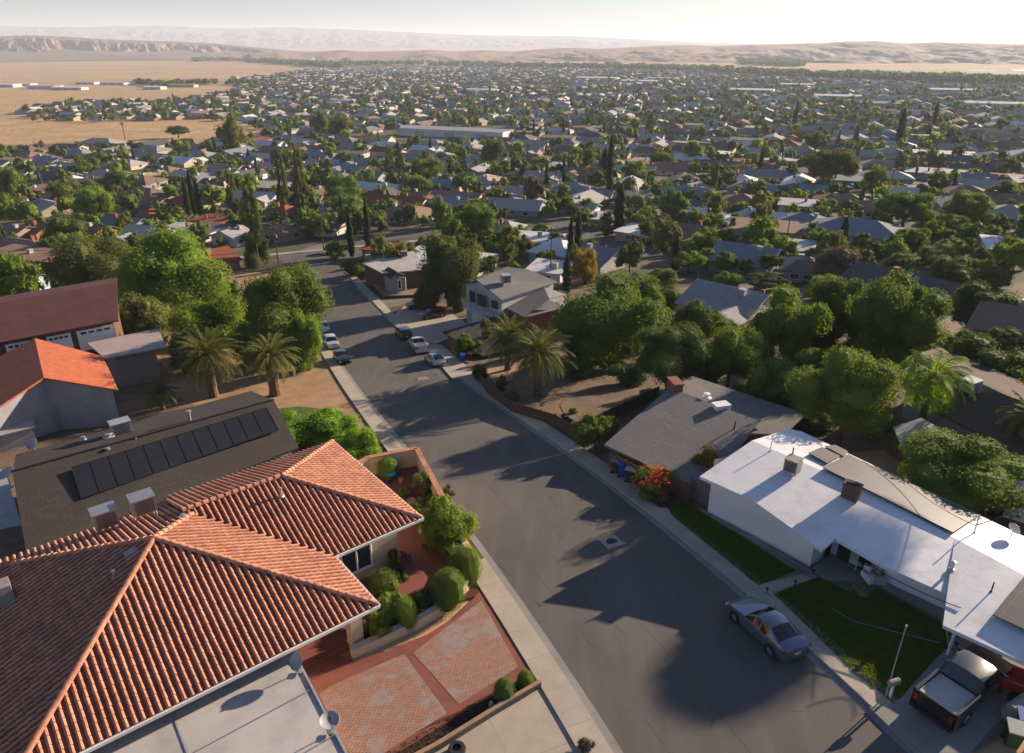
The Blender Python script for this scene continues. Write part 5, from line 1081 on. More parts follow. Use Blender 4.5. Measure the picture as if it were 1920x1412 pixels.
# fences
def fence(pxs, hh, mat, label, step=.18, rails=True, name='wooden_fence', group='timber fences', dz=0.0):
    pts = [G(*p, 0) for p in pxs]; root = thing(name, label, 'fence', (pts[0].x, pts[0].y, zt(pts[0].x, pts[0].y)), group); b = MB(); ps = MB()
    for p, q in zip(pts, pts[1:]):
        L = (q - p).length; n = max(1, int(L / step))
        for k in range(n):
            w = p.lerp(q, (k + .5) / n); z = zt(w.x, w.y); t = q - p; rz = atan2(t.y, t.x); b.box((w.x, w.y, z + hh/2), (step * .93, .03, hh + random.uniform(-.03, .03)), rz)
        for k in range(0, n, 12): w = p.lerp(q, k / n); z = zt(w.x, w.y); ps.beam((w.x + .06, w.y + .06, z - .2), (w.x + .06, w.y + .06, z + hh + .06), .1)
    b.build('fence_panel', mat, root); ps.build('post', mat, root); return root
fence([(1291, 935), (1330, 955)], 1.8, 'wood_grey', 'weathered grey board fence between the grey and white roofs'); fence([(1140, 880), (1180, 902), (1235, 925), (1291, 946)], 1.6, 'wood', 'dark board fence behind the red flowers')
fence([(888, 703), (915, 740), (960, 775), (1040, 800), (1075, 822)], 1.3, 'wood', 'long brown fence beside the sidewalk below the palms'); fence([(1075, 822), (1160, 782), (1235, 745)], 1.3, 'wood', 'brown fence crossing the yard towards the chimney')
fence([(1650, 838), (1700, 880), (1690, 900)], 1.2, 'wood', 'short brown fence in the sandy back yard'); fence([(905, 447), (955, 452)], 1.6, 'wood', 'brown fence under the white patio cover')
fence([(1010, 468), (960, 462), (900, 470)], 1.5, 'wood', 'dark fence behind the big round tree')
sheet('sandy_yard', [(1590, 850), (1700, 838), (1760, 900), (1860, 985), (1760, 960), (1620, 880)], .12, 'dirt'); sheet('dry_lawn', [(1085, 700), (1240, 690), (1260, 740), (1160, 790), (1070, 800), (1050, 760)], .09, 'dirt_dark')
sheet('sandy_bank', [(905, 690), (975, 668), (960, 712), (930, 720)], .11, 'dirt')
sheet('raised_bed', [(1140, 668), (1190, 672), (1185, 690), (1130, 684)], .3, 'redconc', skirt=.4)

# ------------------------------------------------------------------ small street things
def bin_(px, py, rz, mat, lidmat, label, z=None, group='wheelie bins'):
    c = G(px, py, .2) if z is None else P(px, py, z); r = thing('wheelie_bin', label, 'bin', c, group, rz); m = MB(); m.add([(-.24, -.27, .06), (.24, -.27, .06), (.24, .25, .06), (-.24, .25, .06), (-.30, -.36, 1.0), (.30, -.36, 1.0), (.30, .34, 1.0), (-.30, .34, 1.0)], [(0, 3, 2, 1), (4, 5, 6, 7), (0, 1, 5, 4), (1, 2, 6, 5), (2, 3, 7, 6), (3, 0, 4, 7)]); m.build('bin_body', mat, r, off=(0, 0, 0))
    m = MB(); m.slab([(-.32, -.42, 1.05), (.32, -.42, 1.05), (.32, .38, 1.12), (-.32, .38, 1.12)], .07); m.build('lid', lidmat, r, off=(0, 0, 0)); m = MB(); m.beam((-.25, .42, 1.02), (.25, .42, 1.02), .04); m.build('handle', mat, r, off=(0, 0, 0))
    for sx in (-1, 1): w = MB(); w.lathe((sx*.28, .27, .12), [(0, -.03), (.12, -.03), (.12, .03), (0, .03)], 12, 0, Matrix.Rotation(pi/2, 3, 'Y')); w.build('wheel', 'tyre', r, off=(0, 0, 0))
bin_(1893, 1395, -.4, 'bin_green', 'bin_grey', 'green wheelie bin with a pale lid beside the driveway'); bin_(1912, 1372, -.4, 'bin_blue', 'bin_blue', 'blue wheelie bin behind the green one by the driveway')
bin_(1155, 885, 1.2, 'bin_green', 'bin_grey', 'green bin with a pale lid against the dark board fence'); bin_(1168, 893, 1.2, 'bin_blue', 'bin_blue', 'blue bin in the middle of three by the dark fence'); bin_(1181, 902, 1.2, 'plastic', 'bin_grey', 'black bin nearest the red flowering bush')
bin_(868, 678, .3, 'bin_blue', 'bin_blue', 'blue bin beside the low dark garage'); bin_(882, 676, .3, 'plastic', 'plastic', 'black bin next to the blue one by the low garage')
c = G(1667, 1312, .1); mr = thing('mailbox', 'dark rounded mailbox on a white post at the lawn corner', 'mailbox', c); m = MB(); m.beam((0, 0, -.2), (.08, .05, 1.0), .09); m.build('post', 'white', mr, off=(0, 0, 0)); m = MB(); ss = [(x, y) for x, y in ((-.12, 0), (.12, 0), (.12, .16), (.09, .24), (0, .28), (-.09, .24), (-.12, .16))]
for i in range(len(ss)): a, b = ss[i], ss[(i+1) % len(ss)]; m.poly([(-.28, a[0], 1.0 + a[1]), (-.28, b[0], 1.0 + b[1]), (.28, b[0], 1.0 + b[1]), (.28, a[0], 1.0 + a[1])])
for x in (-.28, .28): m.poly([(x, a[0], 1.0 + a[1]) for a in ss])
m.build('box', 'coolerbox', mr, off=(0, 0, 0)); mr.rotation_euler = (0, 0, .3)
c = G(1659, 1310, .1); fp = thing('flagpole', 'thin bare white pole leaning beside the mailbox', 'pole', c); m = MB(); m.tube([(0, 0, -.3), (.02, .02, 4.4)], [.035, .022], 8); m.build('shaft', 'greymetal', fp, off=(0, 0, 0)); m = MB(); m.lathe((.02, .02, 4.4), [(0, -.06), (.05, -.03), (.06, .02), (.03, .06), (0, .07)], 10); m.build('finial', 'greymetal', fp, off=(0, 0, 0))
for x, y, lb in ((1490, 1098, 'small dark path light beside the front walk'), (1437, 1112, 'small dark path light at the sidewalk end of the front walk'), (1524, 1078, 'small dark path light at the house corner')):
    c = G(x, y, .2); m = MB(); m.tube([c - Vector((0, 0, .1)), c + Vector((0, 0, .3))], .03, 6); m.lathe(c + Vector((0, 0, .3)), [(.09, 0), (.1, .05), (0, .1)], 8); tag(m.build('path_light', 'plastic'), lb, 'path light', 'path lights along the front walk')
m = MB(); hp = [G(1762, 1205, .25), G(1720, 1195, .22), G(1660, 1180, .22), G(1600, 1165, .22), G(1560, 1140, .22)]; m.tube(hp, .025, 5); tag(m.build('garden_hose', 'greymetal'), 'pale hose lying across the shaded lawn', 'hose')
for nm_, x, y, sz, mt, lb in (('handcart', 1785, 1215, (.5, .9, 1.1), 'greymetal', 'grey folding handcart leaning under the carport edge'), ('dog_house', 1905, 1285, (1.2, 1.6, .9), 'lamp_red', None)):
    if lb:
        c = G(x, y, .2); r = thing(nm_, lb, 'cart', c, None, .6); m = MB()
        for sx in (-.25, .25): m.beam((sx, 0, 0), (sx, .5, 1.3), .05)
        for k in range(4): m.beam((-.25, .1 + .13*k, .25 + .33*k), (.25, .1 + .13*k, .25 + .33*k), .04)
        m.beam((-.3, -.35, .05), (.3, -.35, .05), .05); m.beam((-.3, 0, .05), (-.3, -.35, .05), .05); m.beam((.3, 0, .05), (.3, -.35, .05), .05); m.build('frame', mt, r, off=(0, 0, 0))
        for sx in (-.3, .3): w = MB(); w.lathe((sx, 0, .12), [(0, -.03), (.12, -.03), (.12, .03), (0, .03)], 12, 0, Matrix.Rotation(pi/2, 3, 'Y')); w.build('wheel', 'tyre', r, off=(0, 0, 0))
# flowering bushes by the grey house
def flower_bush(px, py, rx, ry, mat1, mat2, label, res=2, n2=.5):
    o = tree_px(px, py, rx, ry, 'round', mat1, label, res=res, trunk=.02, cat='bush', name='flowering_bush', parts=False)
    c, R = crown_blobs('round', 77); V = leaf_cloud(c, R, int(1300 * n2), .062, 1, 5, up=.9, shell=.05); me = quads_mesh('flowers', V, [mat2]); f = bpy.data.objects.new('flowers', me); C.objects.link(f); f.parent = o; f.location = (0, 0, 1.0); f.scale = (1.04, 1.04, 1.04)
flower_bush(1228, 905, 46, 32, 'leaf_green', 'leaf_red', 'bush covered in red flowers beside the dark fence', n2=.8)
flower_bush(1325, 868, 26, 32, 'leaf_olive', 'leaf_orange', 'orange leaved bush between the grey and white roofs', n2=1.2)
tree_px(1240, 938, 22, 8, 'round', 'leaf_brown', 'low dark red ground plant below the red flowers', res=1, trunk=.0, cat='plant', name='small_plant', parts=False)
# ------------------------------------------------------------------ vehicles in view
car('sedan', (.15, .18, .23), (1392, 1150), (1480, 1232), 'blue grey sedan parked at the kerb by the front walk', 'sedan', metal=.6, dz=.06)
car('pickup', (.016, .014, .014), (1848, 1262), (1752, 1345), 'black pickup truck with a sunlit bed cover on the driveway', 'pickup_truck', 'pickup truck', metal=.2, dz=.2)
bt = [o for o in C.objects if o.get('label', '').startswith('black pickup')][0]; m = MB(); m.slab([(-2.70, -.80, 1.16), (-.86, -.80, 1.16), (-.86, .80, 1.16), (-2.70, .80, 1.16)], .05); m.build('bed_cover', 'greyflat', bt, off=(0, 0, 0))
car('hatch', (.68, .67, .66), (804, 673), (828, 690), 'white hatchback parked last in the row of three', 'hatchback', dz=.06)
car('pickup', (.66, .66, .66), (774, 645), (796, 667), 'white pickup truck between the dark wagon and the white hatchback', 'pickup_truck', 'pickup truck', dz=.06)
car('suv', (.075, .060, .050), (748, 622), (768, 643), 'dark brown wagon leading the row of three parked cars', 'wagon', dz=.06)
car('sedan', (.022, .025, .034), (653, 690), (632, 665), 'dark navy sedan with headlights towards the camera by the sandy bank', 'sedan', dz=.06)
car('suv', (.60, .60, .61), (631, 662), (613, 638), 'silver wagon behind the dark navy sedan', 'wagon', dz=.06)
car('hatch', (.42, .46, .52), (612, 630), (603, 612), 'pale blue hatchback partly under the roadside tree', 'hatchback', dz=.06)
car('suv', (.015, .016, .018), (765, 580), (806, 573), 'black car with a pale bonnet beside the brown deck fence', 'wagon', dz=.2)
car('suv', (.06, .012, .014), (792, 598), (832, 592), 'maroon wagon on the driveway behind the black car', 'wagon', dz=.2)
car('suv', (.62, .62, .60), (612, 480), (618, 472), 'small white van parked where the hedge meets the side street', 'van', 'van', dz=.06)
for kind, col, f, r, lb in (
 ('sedan', (.03, .03, .035), (1192, 456), (1217, 461), 'dark sedan on the curving side street below the brown gable house'),
 ('hatch', (.70, .70, .70), (1341, 499), (1362, 496), 'white car on the concrete drive beside the slate roofed house'),
 ('sedan', (.45, .47, .50), (1016, 394), (1034, 394), 'silver car at the side street corner under a utility pole'),
 ('pickup', (.50, .51, .53), (226, 462), (238, 446), 'silver truck in the yard between the red and grey roofs'),
 ('suv', (.55, .56, .58), (24, 411), (28, 396), 'pale blue wagon in the driveway by the photo edge'),
 ('sedan', (.70, .70, .71), (1622, 403), (1647, 402), 'white sedan outside the white garage wall'),
 ('sedan', (.30, .31, .33), (1826, 418), (1858, 420), 'grey sedan on the street by the rounded green bush'),
 ('suv', (.66, .65, .64), (1410, 352), (1426, 350), 'white wagon on the street among the middle rooftops'),
 ('sedan', (.52, .52, .54), (1395, 357), (1380, 358), 'silver sedan among the middle rooftops'),
 ('pickup', (.60, .60, .60), (1590, 355), (1606, 353), 'white pickup parked behind the blue roofed house'),
 ('sedan', (.62, .62, .63), (745, 418), (760, 416), 'white boat shaped car before the wide brown hip roof'),
 ('suv', (.03, .03, .03), (1176, 388), (1188, 386), 'black wagon beside the navy and white gable'),
 ('sedan', (.58, .57, .56), (1318, 312), (1330, 310), 'small pale car on a street past the tall cypress'),
 ('hatch', (.7, .7, .7), (560, 350), (572, 349), 'tiny white car beyond the brown pines')):
    car(kind, col, f, r, lb, {'sedan': 'sedan', 'hatch': 'hatchback', 'pickup': 'pickup_truck', 'suv': 'wagon'}[kind], 'pickup truck' if kind == 'pickup' else 'car', dz=.09)
# red hand truck / covered things by the carport edge
c = G(1903, 1300, .2); r = thing('utility_trailer', 'small red trailer under the carport edge', 'trailer', c, None, .9); m = MB(); m.box((0, 0, .55), (1.2, 2.0, .08)); m.box((-.6, 0, .8), (.05, 2.0, .5)); m.box((.6, 0, .8), (.05, 2.0, .5)); m.box((0, -1.0, .8), (1.2, .05, .5)); m.beam((0, 1.0, .5), (0, 2.0, .45), .08); MT['redpaint'] = paint('redpaint', (.42, .03, .03), .2); m.build('bed', 'redpaint', r, off=(0, 0, 0))
for sx in (-.72, .72): w = MB(); w.lathe((sx, 0, .3), [(0, -.08), (.3, -.08), (.3, .08), (0, .08)], 14, 0, Matrix.Rotation(pi/2, 3, 'Y')); w.build('wheel', 'tyre', r, off=(0, 0, 0))
c = G(1908, 1345, .2); m = MB(); m.lathe((0, 0, .55), [(0, -.9), (.35, -.88), (.46, -.7), (.46, .7), (.35, .88), (0, .9)], 18, 0, Matrix.Rotation(pi/2, 3, 'Y') ); m.lathe((0, 0, .55), [(.47, -.45), (.49, -.43), (.47, -.41)], 18, 0, Matrix.Rotation(pi/2, 3, 'Y')); m.box((-.5, 0, .08), (.12, .8, .2)); m.box((.5, 0, .08), (.12, .8, .2)); o = m.build('storage_tank', 'coolerbox', None, off=(0, 0, 0), smooth=False); o.location = c; o.rotation_euler = (0, 0, .5); tag(o, 'dark rounded tank lying behind the blue wheelie bin', 'tank')

# ------------------------------------------------------------------ poles and wires
POLES = {}
def pole(bx, by, ty, label, arms=1, lean=0.0, key=None, r=.15, lampless=True):
    b = G(bx, by, 0); dist = (b - Vector((0, 0, HC))).length; H = 6.0
    for _ in range(30):
        py = proj(b.x, b.y, b.z + H)[1]; H *= 1.0 + .5 * ((by - ty) / max(by - py, 1) - 1)
    H = min(max(H, 5), 16); root = thing('utility_pole', label, 'utility pole', b, 'utility poles and their wires'); m = MB(); top = Vector((lean * H, 0, H)); m.tube([(0, 0, -.5), top * .5, top], [r, r * .85, r * .6], 8); m.build('shaft', 'pole', root, off=(0, 0, 0))
    for k in range(arms):
        a = MB(); z = H - .4 - 1.1 * k; q = top * (z / H); a.beam(q - Vector((1.2, -.35, 0)), q + Vector((1.2, -.35, 0)), .1, .12); a.build('crossarm', 'pole', root, off=(0, 0, 0))
        i_ = MB()
        for t in (-1, -.5, .5, 1): s = q + Vector((1.15*t, -.33*t, .05)); i_.lathe(s, [(.05, 0), (.07, .05), (.04, .12), (0, .16)], 6)
        i_.build('insulator', 'greymetal', root, off=(0, 0, 0))
    if arms: t_ = MB(); t_.lathe((.28, 0, H - 2.2), [(0, -.35), (.2, -.33), (.2, .33), (0, .37)], 10); t_.build('transformer', 'greymetal', root, off=(0, 0, 0))
    POLES[key or label] = (b + top, H, b); return root
pole(523, 500, 425, 'wooden utility pole by the dirt bank at the street corner', 1, key='a'); pole(608, 478, 362, 'tall utility pole beside the white gabled house', 1, key='b')
pole(876, 430, 305, 'slim utility pole above the dark round tree', 1, key='c'); pole(1039, 398, 322, 'bare pale utility pole at the side street corner', 0, key='d'); pole(1131, 428, 365, 'brown utility pole next to the broad dark cypress', 0, key='e')
pole(1276, 412, 368, 'utility pole before the round olive tree', 0, key='f'); pole(1302, 575, 510, 'utility pole at the edge of the grey roofs in the trees', 0, key='g'); pole(1474, 455, 410, 'short utility pole beside the grey shed', 0, key='h')
pole(1662, 365, 282, 'leaning utility pole carrying many wires', 2, .12, key='i'); pole(1750, 360, 300, 'bare snag like pole behind the leaning pole', 0, key='j'); pole(1465, 345, 305, 'distant utility pole among olive trees', 1, key='k'); pole(1032, 527, 425, 'pale pole in front of the metal roofed patios', 0, key='l')
pole(738, 330, 292, 'distant utility pole by dark twin trees', 1, key='m'); pole(1676, 478, 432, 'thin pole before the navy hip roof', 0, key='n'); pole(300, 372, 330, 'short pole among the middle rooftops', 1, key='o')
def wire(a, b, sag, label, r=.018, dz=0.0, off=(0, 0)):
    a = Vector(a); b = Vector(b); pts = [a.lerp(b, t / 12) - Vector((0, 0, 4 * sag * (t/12) * (1 - t/12))) for t in range(13)]; m = MB(); m.tube(pts, r, 4); return tag(m.build('overhead_wire', 'plastic'), label, 'wire', 'overhead wires')
T = lambda k, dz=0.0: POLES[k][0] + Vector((0, 0, dz))
far_l = P(-60, 470, -4); 
wire(T('b', -.4), T('c', -.4), 1.2, 'sagging wire from the gabled house pole to the pole above the dark tree', .03); wire(T('a', -.3), T('b', -.3), 1.0, 'short wire joining the two poles at the street corner', .03)
wire(far_l, T('a', -.3), 1.6, 'wire running from the photo edge to the street corner pole', .03); wire(T('c', -.3), T('d', -.3), 1.0, 'wire over the middle roofs to the bare pale pole', .03); wire(T('d', -.5), T('i', -.5), 2.0, 'long wire from the bare pale pole to the leaning pole', .035)
for k, dd in enumerate((-.4, -1.5)): wire(T('i', dd), G(1980, 318 + 14*k, 8), 2.0, ['upper', 'lower'][k] + ' wire leaving the leaning pole towards the photo edge', .035)
wire(T('i', -.9), T('k', -.4), 1.5, 'wire from the leaning pole to the distant olive tree pole', .035); wire(T('g', -.3), P(1700, 790, 1.0), 1.5, 'thin cable crossing the shaded tree tops', .022); wire(P(1828, 985, 4.1), P(1990, 905, 5.5), .4, 'pale service cable from the white roof mast', .03)
wire(P(1640, 1065, 2.2), P(1802, 1140, 2.0), .15, 'dark cable along the front eave of the white house', .03); wire(P(1828, 985, 4.0), P(1640, 842, 3.0), .6, 'cable draped past the solar panels of the white house', .02)
m = MB(); a_, b_ = T('f', 0), G(1240, 425, 0); m.tube([a_, b_], .03, 4); tag(m.build('guy_wire', 'greymetal'), 'slanting guy wire from the pole before the olive tree', 'wire', 'overhead wires')

# ------------------------------------------------------------------ trees that can be told apart
t = tree_px
t(165, 492, 74, 56, 'round', 'leaf_olive', 'wide hazy olive tree behind the maroon roof', res=4); t(322, 520, 92, 78, 'round', 'leaf_bright', 'tall bright green tree rising behind the long maroon roof', res=4, trunk=.1)
t(272, 606, 52, 50, 'round', 'leaf_olive', 'yellowish dark tree beside the pinkish pavilion', res=3); t(398, 608, 74, 62, 'round', 'leaf_bright', 'bright leafy tree behind the largest palm', res=4, trunk=.0); t(536, 590, 86, 88, 'round', 'leaf_green', 'large green tree overhanging the kerb and parked cars', res=4, trunk=.05)
t(572, 640, 30, 58, 'round', 'leaf_bright', 'lighter side tree over the silver wagon', res=3); t(425, 545, 27, 26, 'round', 'leaf_dark', 'dark bushy tree between the two bright trees', res=2)
t(525, 822, 82, 42, 'round', 'leaf_lime', 'lime green tree between the black and terracotta roofs', res=3); t(615, 805, 70, 48, 'round', 'leaf_lime', 'brightest lime tree behind the tile roof peak', res=3); t(672, 838, 46, 40, 'round', 'leaf_lime', 'lime green tree nearest the street kerb', res=3)
t(1150, 592, 118, 86, 'round', 'leaf_green', 'broad dark tree mass east of the twin palms', res=4, trunk=.15); t(1255, 665, 76, 60, 'round', 'leaf_dark', 'dark sprawling tree behind the brick chimney', res=4, trunk=.8); t(1372, 655, 66, 62, 'round', 'leaf_green', 'round green tree at the heart of the grove', res=4)
t(1305, 602, 48, 36, 'round', 'leaf_green', 'smaller green tree below the utility pole', res=3); t(1478, 605, 70, 70, 'round', 'leaf_bright', 'pale green upright tree in front of the grey roof', res=4); t(1572, 592, 64, 62, 'round', 'leaf_green', 'feathery green tree beside the pale upright tree', res=4)
t(1682, 602, 84, 76, 'round', 'leaf_green', 'large glossy tree with bright clumps below the dark roof', res=4); t(1470, 735, 74, 58, 'round', 'leaf_dark', 'dark round tree beyond the grey roof corner', res=3); t(1592, 735, 88, 78, 'round', 'leaf_green', 'big leafy tree behind the white roof', res=4)
t(1530, 690, 60, 40, 'round', 'leaf_green', 'green tree between the two halves of the grove', res=3); t(1798, 893, 108, 72, 'round', 'leaf_green', 'glossy citrus tree behind the solar panels', res=4, trunk=-.15)
_g = G(1352, 1268); _d = 49.0; plant((_g.x + _d * cos(radians(SUN_AZ)), _g.y + _d * sin(radians(SUN_AZ)), -1.3), 3.2, 1.25, 'ball', 'leaf_green', 'tall tree beyond the photo edge whose crown shades the street by the blue grey sedan', res=3, zc=11.9); t(1118, 808, 44, 42, 'round', 'leaf_green', 'thin leafed young tree at the street corner of the yard', res=2)
t(1842, 582, 56, 44, 'round', 'leaf_dark', 'dark tree beyond the white trimmed roof', res=3); t(1852, 690, 72, 50, 'round', 'leaf_dark', 'dark tree behind the brown shingled roof', res=3); t(1800, 655, 40, 30, 'round', 'leaf_dark', 'low dark tree behind the brown roof ridge', res=2); t(1905, 735, 40, 34, 'round', 'leaf_green', 'green tree at the photo edge above the brown roof', res=2)
t(840, 500, 66, 72, 'round', 'leaf_olive', 'huge rounded olive green tree above the black car', res=4, trunk=.08); t(897, 416, 47, 37, 'round', 'leaf_green', 'dark green dome tree before the white patio cover', res=3); t(1096, 498, 27, 34, 'round', 'leaf_yellow', 'golden yellow tree beside the two cypresses', res=3)
t(1210, 560, 40, 40, 'round', 'leaf_green', 'green tree on the northern side of the dark mass', res=3); t(1050, 560, 20, 20, 'round', 'leaf_dark', 'small dark tree at the hip roof corner', res=2); t(870, 650, 20, 24, 'round', 'leaf_green', 'leafy shrub tree against the low dark garage', res=2); t(910, 625, 14, 28, 'tall', 'leaf_olive', 'slim yellowish tree over the low dark garage', res=2)
for cx, cy, rx, ry, lb in ((1070, 450, 7, 46, 'slim cypress before the metal roofs'), (1084, 446, 8, 50, 'taller slim cypress of the pair before the metal roofs'), (1063, 515, 11, 38, 'dark cypress below the pair of slim ones'), (1163, 392, 13, 46, 'broad dark cypress beside the white flat roof'), (688, 425, 8, 54, 'tall thin cypress by the brick wall'), (656, 440, 8, 40, 'dark cypress next to the tall thin one'), (1134, 312, 11, 34, 'dark wide based cypress at the middle of the town'), (1145, 305, 8, 52, 'tallest dark cypress in the middle of the town'), (348, 366, 6, 34, 'first of three cypresses by the rusty roofs'), (359, 360, 6, 40, 'middle of three cypresses by the rusty roofs'), (371, 370, 7, 34, 'last of three cypresses by the rusty roofs'), (1268, 474, 10, 34, 'dark cypress left of the bright round tree'), (1583, 437, 9, 28, 'dark column cypress before the navy roof'), (1056, 240, 4, 17, 'small distant cypress past the mauve wall'), (640, 395, 5, 30, 'thin cypress by the white gabled house'), (1493, 215, 5, 22, 'dark distant cypress towards the far fields'), (1755, 215, 5, 20, 'dark distant conifer under the bright hills'), (1690, 240, 7, 32, 'ragged dark conifer behind the leaning pole')):
    t(cx, cy, rx, ry, 'column', 'leaf_cypress', lb, res=2 if ry > 25 else 1, trunk=.03, cat='cypress', name='cypress', group='cypresses of the town')
for cx, cy, rx, ry, lb in ((527, 335, 17, 50, 'tall brownish pine of the left pair'), (560, 332, 20, 48, 'taller brownish pine with a broad base'), (475, 425, 32, 66, 'ragged dark pine at the side street corner'), (435, 360, 18, 34, 'slender ragged pine above the white gable'), (1218, 235, 13, 20, 'dark conifer near the middle street'), (730, 300, 15, 24, 'first of two dark conifers by the slate roofs'), (748, 296, 15, 28, 'second of two dark conifers by the slate roofs'), (570, 395, 0, 0, '')):
    if lb: t(cx, cy, rx, ry, 'pine', 'leaf_dark' if 'dark' in lb else 'leaf_olive', lb, res=3 if ry > 40 else 2, trunk=.1, cat='pine', name='pine_tree', group='pines of the town')
MID = [(1325, 455, 30, 27, 'leaf_bright', 'bright feathery tree behind the slate roof'), (1292, 490, 35, 24, 'leaf_bright', 'low spreading bright tree by the dark cypress'), (1365, 525, 24, 20, 'leaf_green', 'round bush tree behind the grey roofs'), (1437, 527, 42, 15, 'leaf_dark', 'wide low hedge tree above the grey roofs'), (1700, 392, 50, 36, 'leaf_green', 'broad spreading shade tree on the upper street'), (1822, 392, 44, 28, 'leaf_green', 'dense green tree near the blue and white roofs'), (1808, 432, 25, 16, 'leaf_bright', 'rounded bright bush in the bare lot'), (1785, 420, 28, 22, 'leaf_olive', 'grey green tree behind the rounded bush'),
 (1558, 312, 52, 38, 'leaf_olive', 'wide spreading dusty olive tree'), (1530, 268, 20, 24, 'leaf_olive', 'tall olive tree behind the spreading one'), (1641, 340, 22, 24, 'leaf_green', 'round green tree by the pale drive'), (1882, 362, 26, 18, 'leaf_green', 'bright tree near the photo edge and grey hip roof'), (1752, 478, 26, 14, 'leaf_olive', 'low dusty bush beside the bare lot'), (1690, 497, 30, 18, 'leaf_green', 'rounded green bush before the navy roof'), (1780, 505, 42, 22, 'leaf_dark', 'dark clump of trees in the bare lot'), (1262, 385, 30, 28, 'leaf_green', 'round olive green tree by the leaning wire'), (1245, 350, 17, 14, 'leaf_green', 'small bright tree by the navy gable'),
 (800, 320, 36, 24, 'leaf_green', 'dense green tree past the brown hip roof'), (785, 346, 26, 16, 'leaf_bright', 'bright low tree behind the brown hip roof'), (640, 355, 40, 26, 'leaf_green', 'large leafy tree beyond the brown gable'), (652, 384, 32, 18, 'leaf_bright', 'bright tree beside the thin cypress'), (826, 398, 20, 30, 'leaf_green', 'upright green tree by the brown hip roof'), (925, 287, 25, 24, 'leaf_green', 'rounded dark green tree in the middle of the roofs'), (182, 388, 38, 34, 'leaf_bright', 'bright green tree by the rusty roofs'), (226, 335, 26, 18, 'leaf_green', 'round green tree among pale roofs'),
 (156, 318, 26, 15, 'leaf_green', 'low wide tree behind the slate gable'), (15, 345, 20, 26, 'leaf_green', 'green tree cut by the photo edge'), (8, 388, 14, 20, 'leaf_bright', 'bright tree at the photo edge by a driveway'), (118, 358, 26, 26, 'leaf_olive', 'thin olive tree by the rust chimney'), (126, 428, 40, 26, 'leaf_dark', 'boxy dark green tree between brown roofs'), (235, 418, 17, 18, 'leaf_olive', 'pale frosted tree on a brown trunk'), (333, 246, 21, 11, 'leaf_dark', 'umbrella shaped tree at the edge of the dry field'), (434, 252, 24, 34, 'leaf_olive', 'tall airy tree at the end of the dry field'), (600, 232, 18, 22, 'leaf_olive', 'pale brownish tree beyond the town park'), (640, 240, 24, 20, 'leaf_olive', 'broad brownish tree beside the pale lots'),
 (1570, 497, 40, 36, 'leaf_brown', 'bare greyish tree above the dark roof'), (1000, 360, 22, 28, 'leaf_brown', 'leafless pale tree near the side street'), (1100, 385, 18, 14, 'leaf_bright', 'bright bush tree near the bare pale pole'), (1075, 395, 16, 14, 'leaf_brown', 'dark red tree near the bare pale pole'), (1138, 412, 14, 15, 'leaf_brown', 'brown domed tree by the brown pole'), (1010, 303, 14, 12, 'leaf_bright', 'yellow green tree by the scattered roofs'), (1090, 300, 28, 22, 'leaf_green', 'dense tree left of the tall dark cypress'), (1190, 320, 26, 18, 'leaf_bright', 'bright low trees right of the tall dark cypress'), (1245, 303, 24, 16, 'leaf_green', 'mounded green tree on the middle street'), (1300, 285, 18, 20, 'leaf_bright', 'lit rounded tree on the middle street'), (1390, 318, 26, 14, 'leaf_olive', 'dusty low tree by brown roofs'), (630, 468, 26, 18, 'leaf_green', 'clipped roadside hedge tree by the white van'), (662, 500, 26, 20, 'leaf_dark', 'dark roadside bush before the pale flat roof'), (680, 512, 12, 13, 'leaf_green', 'round topiary at the corner of the pale flat roof'), (790, 508, 14, 14, 'leaf_green', 'shrub behind the small cottage'), (745, 462, 26, 12, 'leaf_dark', 'palm like shrub by the brick wall'), (420, 440, 12, 12, 'leaf_bright', 'small lemon green tree by white gable'), (1340, 385, 20, 16, 'leaf_green', 'dark tree by the small white house'), (1380, 400, 18, 16, 'leaf_dark', 'dark tree before the pale roof'), (1435, 425, 30, 22, 'leaf_dark', 'dark tree under the slate blue roofs'), (1550, 385, 18, 12, 'leaf_bright', 'bright shrub beside the brown hip roof'), (1448, 383, 20, 12, 'leaf_bright', 'bright tree by the pale roofs'),
 (940, 720, 12, 16, 'leaf_dark', 'small shrub at the sidewalk fence'), (900, 700, 15, 18, 'leaf_dark', 'dark shrub at the end of the sidewalk fence'), (960, 742, 17, 16, 'leaf_green', 'spiky shrub midway along the sidewalk fence'), (1060, 790, 14, 12, 'leaf_brown', 'dry weeds at the fence corner'), (1215, 740, 20, 12, 'leaf_green', 'bright shrub in the yard by the brick chimney'), (1075, 770, 10, 7, 'leaf_green', 'small round shrub on the dry yard'), (1010, 500, 14, 10, 'leaf_brown', 'rusty shrub beside the grey gable roof')]
for cx, cy, rx, ry, mt, lb in MID: t(cx, cy, rx, ry, 'spread' if 'spread' in lb or 'wide' in lb or 'umbrella' in lb else 'round', mt, lb, res=3 if rx > 35 else 2, trunk=-.03, group='trees of the town')
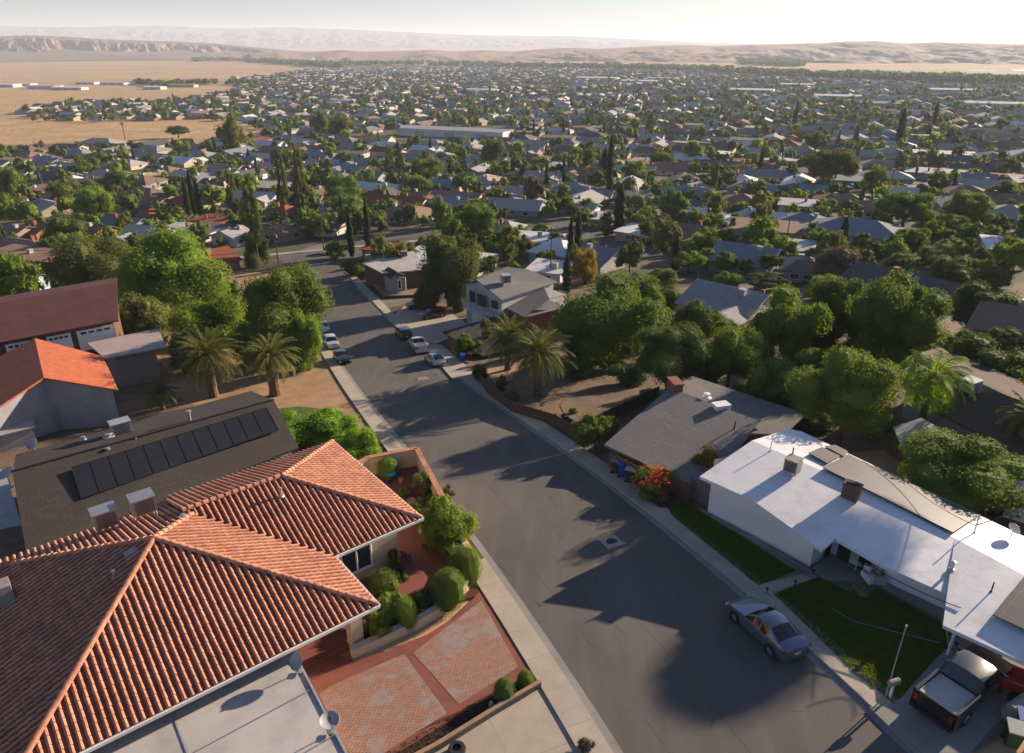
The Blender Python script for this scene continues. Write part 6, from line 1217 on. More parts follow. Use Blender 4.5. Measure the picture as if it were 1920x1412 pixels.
for i, (cx, cy, rx, ry, mt, lb) in enumerate([(1090, 655, 45, 30, 'leaf_dark', 'dark undergrowth tree behind the front date palm'), (1180, 700, 40, 26, 'leaf_dark', 'dark low tree shading the raised bed'), (1310, 690, 50, 40, 'leaf_dark', 'dark tree behind the far grey roof'), (1420, 690, 50, 45, 'leaf_dark', 'dark tree filling the grove behind the far grey roof'), (1430, 630, 40, 40, 'leaf_dark', 'dark tree between the round and the pale upright trees'), (1520, 650, 50, 38, 'leaf_dark', 'dark tree under the feathery green one'), (1620, 660, 48, 36, 'leaf_dark', 'dark tree below the glossy clumped tree'), (1340, 605, 34, 22, 'leaf_dark', 'dark tree behind the heart of the grove'), (1215, 615, 36, 26, 'leaf_green', 'green tree bridging the dark masses'), (1660, 700, 34, 26, 'leaf_dark', 'dark tree beside the pale canopy'), (1440, 780, 36, 26, 'leaf_green', 'green tree at the grey roof back corner'), (1650, 790, 30, 30, 'leaf_green', 'green tree by the bluish shed'), (1745, 640, 36, 26, 'leaf_dark', 'dark tree before the brown roof ridge'), (1250, 560, 40, 26, 'leaf_green', 'green tree above the dark mass'), (1180, 530, 40, 22, 'leaf_olive', 'olive tree on top of the dark mass'), (1000, 640, 24, 30, 'leaf_dark', 'dark shrub tree between the twin palms'), (890, 655, 22, 18, 'leaf_dark', 'dark shrub behind the low garage'), (345, 660, 34, 40, 'leaf_dark', 'dark tree between the pavilion and the biggest palm'), (460, 650, 34, 40, 'leaf_green', 'green tree between the two left palms'), (560, 665, 36, 36, 'leaf_green', 'low green tree over the sandy bank'), (380, 560, 40, 34, 'leaf_dark', 'dark tree behind the bright leafy tree'), (470, 590, 30, 40, 'leaf_green', 'green tree filling between the two big left trees'), (250, 560, 30, 24, 'leaf_dark', 'dark tree at the end of the maroon roof'), (1880, 640, 30, 24, 'leaf_dark', 'dark tree at the photo edge beyond the palms'), (1760, 480, 40, 18, 'leaf_dark', 'dark trees at the lot fence'), (1860, 520, 34, 20, 'leaf_dark', 'dark shrubs in the bare lot'), (1640, 470, 24, 16, 'leaf_dark', 'dark shrub below the navy roof'), (1240, 520, 36, 18, 'leaf_green', 'green tree before the slate gable'), (1540, 540, 34, 24, 'leaf_bright', 'bright tree above the feathery one'), (800, 560, 30, 26, 'leaf_dark', 'dark foliage under the huge olive green tree'), (860, 560, 26, 26, 'leaf_olive', 'lower olive foliage of the driveway tree'), (1085, 690, 34, 22, 'leaf_dark', 'dark shrub at the back of the dry yard'), (1140, 640, 50, 30, 'leaf_green', 'green skirt of foliage under the broad dark mass'), (1410, 740, 36, 30, 'leaf_dark', 'dark tree touching the far grey roof edge'), (1530, 790, 40, 26, 'leaf_dark', 'dark foliage under the big tree behind the white roof')]):
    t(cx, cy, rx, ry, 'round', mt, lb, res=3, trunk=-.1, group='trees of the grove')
# palms
def palm_px(cx, cy, bx, by, label, L, **k):
    b = G(bx, by, 0); H = 3
    for _ in range(25): py = proj(b.x, b.y, b.z + H)[1]; H = max(1.0, H * (1 + .5 * ((by - cy) / max(by - py, 1) - 1)))
    return make_palm(label, (b.x, b.y, b.z), H, L, **k)
palm_px(405, 668, 402, 745, 'biggest date palm beyond the black shingled roof', 5.2, nf=84, seed=3, trunk_r=.5, w=.7, group='date palms near the street'); palm_px(518, 668, 517, 742, 'date palm with a thick trunk by the sandy bank', 4.2, nf=72, seed=5, trunk_r=.62, w=.6, group='date palms near the street')
palm_px(303, 738, 306, 768, 'small dark palm beside the shade-greyed gable wall', 2.6, nf=26, seed=7, trunk_r=.25, w=.45, skirt=False); palm_px(1013, 662, 1008, 742, 'front date palm of the pair across the street', 4.6, nf=78, seed=9, trunk_r=.45, w=.62, group='date palms near the street'); palm_px(948, 632, 952, 695, 'rear date palm of the pair across the street', 4.3, nf=66, seed=11, trunk_r=.4, w=.6, group='date palms near the street')
palm_px(1705, 708, 1722, 812, 'yellow green drooping queen palm before the brown roof', 4.2, nf=40, seed=13, trunk_r=.25, w=.8, mat='leaf_lime', droop=3.0, skirt=False); palm_px(1895, 782, 1905, 860, 'brown tipped fan palm at the photo edge', 2.6, nf=30, seed=15, trunk_r=.4, w=.5, mat='leaf_olive')
PPAL = [(232, 232, 235, 262, 'tall palm on the dry field edge'), (148, 268, 148, 287, 'palm by the grey roofs under the dry field'), (174, 280, 176, 295, 'second palm under the dry field'), (290, 290, 290, 312, 'palm among green trees'), (1095, 320, 1096, 345, 'fan palm left of the wide based cypress'), (1218, 290, 1219, 320, 'palm by the balcony house'), (1230, 275, 1232, 300, 'second palm by the balcony house'), (1280, 275, 1281, 300, 'brown palm by lit trees'), (1262, 228, 1263, 250, 'distant palm past the mauve wall'), (1745, 320, 1750, 350, 'shaggy palm below the leaning pole'), (893, 300, 894, 325, 'palm by the middle roofs'), (1015, 310, 1016, 345, 'fan palm with a pale trunk'), (1860, 300, 1861, 322, 'palm near the orange walls'), (545, 275, 546, 300, 'pair palm by slate hip roof')]
for i, (a, b_, c_, d_, lb) in enumerate(PPAL): palm_px(a, b_, c_, d_, lb, 2.3, nf=16, seed=20 + i, trunk_r=.28, w=.6, skirt=False, group='fan palms of the town')

# ------------------------------------------------------------------ houses placed from the photo: x, y, width px, depth m, form, roof, wall, turn (deg from across-street), label
HL = [(18, 299, 60, 9, 'flat', 'brown', 'cream', 5, 'long low brown house at the photo edge under the dry field'), (86, 296, 34, 9, 'gable', 'grey', 'white', 0, 'grey roofed house left of the pale court'), (146, 284, 52, 11, 'hip', 'grey', 'tan', 0, 'grey hip house behind the field palm'), (190, 266, 62, 14, 'hip', 'grey', 'tan', 10, 'large grey hip roofed house bordering the dry field'), (221, 288, 42, 11, 'lgable', 'tan', 'cream', 0, 'tan house with an arched front gable'), (108, 318, 34, 9, 'gable', 'brown', 'white', 0, 'brown roofed house near the yellow tree'), (163, 342, 48, 10, 'gable', 'slate', 'blue', 20, 'slate blue gable house by the bright green tree'), (236, 305, 56, 11, 'hip', 'pale', 'cream', 0, 'pale hip roofed house in the middle rows'), (286, 328, 40, 9, 'gable', 'tan', 'cream', 80, 'tan walled gable house'), (276, 354, 28, 7, 'flat', 'white', 'white', 0, 'small white box house'), (268, 376, 96, 10, 'gable', 'brown', 'tan', 0, 'long brown gable with a rusty end bay'), (279, 398, 46, 9, 'hip', 'red', 'tan', 0, 'rust red hip roofed house'),
 (348, 326, 40, 9, 'gable', 'pale', 'white', 0, 'pale gable house near the three cypresses'), (404, 342, 44, 9, 'gable', 'red', 'white', 0, 'rust red gable behind the ragged pine'), (424, 322, 52, 9, 'gable', 'grey', 'white', 0, 'grey gable with white end wall'), (466, 298, 40, 10, 'cross', 'slate', 'white', 0, 'white gabled house under tall airy trees'), (476, 318, 36, 9, 'gable', 'red', 'tan', 0, 'tan and rust house by a picket yard'), (44, 386, 54, 10, 'gable', 'dark', 'blue', 20, 'dark gable with blue garage wall'), (93, 386, 60, 11, 'gable', 'grey', 'cream', -15, 'grey gable house with three small vents'), (78, 352, 46, 9, 'flat', 'brown', 'tan', 0, 'brown roofed house by the thin olive tree'), (32, 432, 50, 10, 'gable', 'brown', 'brown' if False else 'tan', 0, 'brown gable at the edge near the boxy tree'), (80, 428, 36, 10, 'gable', 'brown', 'rust', 0, 'brown gable beside the boxy dark tree'), (182, 430, 34, 9, 'gable', 'brown', 'rust', 0, 'brown and rust shed house by the frosted tree'), (283, 436, 70, 12, 'cross', 'grey', 'grey', 10, 'large grey house with several low roofs'), (336, 427, 72, 9, 'flat', 'pale', 'white', 0, 'long pale carport roof'), (384, 428, 56, 10, 'flat', 'dark', 'white', 0, 'dark solar covered flat roof'), (436, 438, 30, 9, 'gable', 'grey', 'white', 85, 'white walled gable beside the ragged pine'), (400, 410, 60, 8, 'flat', 'red', 'rust', 0, 'dark rust flat roof past the cypresses'), (395, 482, 60, 11, 'gable', 'red', 'tan', 70, 'orange brown gable house behind the dirt bank'),
 (40, 478, 130, 11, 'flat', 'brown', 'tan', 0, 'wide brown flat roof with several coolers'), (75, 505, 90, 11, 'gable', 'red', 'tan', 5, 'rusty brown gable next to the hazy olive tree'), (30, 530, 70, 10, 'gable', 'dark', 'blue', 30, 'dark gable with a blue white wall behind the maroon roof'),
 (593, 288, 60, 11, 'hip', 'slate', 'grey', 0, 'slate hip roofed house past the pines'), (500, 309, 40, 9, 'gable', 'pale', 'white', 0, 'pale gable left of the pines'), (576, 310, 34, 9, 'gable', 'tan', 'cream', 0, 'tan roofed house between the pines'), (678, 302, 46, 10, 'lgable', 'slate', 'white', 0, 'slate and white house with a front gable'), (634, 330, 56, 10, 'hip', 'slate', 'white', 0, 'blue slate low house'), (700, 328, 40, 9, 'gable', 'slate', 'blue', 0, 'slate roofed blue house'), (588, 360, 36, 10, 'gable', 'brown', 'cream', 80, 'brown gable with a cream end wall'), (722, 358, 50, 10, 'hip', 'dark', 'tan', 0, 'dark hip house behind the green canopy'), (788, 364, 40, 9, 'gable', 'brown', 'white', 0, 'brown gable right of the green canopy'), (838, 344, 62, 10, 'gable', 'slate', 'cream', 0, 'slate gable with a brown fence'), (915, 348, 48, 11, 'cross', 'grey', 'cream', 0, 'white two level house in the middle rows'), (955, 370, 44, 9, 'hip', 'slate', 'white', 0, 'slate roofed house beside the leafless pale tree'), (850, 378, 70, 10, 'gable', 'slate', 'blue', -10, 'long slate roof with a pale blue gable'),
 (532, 392, 44, 9, 'hip', 'red', 'rust', 0, 'small orange rust roofed house'), (580, 390, 36, 9, 'gable', 'slate', 'white', 60, 'blue white shed roofed house'), (527, 430, 56, 10, 'hip', 'brown', 'tan', 0, 'brown roofed house at the side street end'), (612, 416, 84, 10, 'lgable', 'brown', 'white', 0, 'brown gable with white garage bay by the tall pole'), (762, 396, 96, 13, 'hip', 'brown', 'blue', 0, 'wide brown hip house with blue grey walls'), (720, 462, 60, 7, 'flat', 'red', 'brick' if False else 'rust', 0, 'brick walled flat house by the brick wall cypress'), (950, 425, 50, 10, 'hip', 'grey', 'white', 0, 'grey hip house behind the dark dome tree'), (826, 290, 50, 10, 'hip', 'grey', 'tan', 0, 'grey roofed tan house in the upper rows'),
 (1005, 445, 92, 8, 'flat', 'white', 'white', 5, 'long white patio roof on posts'), (1048, 462, 74, 12, 'hip', 'white', 'blue', -8, 'pale blue metal hip roof'), (1125, 478, 80, 12, 'gable', 'slate', 'white', -20, 'slate gable beside the golden tree'), (1030, 500, 40, 7, 'flat', 'white', 'white', 0, 'small white shed roof behind the hip roofs'), (1072, 236, 66, 16, 'flat', 'brown', 'tan', 0, 'mauve brown hall wall with flat roof'), (1000, 240, 44, 12, 'flat', 'white', 'white', 0, 'white flat building in the upper rows'), (1095, 362, 110, 10, 'gable', 'slate', 'grey', 0, 'very long slate roof by the side street'), (1195, 366, 44, 10, 'lgable', 'slate', 'white', 30, 'navy roof with a white front gable'), (1200, 275, 34, 9, 'gable', 'grey', 'cream', 0, 'grey gable house with a porch'), (1215, 306, 30, 9, 'flat', 'brown', 'cream', 0, 'tall house with a balcony'), (1390, 336, 50, 11, 'hip', 'white', 'white', 0, 'white metal roofed house with a garage'), (1348, 338, 40, 10, 'gable', 'brown', 'tan', 30, 'brown roof with a red brown shed'), (1300, 350, 36, 9, 'gable', 'grey', 'cream', 60, 'grey gable with an arched porch'), (1322, 386, 36, 10, 'gable', 'dark', 'white', 0, 'dark roofed house behind the round olive tree'), (1390, 372, 60, 10, 'hip', 'brown', 'tan', 0, 'brown hip house on the middle slope'), (1318, 398, 34, 8, 'gable', 'white', 'blue', 0, 'small white and blue gable'), (1352, 408, 24, 8, 'flat', 'white', 'white', 0, 'small white cubic house'), (1416, 402, 78, 11, 'hip', 'pale', 'grey', 0, 'pale hip roof with deep shaded eaves'), (1205, 428, 64, 12, 'flat', 'white', 'tan', -15, 'white flat roof beside the broad cypress'), (1285, 434, 132, 12, 'lgable', 'brown', 'tan', -8, 'long brown gable house above the curving street'), (1128, 405, 30, 8, 'flat', 'pale', 'grey', 0, 'tall pale wall house by the brown pole'),
 (1402, 478, 100, 13, 'gable', 'slate', 'grey', -12, 'broad slate gable with a front garage bay'), (1530, 356, 50, 11, 'gable', 'slate', 'grey', 0, 'slate blue gable by the spreading olive'), (1578, 374, 88, 10, 'hip', 'brown', 'tan', 0, 'long brown hip roof above the shade tree'), (1635, 388, 50, 10, 'gable', 'brown', 'white', 0, 'brown gable with a wide white wall'), (1498, 380, 64, 9, 'flat', 'pale', 'white', 0, 'pale flat carport and house'), (1443, 408, 50, 10, 'gable', 'white', 'white', 0, 'white gable beside the slate blue house'), (1508, 412, 84, 11, 'hip', 'slate', 'white', -8, 'slate blue hip with white upper walls'), (1608, 428, 150, 14, 'hip', 'slate', 'blue', -12, 'very large navy hip roofed house'), (1829, 334, 54, 11, 'gable', 'slate', 'rust', 0, 'blue roofed house with rust walls'), (1898, 332, 50, 11, 'flat', 'red', 'rust', 0, 'orange walled flat house at the photo edge'), (1771, 378, 50, 10, 'gable', 'slate', 'blue', 30, 'blue tarped gable house'), (1812, 358, 62, 11, 'hip', 'brown', 'tan', 0, 'brown hip house before the rust walls'), (1892, 398, 66, 12, 'hip', 'grey', 'cream', -15, 'grey hip roof at the photo edge'), (1896, 458, 66, 10, 'flat', 'white', 'white', 0, 'white and blue flat house by the bare lot'), (1770, 286, 86, 10, 'flat', 'white', 'blue', 0, 'long blue and white flat building'), (1693, 360, 40, 10, 'gable', 'pale', 'white', 0, 'pale gable behind the leaning pole'), (1646, 276, 40, 9, 'hip', 'grey', 'white', 0, 'grey hip house behind olive crowns'), (1493, 460, 38, 8, 'flat', 'pale', 'tan', 0, 'small pale shed roof by the short pole'),
 (1370, 560, 130, 12, 'lgable', 'grey', 'grey', -20, 'grey low house hemmed in by the grove'), (1712, 534, 190, 11, 'gable', 'dark', 'grey', -30, 'long dark gable with a bright white verge'), (1510, 495, 60, 9, 'hip', 'dark', 'grey', 0, 'dark hip roof beside the bare greyish tree'), (1905, 600, 60, 10, 'gable', 'brown', 'grey', -20, 'brown gable at the photo edge beyond the dark trees')]
base_rz = pi/2 - (pi/2 - TH) # ridge along the cross-street direction
for i, (px, py, wp, d, fm, rf, wlc, turn, lb) in enumerate(HL):
    p = G(px, py, 2.8); dist = (p - Vector((0, 0, HC))).length; w = max(7, min(30, wp * dist / F * .98)); house(p.x, p.y, w, d, fm, rf, wlc, TH * -1 * -1 + radians(turn) + (0 if True else 0), lb, True, i, z=p.z - 2.8)
# ------------------------------------------------------------------ the rest of the town: lots in rows along the streets
random.seed(11)
townst = [st(*G(x, y)[:2]) for x, y in TOWN[1:-3]]
TPX = TOWN
def in_town(px, py): return inside(px, py, TPX)
def near(lst, x, y, k, extra=0.0):
    return any((x - a)**2 + (y - b)**2 < (r * k + extra)**2 for a, b, r in lst)
BLOCKED = [[(480, 478), (470, 455), (640, 440), (1000, 385), (1050, 400), (1330, 480), (1420, 520), (1400, 532), (1290, 505), (1100, 455), (1000, 425), (830, 436), (700, 470), (740, 560), (900, 700), (760, 720), (560, 500)],
           [(-50, 225), (430, 222), (500, 243), (420, 266), (-50, 272)], [(700, 238), (950, 232), (960, 262), (690, 262)], [(1760, 430), (1920, 425), (1920, 520), (1720, 500)], [(1600, 490), (1680, 480), (1810, 560), (1790, 600), (1640, 560)], [(-50, 560), (240, 520), (240, 450), (620, 440), (700, 560), (1300, 520), (1500, 480), (1800, 520), (2000, 560), (2000, 1500), (-50, 1500)]]
def blocked(px, py): return any(inside(px, py, q) for q in BLOCKED)
ROOFK = ['grey', 'grey', 'brown', 'brown', 'slate', 'dark', 'pale', 'tan', 'grey', 'red', 'grey', 'brown', 'dark', 'slate', 'white']; WK = ['white', 'cream', 'tan', 'grey', 'blue', 'white', 'cream']
FORMW = {'gable': 'gabled', 'hip': 'hip roofed', 'lgable': 'front gabled', 'cross': 'cross gabled', 'flat': 'flat roofed'}
N_H = 300 - len(HL); cand = []
s = 150.0; row = 0; streets = []
while s < 2700:
    t_ = -900 - (row % 3) * 7
    while t_ < 2100:
        x, y = xy(s + random.uniform(-2, 2), t_ + random.uniform(-2, 2))
        if y > 60:
            z = zt(x, y); px, py = proj(x, y, z + 2)
            if -25 < px < 1945 and in_town(px, py) and not blocked(px, py): cand.append((hypot(x, y), x, y, px, py, row))
        t_ += random.uniform(20, 25)
    if row % 2 == 1: streets.append(s + 20.5)
    s += 30 if row % 2 == 0 else 41; row += 1
for ss_ in streets:                                                 # side streets between the rows of lots
    if ss_ > 1500: break
    run = []; t_ = -900
    while t_ <= 2100:
        x, y = xy(ss_, t_); px, py = proj(x, y, zt(x, y)); ok = y > 60 and -60 < px < 1980 and in_town(px, py) and not blocked(px, py)
        if ok: run.append(t_)
        if (not ok or t_ >= 2090) and run:
            if run[-1] - run[0] > 30:
                sheet('street', [(ss_ - 4.2, run[0]), (ss_ - 4.2, run[-1]), (ss_ + 4.2, run[-1]), (ss_ + 4.2, run[0])], .07, 'asphalt', is_st=True)
                if ss_ < 700: sheet('sidewalk', [(ss_ - 5.9, run[0]), (ss_ - 5.9, run[-1]), (ss_ - 4.2, run[-1]), (ss_ - 4.2, run[0])], .12, 'sidewalk', is_st=True); sheet('sidewalk', [(ss_ + 4.2, run[0]), (ss_ + 4.2, run[-1]), (ss_ + 5.9, run[-1]), (ss_ + 5.9, run[0])], .12, 'sidewalk', is_st=True)
            run = []
        t_ += 10
onstreet = lambda x, y, m=4.5: any(abs(st(x, y)[0] - q) < m for q in streets)
cand.sort(); nearh = list(HOUSES); placed = []
far_houses = []
for dist, x, y, px, py, rw in cand:
    if len(placed) < N_H:
        if near(nearh, x, y, .55, 8.5): continue
        form = random.choice(['gable', 'gable', 'hip', 'lgable', 'hip', 'flat', 'cross']); rf = random.choice(ROOFK); wl_ = random.choice(WK); w = random.uniform(15, 22); d = random.choice((10, 11, 12, 13)); rz = TH + random.choice((0, 0, 0, pi/2, pi)) + random.uniform(-.12, .12)
        lb = unique(f"{ROOFS[rf][1]} {FORMW[form]} house, {WALLS[wl_][1]} walls", x, y, zt(x, y) + 2); placed.append(1)
        house(x, y, w, d, form, rf, wl_, rz, lb, dist < 420, random.randrange(100)); nearh.append((x, y, w/2))
    else: far_houses.append((x, y))
LASTD = cand[min(len(cand) - 1, len(placed))][0]
# far houses: one mesh
FM = ['roof_grey', 'roof_brown', 'roof_slate', 'roof_pale', 'roof_tan', 'roof_white', 'wall_white', 'wall_cream', 'wall_tan']; fh = MB()
for x, y in far_houses:
    if random.random() < .12: continue
    z = zt(x, y); w = random.uniform(13, 21); d = random.uniform(9, 13); rz = TH + random.choice((0, 0, pi/2)) + random.uniform(-.1, .1); cr, sr = cos(rz), sin(rz); L = lambda a, b, c: (x + a*cr - b*sr, y + a*sr + b*cr, z + c)
    mi = random.choice((0, 0, 0, 1, 1, 1, 2, 2, 3, 4, 3, 5)); wi = random.choice((6, 7, 8)); hw, hr = 2.8, 2.8 + d * .17; X, Y = w/2, d/2
    v = [L(-X, -Y, -1), L(X, -Y, -1), L(X, Y, -1), L(-X, Y, -1), L(-X, -Y, hw), L(X, -Y, hw), L(X, Y, hw), L(-X, Y, hw), L(-X, 0, hr), L(X, 0, hr)]
    fh.add(v, [(0, 1, 5, 4), (2, 3, 7, 6)], wi); fh.add(v, [(1, 2, 6, 9, 5), (3, 0, 4, 8, 7)], wi); o_ = .5; v2 = [L(-X-o_, -Y-o_, hw-.1), L(X+o_, -Y-o_, hw-.1), L(X+o_, 0, hr+.1), L(-X-o_, 0, hr+.1), L(X+o_, Y+o_, hw-.1), L(-X-o_, Y+o_, hw-.1)]; fh.add(v2, [(0, 1, 2, 3), (3, 2, 4, 5)], mi)
tag(fh.build('distant_houses', FM), 'mass of small rooftops spread over the far valley town', None, None, 'stuff')
# warehouses and halls seen in the distance
WHS = [(1120, 147, 70, 30, 'white', 'long white warehouse near the far edge of town'), (1200, 153, 60, 26, 'white', 'second white warehouse near the far edge of town'), (1245, 148, 50, 24, 'pale', 'pale hall right of the white warehouses'), (1410, 170, 70, 26, 'white', 'bright flat store roof with cars around'), (830, 160, 50, 20, 'tan', 'yellowish school hall among trees'), (855, 247, 200, 18, 'pale', 'very long pale flat roof in the upper town'), (720, 150, 70, 24, 'brown', 'brownish hall on the far edge of town'), (1500, 160, 60, 24, 'white', 'white store roof by the far trees'), (1570, 182, 70, 22, 'white', 'white block building before the bright fields'), (1650, 196, 60, 20, 'tan', 'tan flat building in the bright haze'), (1860, 196, 90, 24, 'pale', 'pale long building at the edge of the haze'), (900, 170, 60, 18, 'white', 'white roof beside the yellowish school hall'), (1780, 170, 70, 22, 'white', 'white shed in the bright haze'), (640, 190, 40, 16, 'pale', 'pale roofed building above the park trees'),
 (15, 160, 30, 16, 'white', 'first white industrial shed at the photo edge'), (48, 158, 26, 14, 'white', 'second white industrial shed on the plain'), (85, 163, 44, 18, 'pale', 'wide pale industrial shed on the plain'), (130, 165, 50, 14, 'white', 'white industrial shed with a tall stack'), (165, 155, 30, 14, 'pale', 'small pale plant building on the plain'), (215, 156, 40, 14, 'pale', 'grey industrial hall on the plain'), (262, 155, 60, 14, 'pale', 'long pale industrial hall on the plain'), (290, 164, 30, 14, 'white', 'white office block by the long hall'), (340, 160, 50, 12, 'tan', 'tan shed at the end of the works'), (475, 145, 24, 12, 'white', 'white shed beside the round tank'), (505, 149, 30, 12, 'pale', 'pale shed past the round tank'), (560, 113, 50, 30, 'white', 'white plant roofs far out on the plain')]
for px, py, wp, d, rf, lb in WHS:
    p = G(px, py, 3); dist = (p - Vector((0, 0, HC))).length; w = wp * dist / F; root = thing('warehouse', lb, 'warehouse', (p.x, p.y, p.z - 3), 'halls and warehouses of the valley', TH * (1 if px > 400 else .3)); m = MB(); hh = 5.0 if d > 15 else 4.2; m.box((0, 0, hh/2 - .5), (w, d * (1 + dist/4000), hh + 1)); m.build('wall', 'wall_cream' if rf == 'tan' else 'wall_white', root, off=(0, 0, 0)); m = MB(); D_ = d * (1 + dist/4000); m.slab([(-w/2 - .4, -D_/2 - .4, hh), (w/2 + .4, -D_/2 - .4, hh), (w/2 + .4, 0, hh + 1.3), (-w/2 - .4, 0, hh + 1.3)], .2); m.slab([(-w/2 - .4, D_/2 + .4, hh), (w/2 + .4, D_/2 + .4, hh), (w/2 + .4, 0, hh + 1.3), (-w/2 - .4, 0, hh + 1.3)], .2); m.build('roof', ROOFS[rf][0], root, off=(0, 0, 0))
    for k in (-.3, 0, .3): m = MB(); m.box((w * k, -D_/2 - .03, 1.8), (w * .1, .1, 3.4)); m.build('loading_door', 'greymetal', root, off=(0, 0, 0))
p = G(441, 154); m = MB(); dist = hypot(p.x, p.y); R_ = 6.5 * dist / F; m.lathe((0, 0, 0), [(R_, -1), (R_, R_ * 1.35), (R_ * .9, R_ * 1.42), (0, R_ * 1.6)], 28); m.beam((R_, 0, 0), (R_, 0, R_*1.35), .6, .3); o = m.build('water_tank', 'wall_cream', None, off=(0, 0, 0), smooth=False); o.location = p; tag(o, 'big round cream water tank on the dry plain', 'water tank')
for px, lb in ((539, 'first small white silo far on the plain'), (587, 'second small white silo far on the plain')):
    p = G(px, 114); dist = hypot(p.x, p.y); m = MB(); R_ = 2.0 * dist / F; m.lathe((0, 0, 0), [(R_, -1), (R_, R_ * 2.4), (0, R_ * 3)], 14); o = m.build('silo', 'white', None, off=(0, 0, 0)); o.location = p; tag(o, lb, 'silo', 'silos on the plain')
# trees of the town: individuals nearest the camera, the rest one mass
random.seed(23); NT = 300 - 12; cnt = 0; tc = []
KT = [('round', 'leaf_green'), ('round', 'leaf_green'), ('round', 'leaf_dark'), ('round', 'leaf_bright'), ('round', 'leaf_olive'), ('spread', 'leaf_green'), ('tall', 'leaf_olive'), ('round', 'leaf_dark'), ('spread', 'leaf_dark')]
KW = {'leaf_green': 'green', 'leaf_dark': 'dark green', 'leaf_bright': 'bright green', 'leaf_olive': 'dusty olive'}; SW = {'round': 'rounded', 'spread': 'spreading', 'tall': 'upright'}
mx = 0; tries = []
ntree_named = sum(1 for o in C.objects if o.name.split('.')[0] == 'tree')
QUOTA = 300 - ntree_named
for k in range(20000):
    dd = 150 + 2500 * random.random() ** 1.55; a = radians(random.uniform(-36, 36)); x, y = dd * sin(a), dd * cos(a)
    px, py = proj(x, y, zt(x, y) + 3)
    if not in_town(px, py) or inside(px, py, BLOCKED[1]) or inside(px, py, BLOCKED[4]) or inside(px, py, BLOCKED[0]) or inside(px, py, BLOCKED[2]) or inside(px, py, BLOCKED[4]) or inside(px, py, BLOCKED[5]): continue
    tries.append((dd, x, y, px, py))
tries.sort(); mass = []; planted = list(TREES); hs_near = list(nearh)
import bisect
grid = {}
def cell(x, y): return (int(x // 25), int(y // 25))
for q in planted: grid.setdefault(cell(q[0], q[1]), []).append(q)
hgrid = {}
for q in hs_near: hgrid.setdefault(cell(q[0], q[1]), []).append(q)
def gnear(g, x, y, k, e):
    cx, cy = cell(x, y)
    return any((x - a)**2 + (y - b)**2 < (r * k + e)**2 for i in (-1, 0, 1) for j in (-1, 0, 1) for a, b, r in g.get((cx + i, cy + j), ()))
streetrow = lambda x, y: False
for dd, x, y, px, py in tries:
    R = random.choice((1.7, 2.2, 2.6, 3.0, 3.4, 4.2, 5.2)) * (1 if dd < 500 else 1.05)
    if onstreet(x, y, 4.5 + .3 * R) or random.random() < .22: continue
    if gnear(grid, x, y, .85, R * .85) or gnear(hgrid, x, y, .72, R * .62): continue
    grid.setdefault(cell(x, y), []).append((x, y, R))
    if cnt < QUOTA:
        kd, mt = random.choice(KT); H = R * random.uniform(.75, 1.05) * (1.5 if kd == 'tall' else 1)
        lb = unique(f"{SW[kd]} {KW[mt]} tree", x, y, zt(x, y) + H); plant((x, y, zt(x, y)), R, H, kd, mt, lb, res=1, group='trees of the town', single=True); cnt += 1
    else: mass.append((dd, x, y, R))
# cars along the side streets
CW = [((.62, .62, .62), 'white'), ((.30, .31, .33), 'grey'), ((.03, .03, .035), 'black'), ((.10, .14, .22), 'blue'), ((.24, .03, .03), 'red'), ((.45, .46, .48), 'silver')]; CM = {}
for k in range(44):
    for _ in range(60):
        q = random.choice([v for v in streets if v < 620]); t_ = random.uniform(-350, 500); x, y = xy(q + random.choice((-3.0, 3.0)), t_); z = zt(x, y) + .08; px, py = proj(x, y, z)
        if 10 < px < 1910 and in_town(px, py) and not blocked(px, py) and not gnear({}, x, y, 1, 1): break
    kd = random.choice(('sedan', 'hatch', 'suv', 'pickup')); co, cn = random.choice(CW)
    if cn not in CM: MT['town_' + cn] = paint('town_' + cn, co, .3); CM[cn] = 1
    lb = unique(f"{cn} car at the kerb", x, y, z); root = thing('parked_car', lb, 'car', (x, y, z), 'cars on the side streets', TH + random.choice((0, pi)))
    for ch, sub in CARP[kd]:
        k2 = copy_tree(ch, sub); k2.parent = root
        if k2.name.startswith('body') or k2.name.startswith('wing_mirror'): setmat(k2, 0, 'town_' + cn)
# slim cypresses scattered in the middle distance
for k in range(16):
    for _ in range(40):
        dd = random.uniform(240, 900); a = radians(random.uniform(-33, 33)); x, y = dd * sin(a), dd * cos(a); px, py = proj(x, y, zt(x, y))
        if in_town(px, py) and not blocked(px, py) and not gnear(hgrid, x, y, .6, 1.5): break
    H = random.uniform(3.5, 6.5); lb = unique('slim dark cypress', x, y, zt(x, y) + H); plant((x, y, zt(x, y)), random.uniform(.9, 1.4), H, 'column', 'leaf_cypress', lb, 'cypress', 'cypress', 'cypresses of the town', res=0, single=True, zc=1.03)
c_, R_ = crown_blobs('far', 3); protos = [np.concatenate([leaf_cloud(c_, R_, 90, .15, 1, i), cores(c_[:6], R_[:6], .85, CS2, i)]) for i in range(5)]; VV = {m: [] for m in range(4)}
FMAT = ['leaf_green', 'leaf_dark', 'leaf_olive', 'leaf_bright']; r_ = np.random.default_rng(4); chunks = []; mis = []
def addmass(x, y, z, R, H, mi):
    v = protos[r_.integers(5)]; a = r_.uniform(0, 6.28); ca, sa = cos(a), sin(a)
    w = np.stack([(v[:, 0]*ca - v[:, 1]*sa) * R + x, (v[:, 0]*sa + v[:, 1]*ca) * R + y, v[:, 2] * H + z + H * 1.02], 1); chunks.append(w); mis.append(np.full(len(v) // 4, mi, dtype=np.int32))
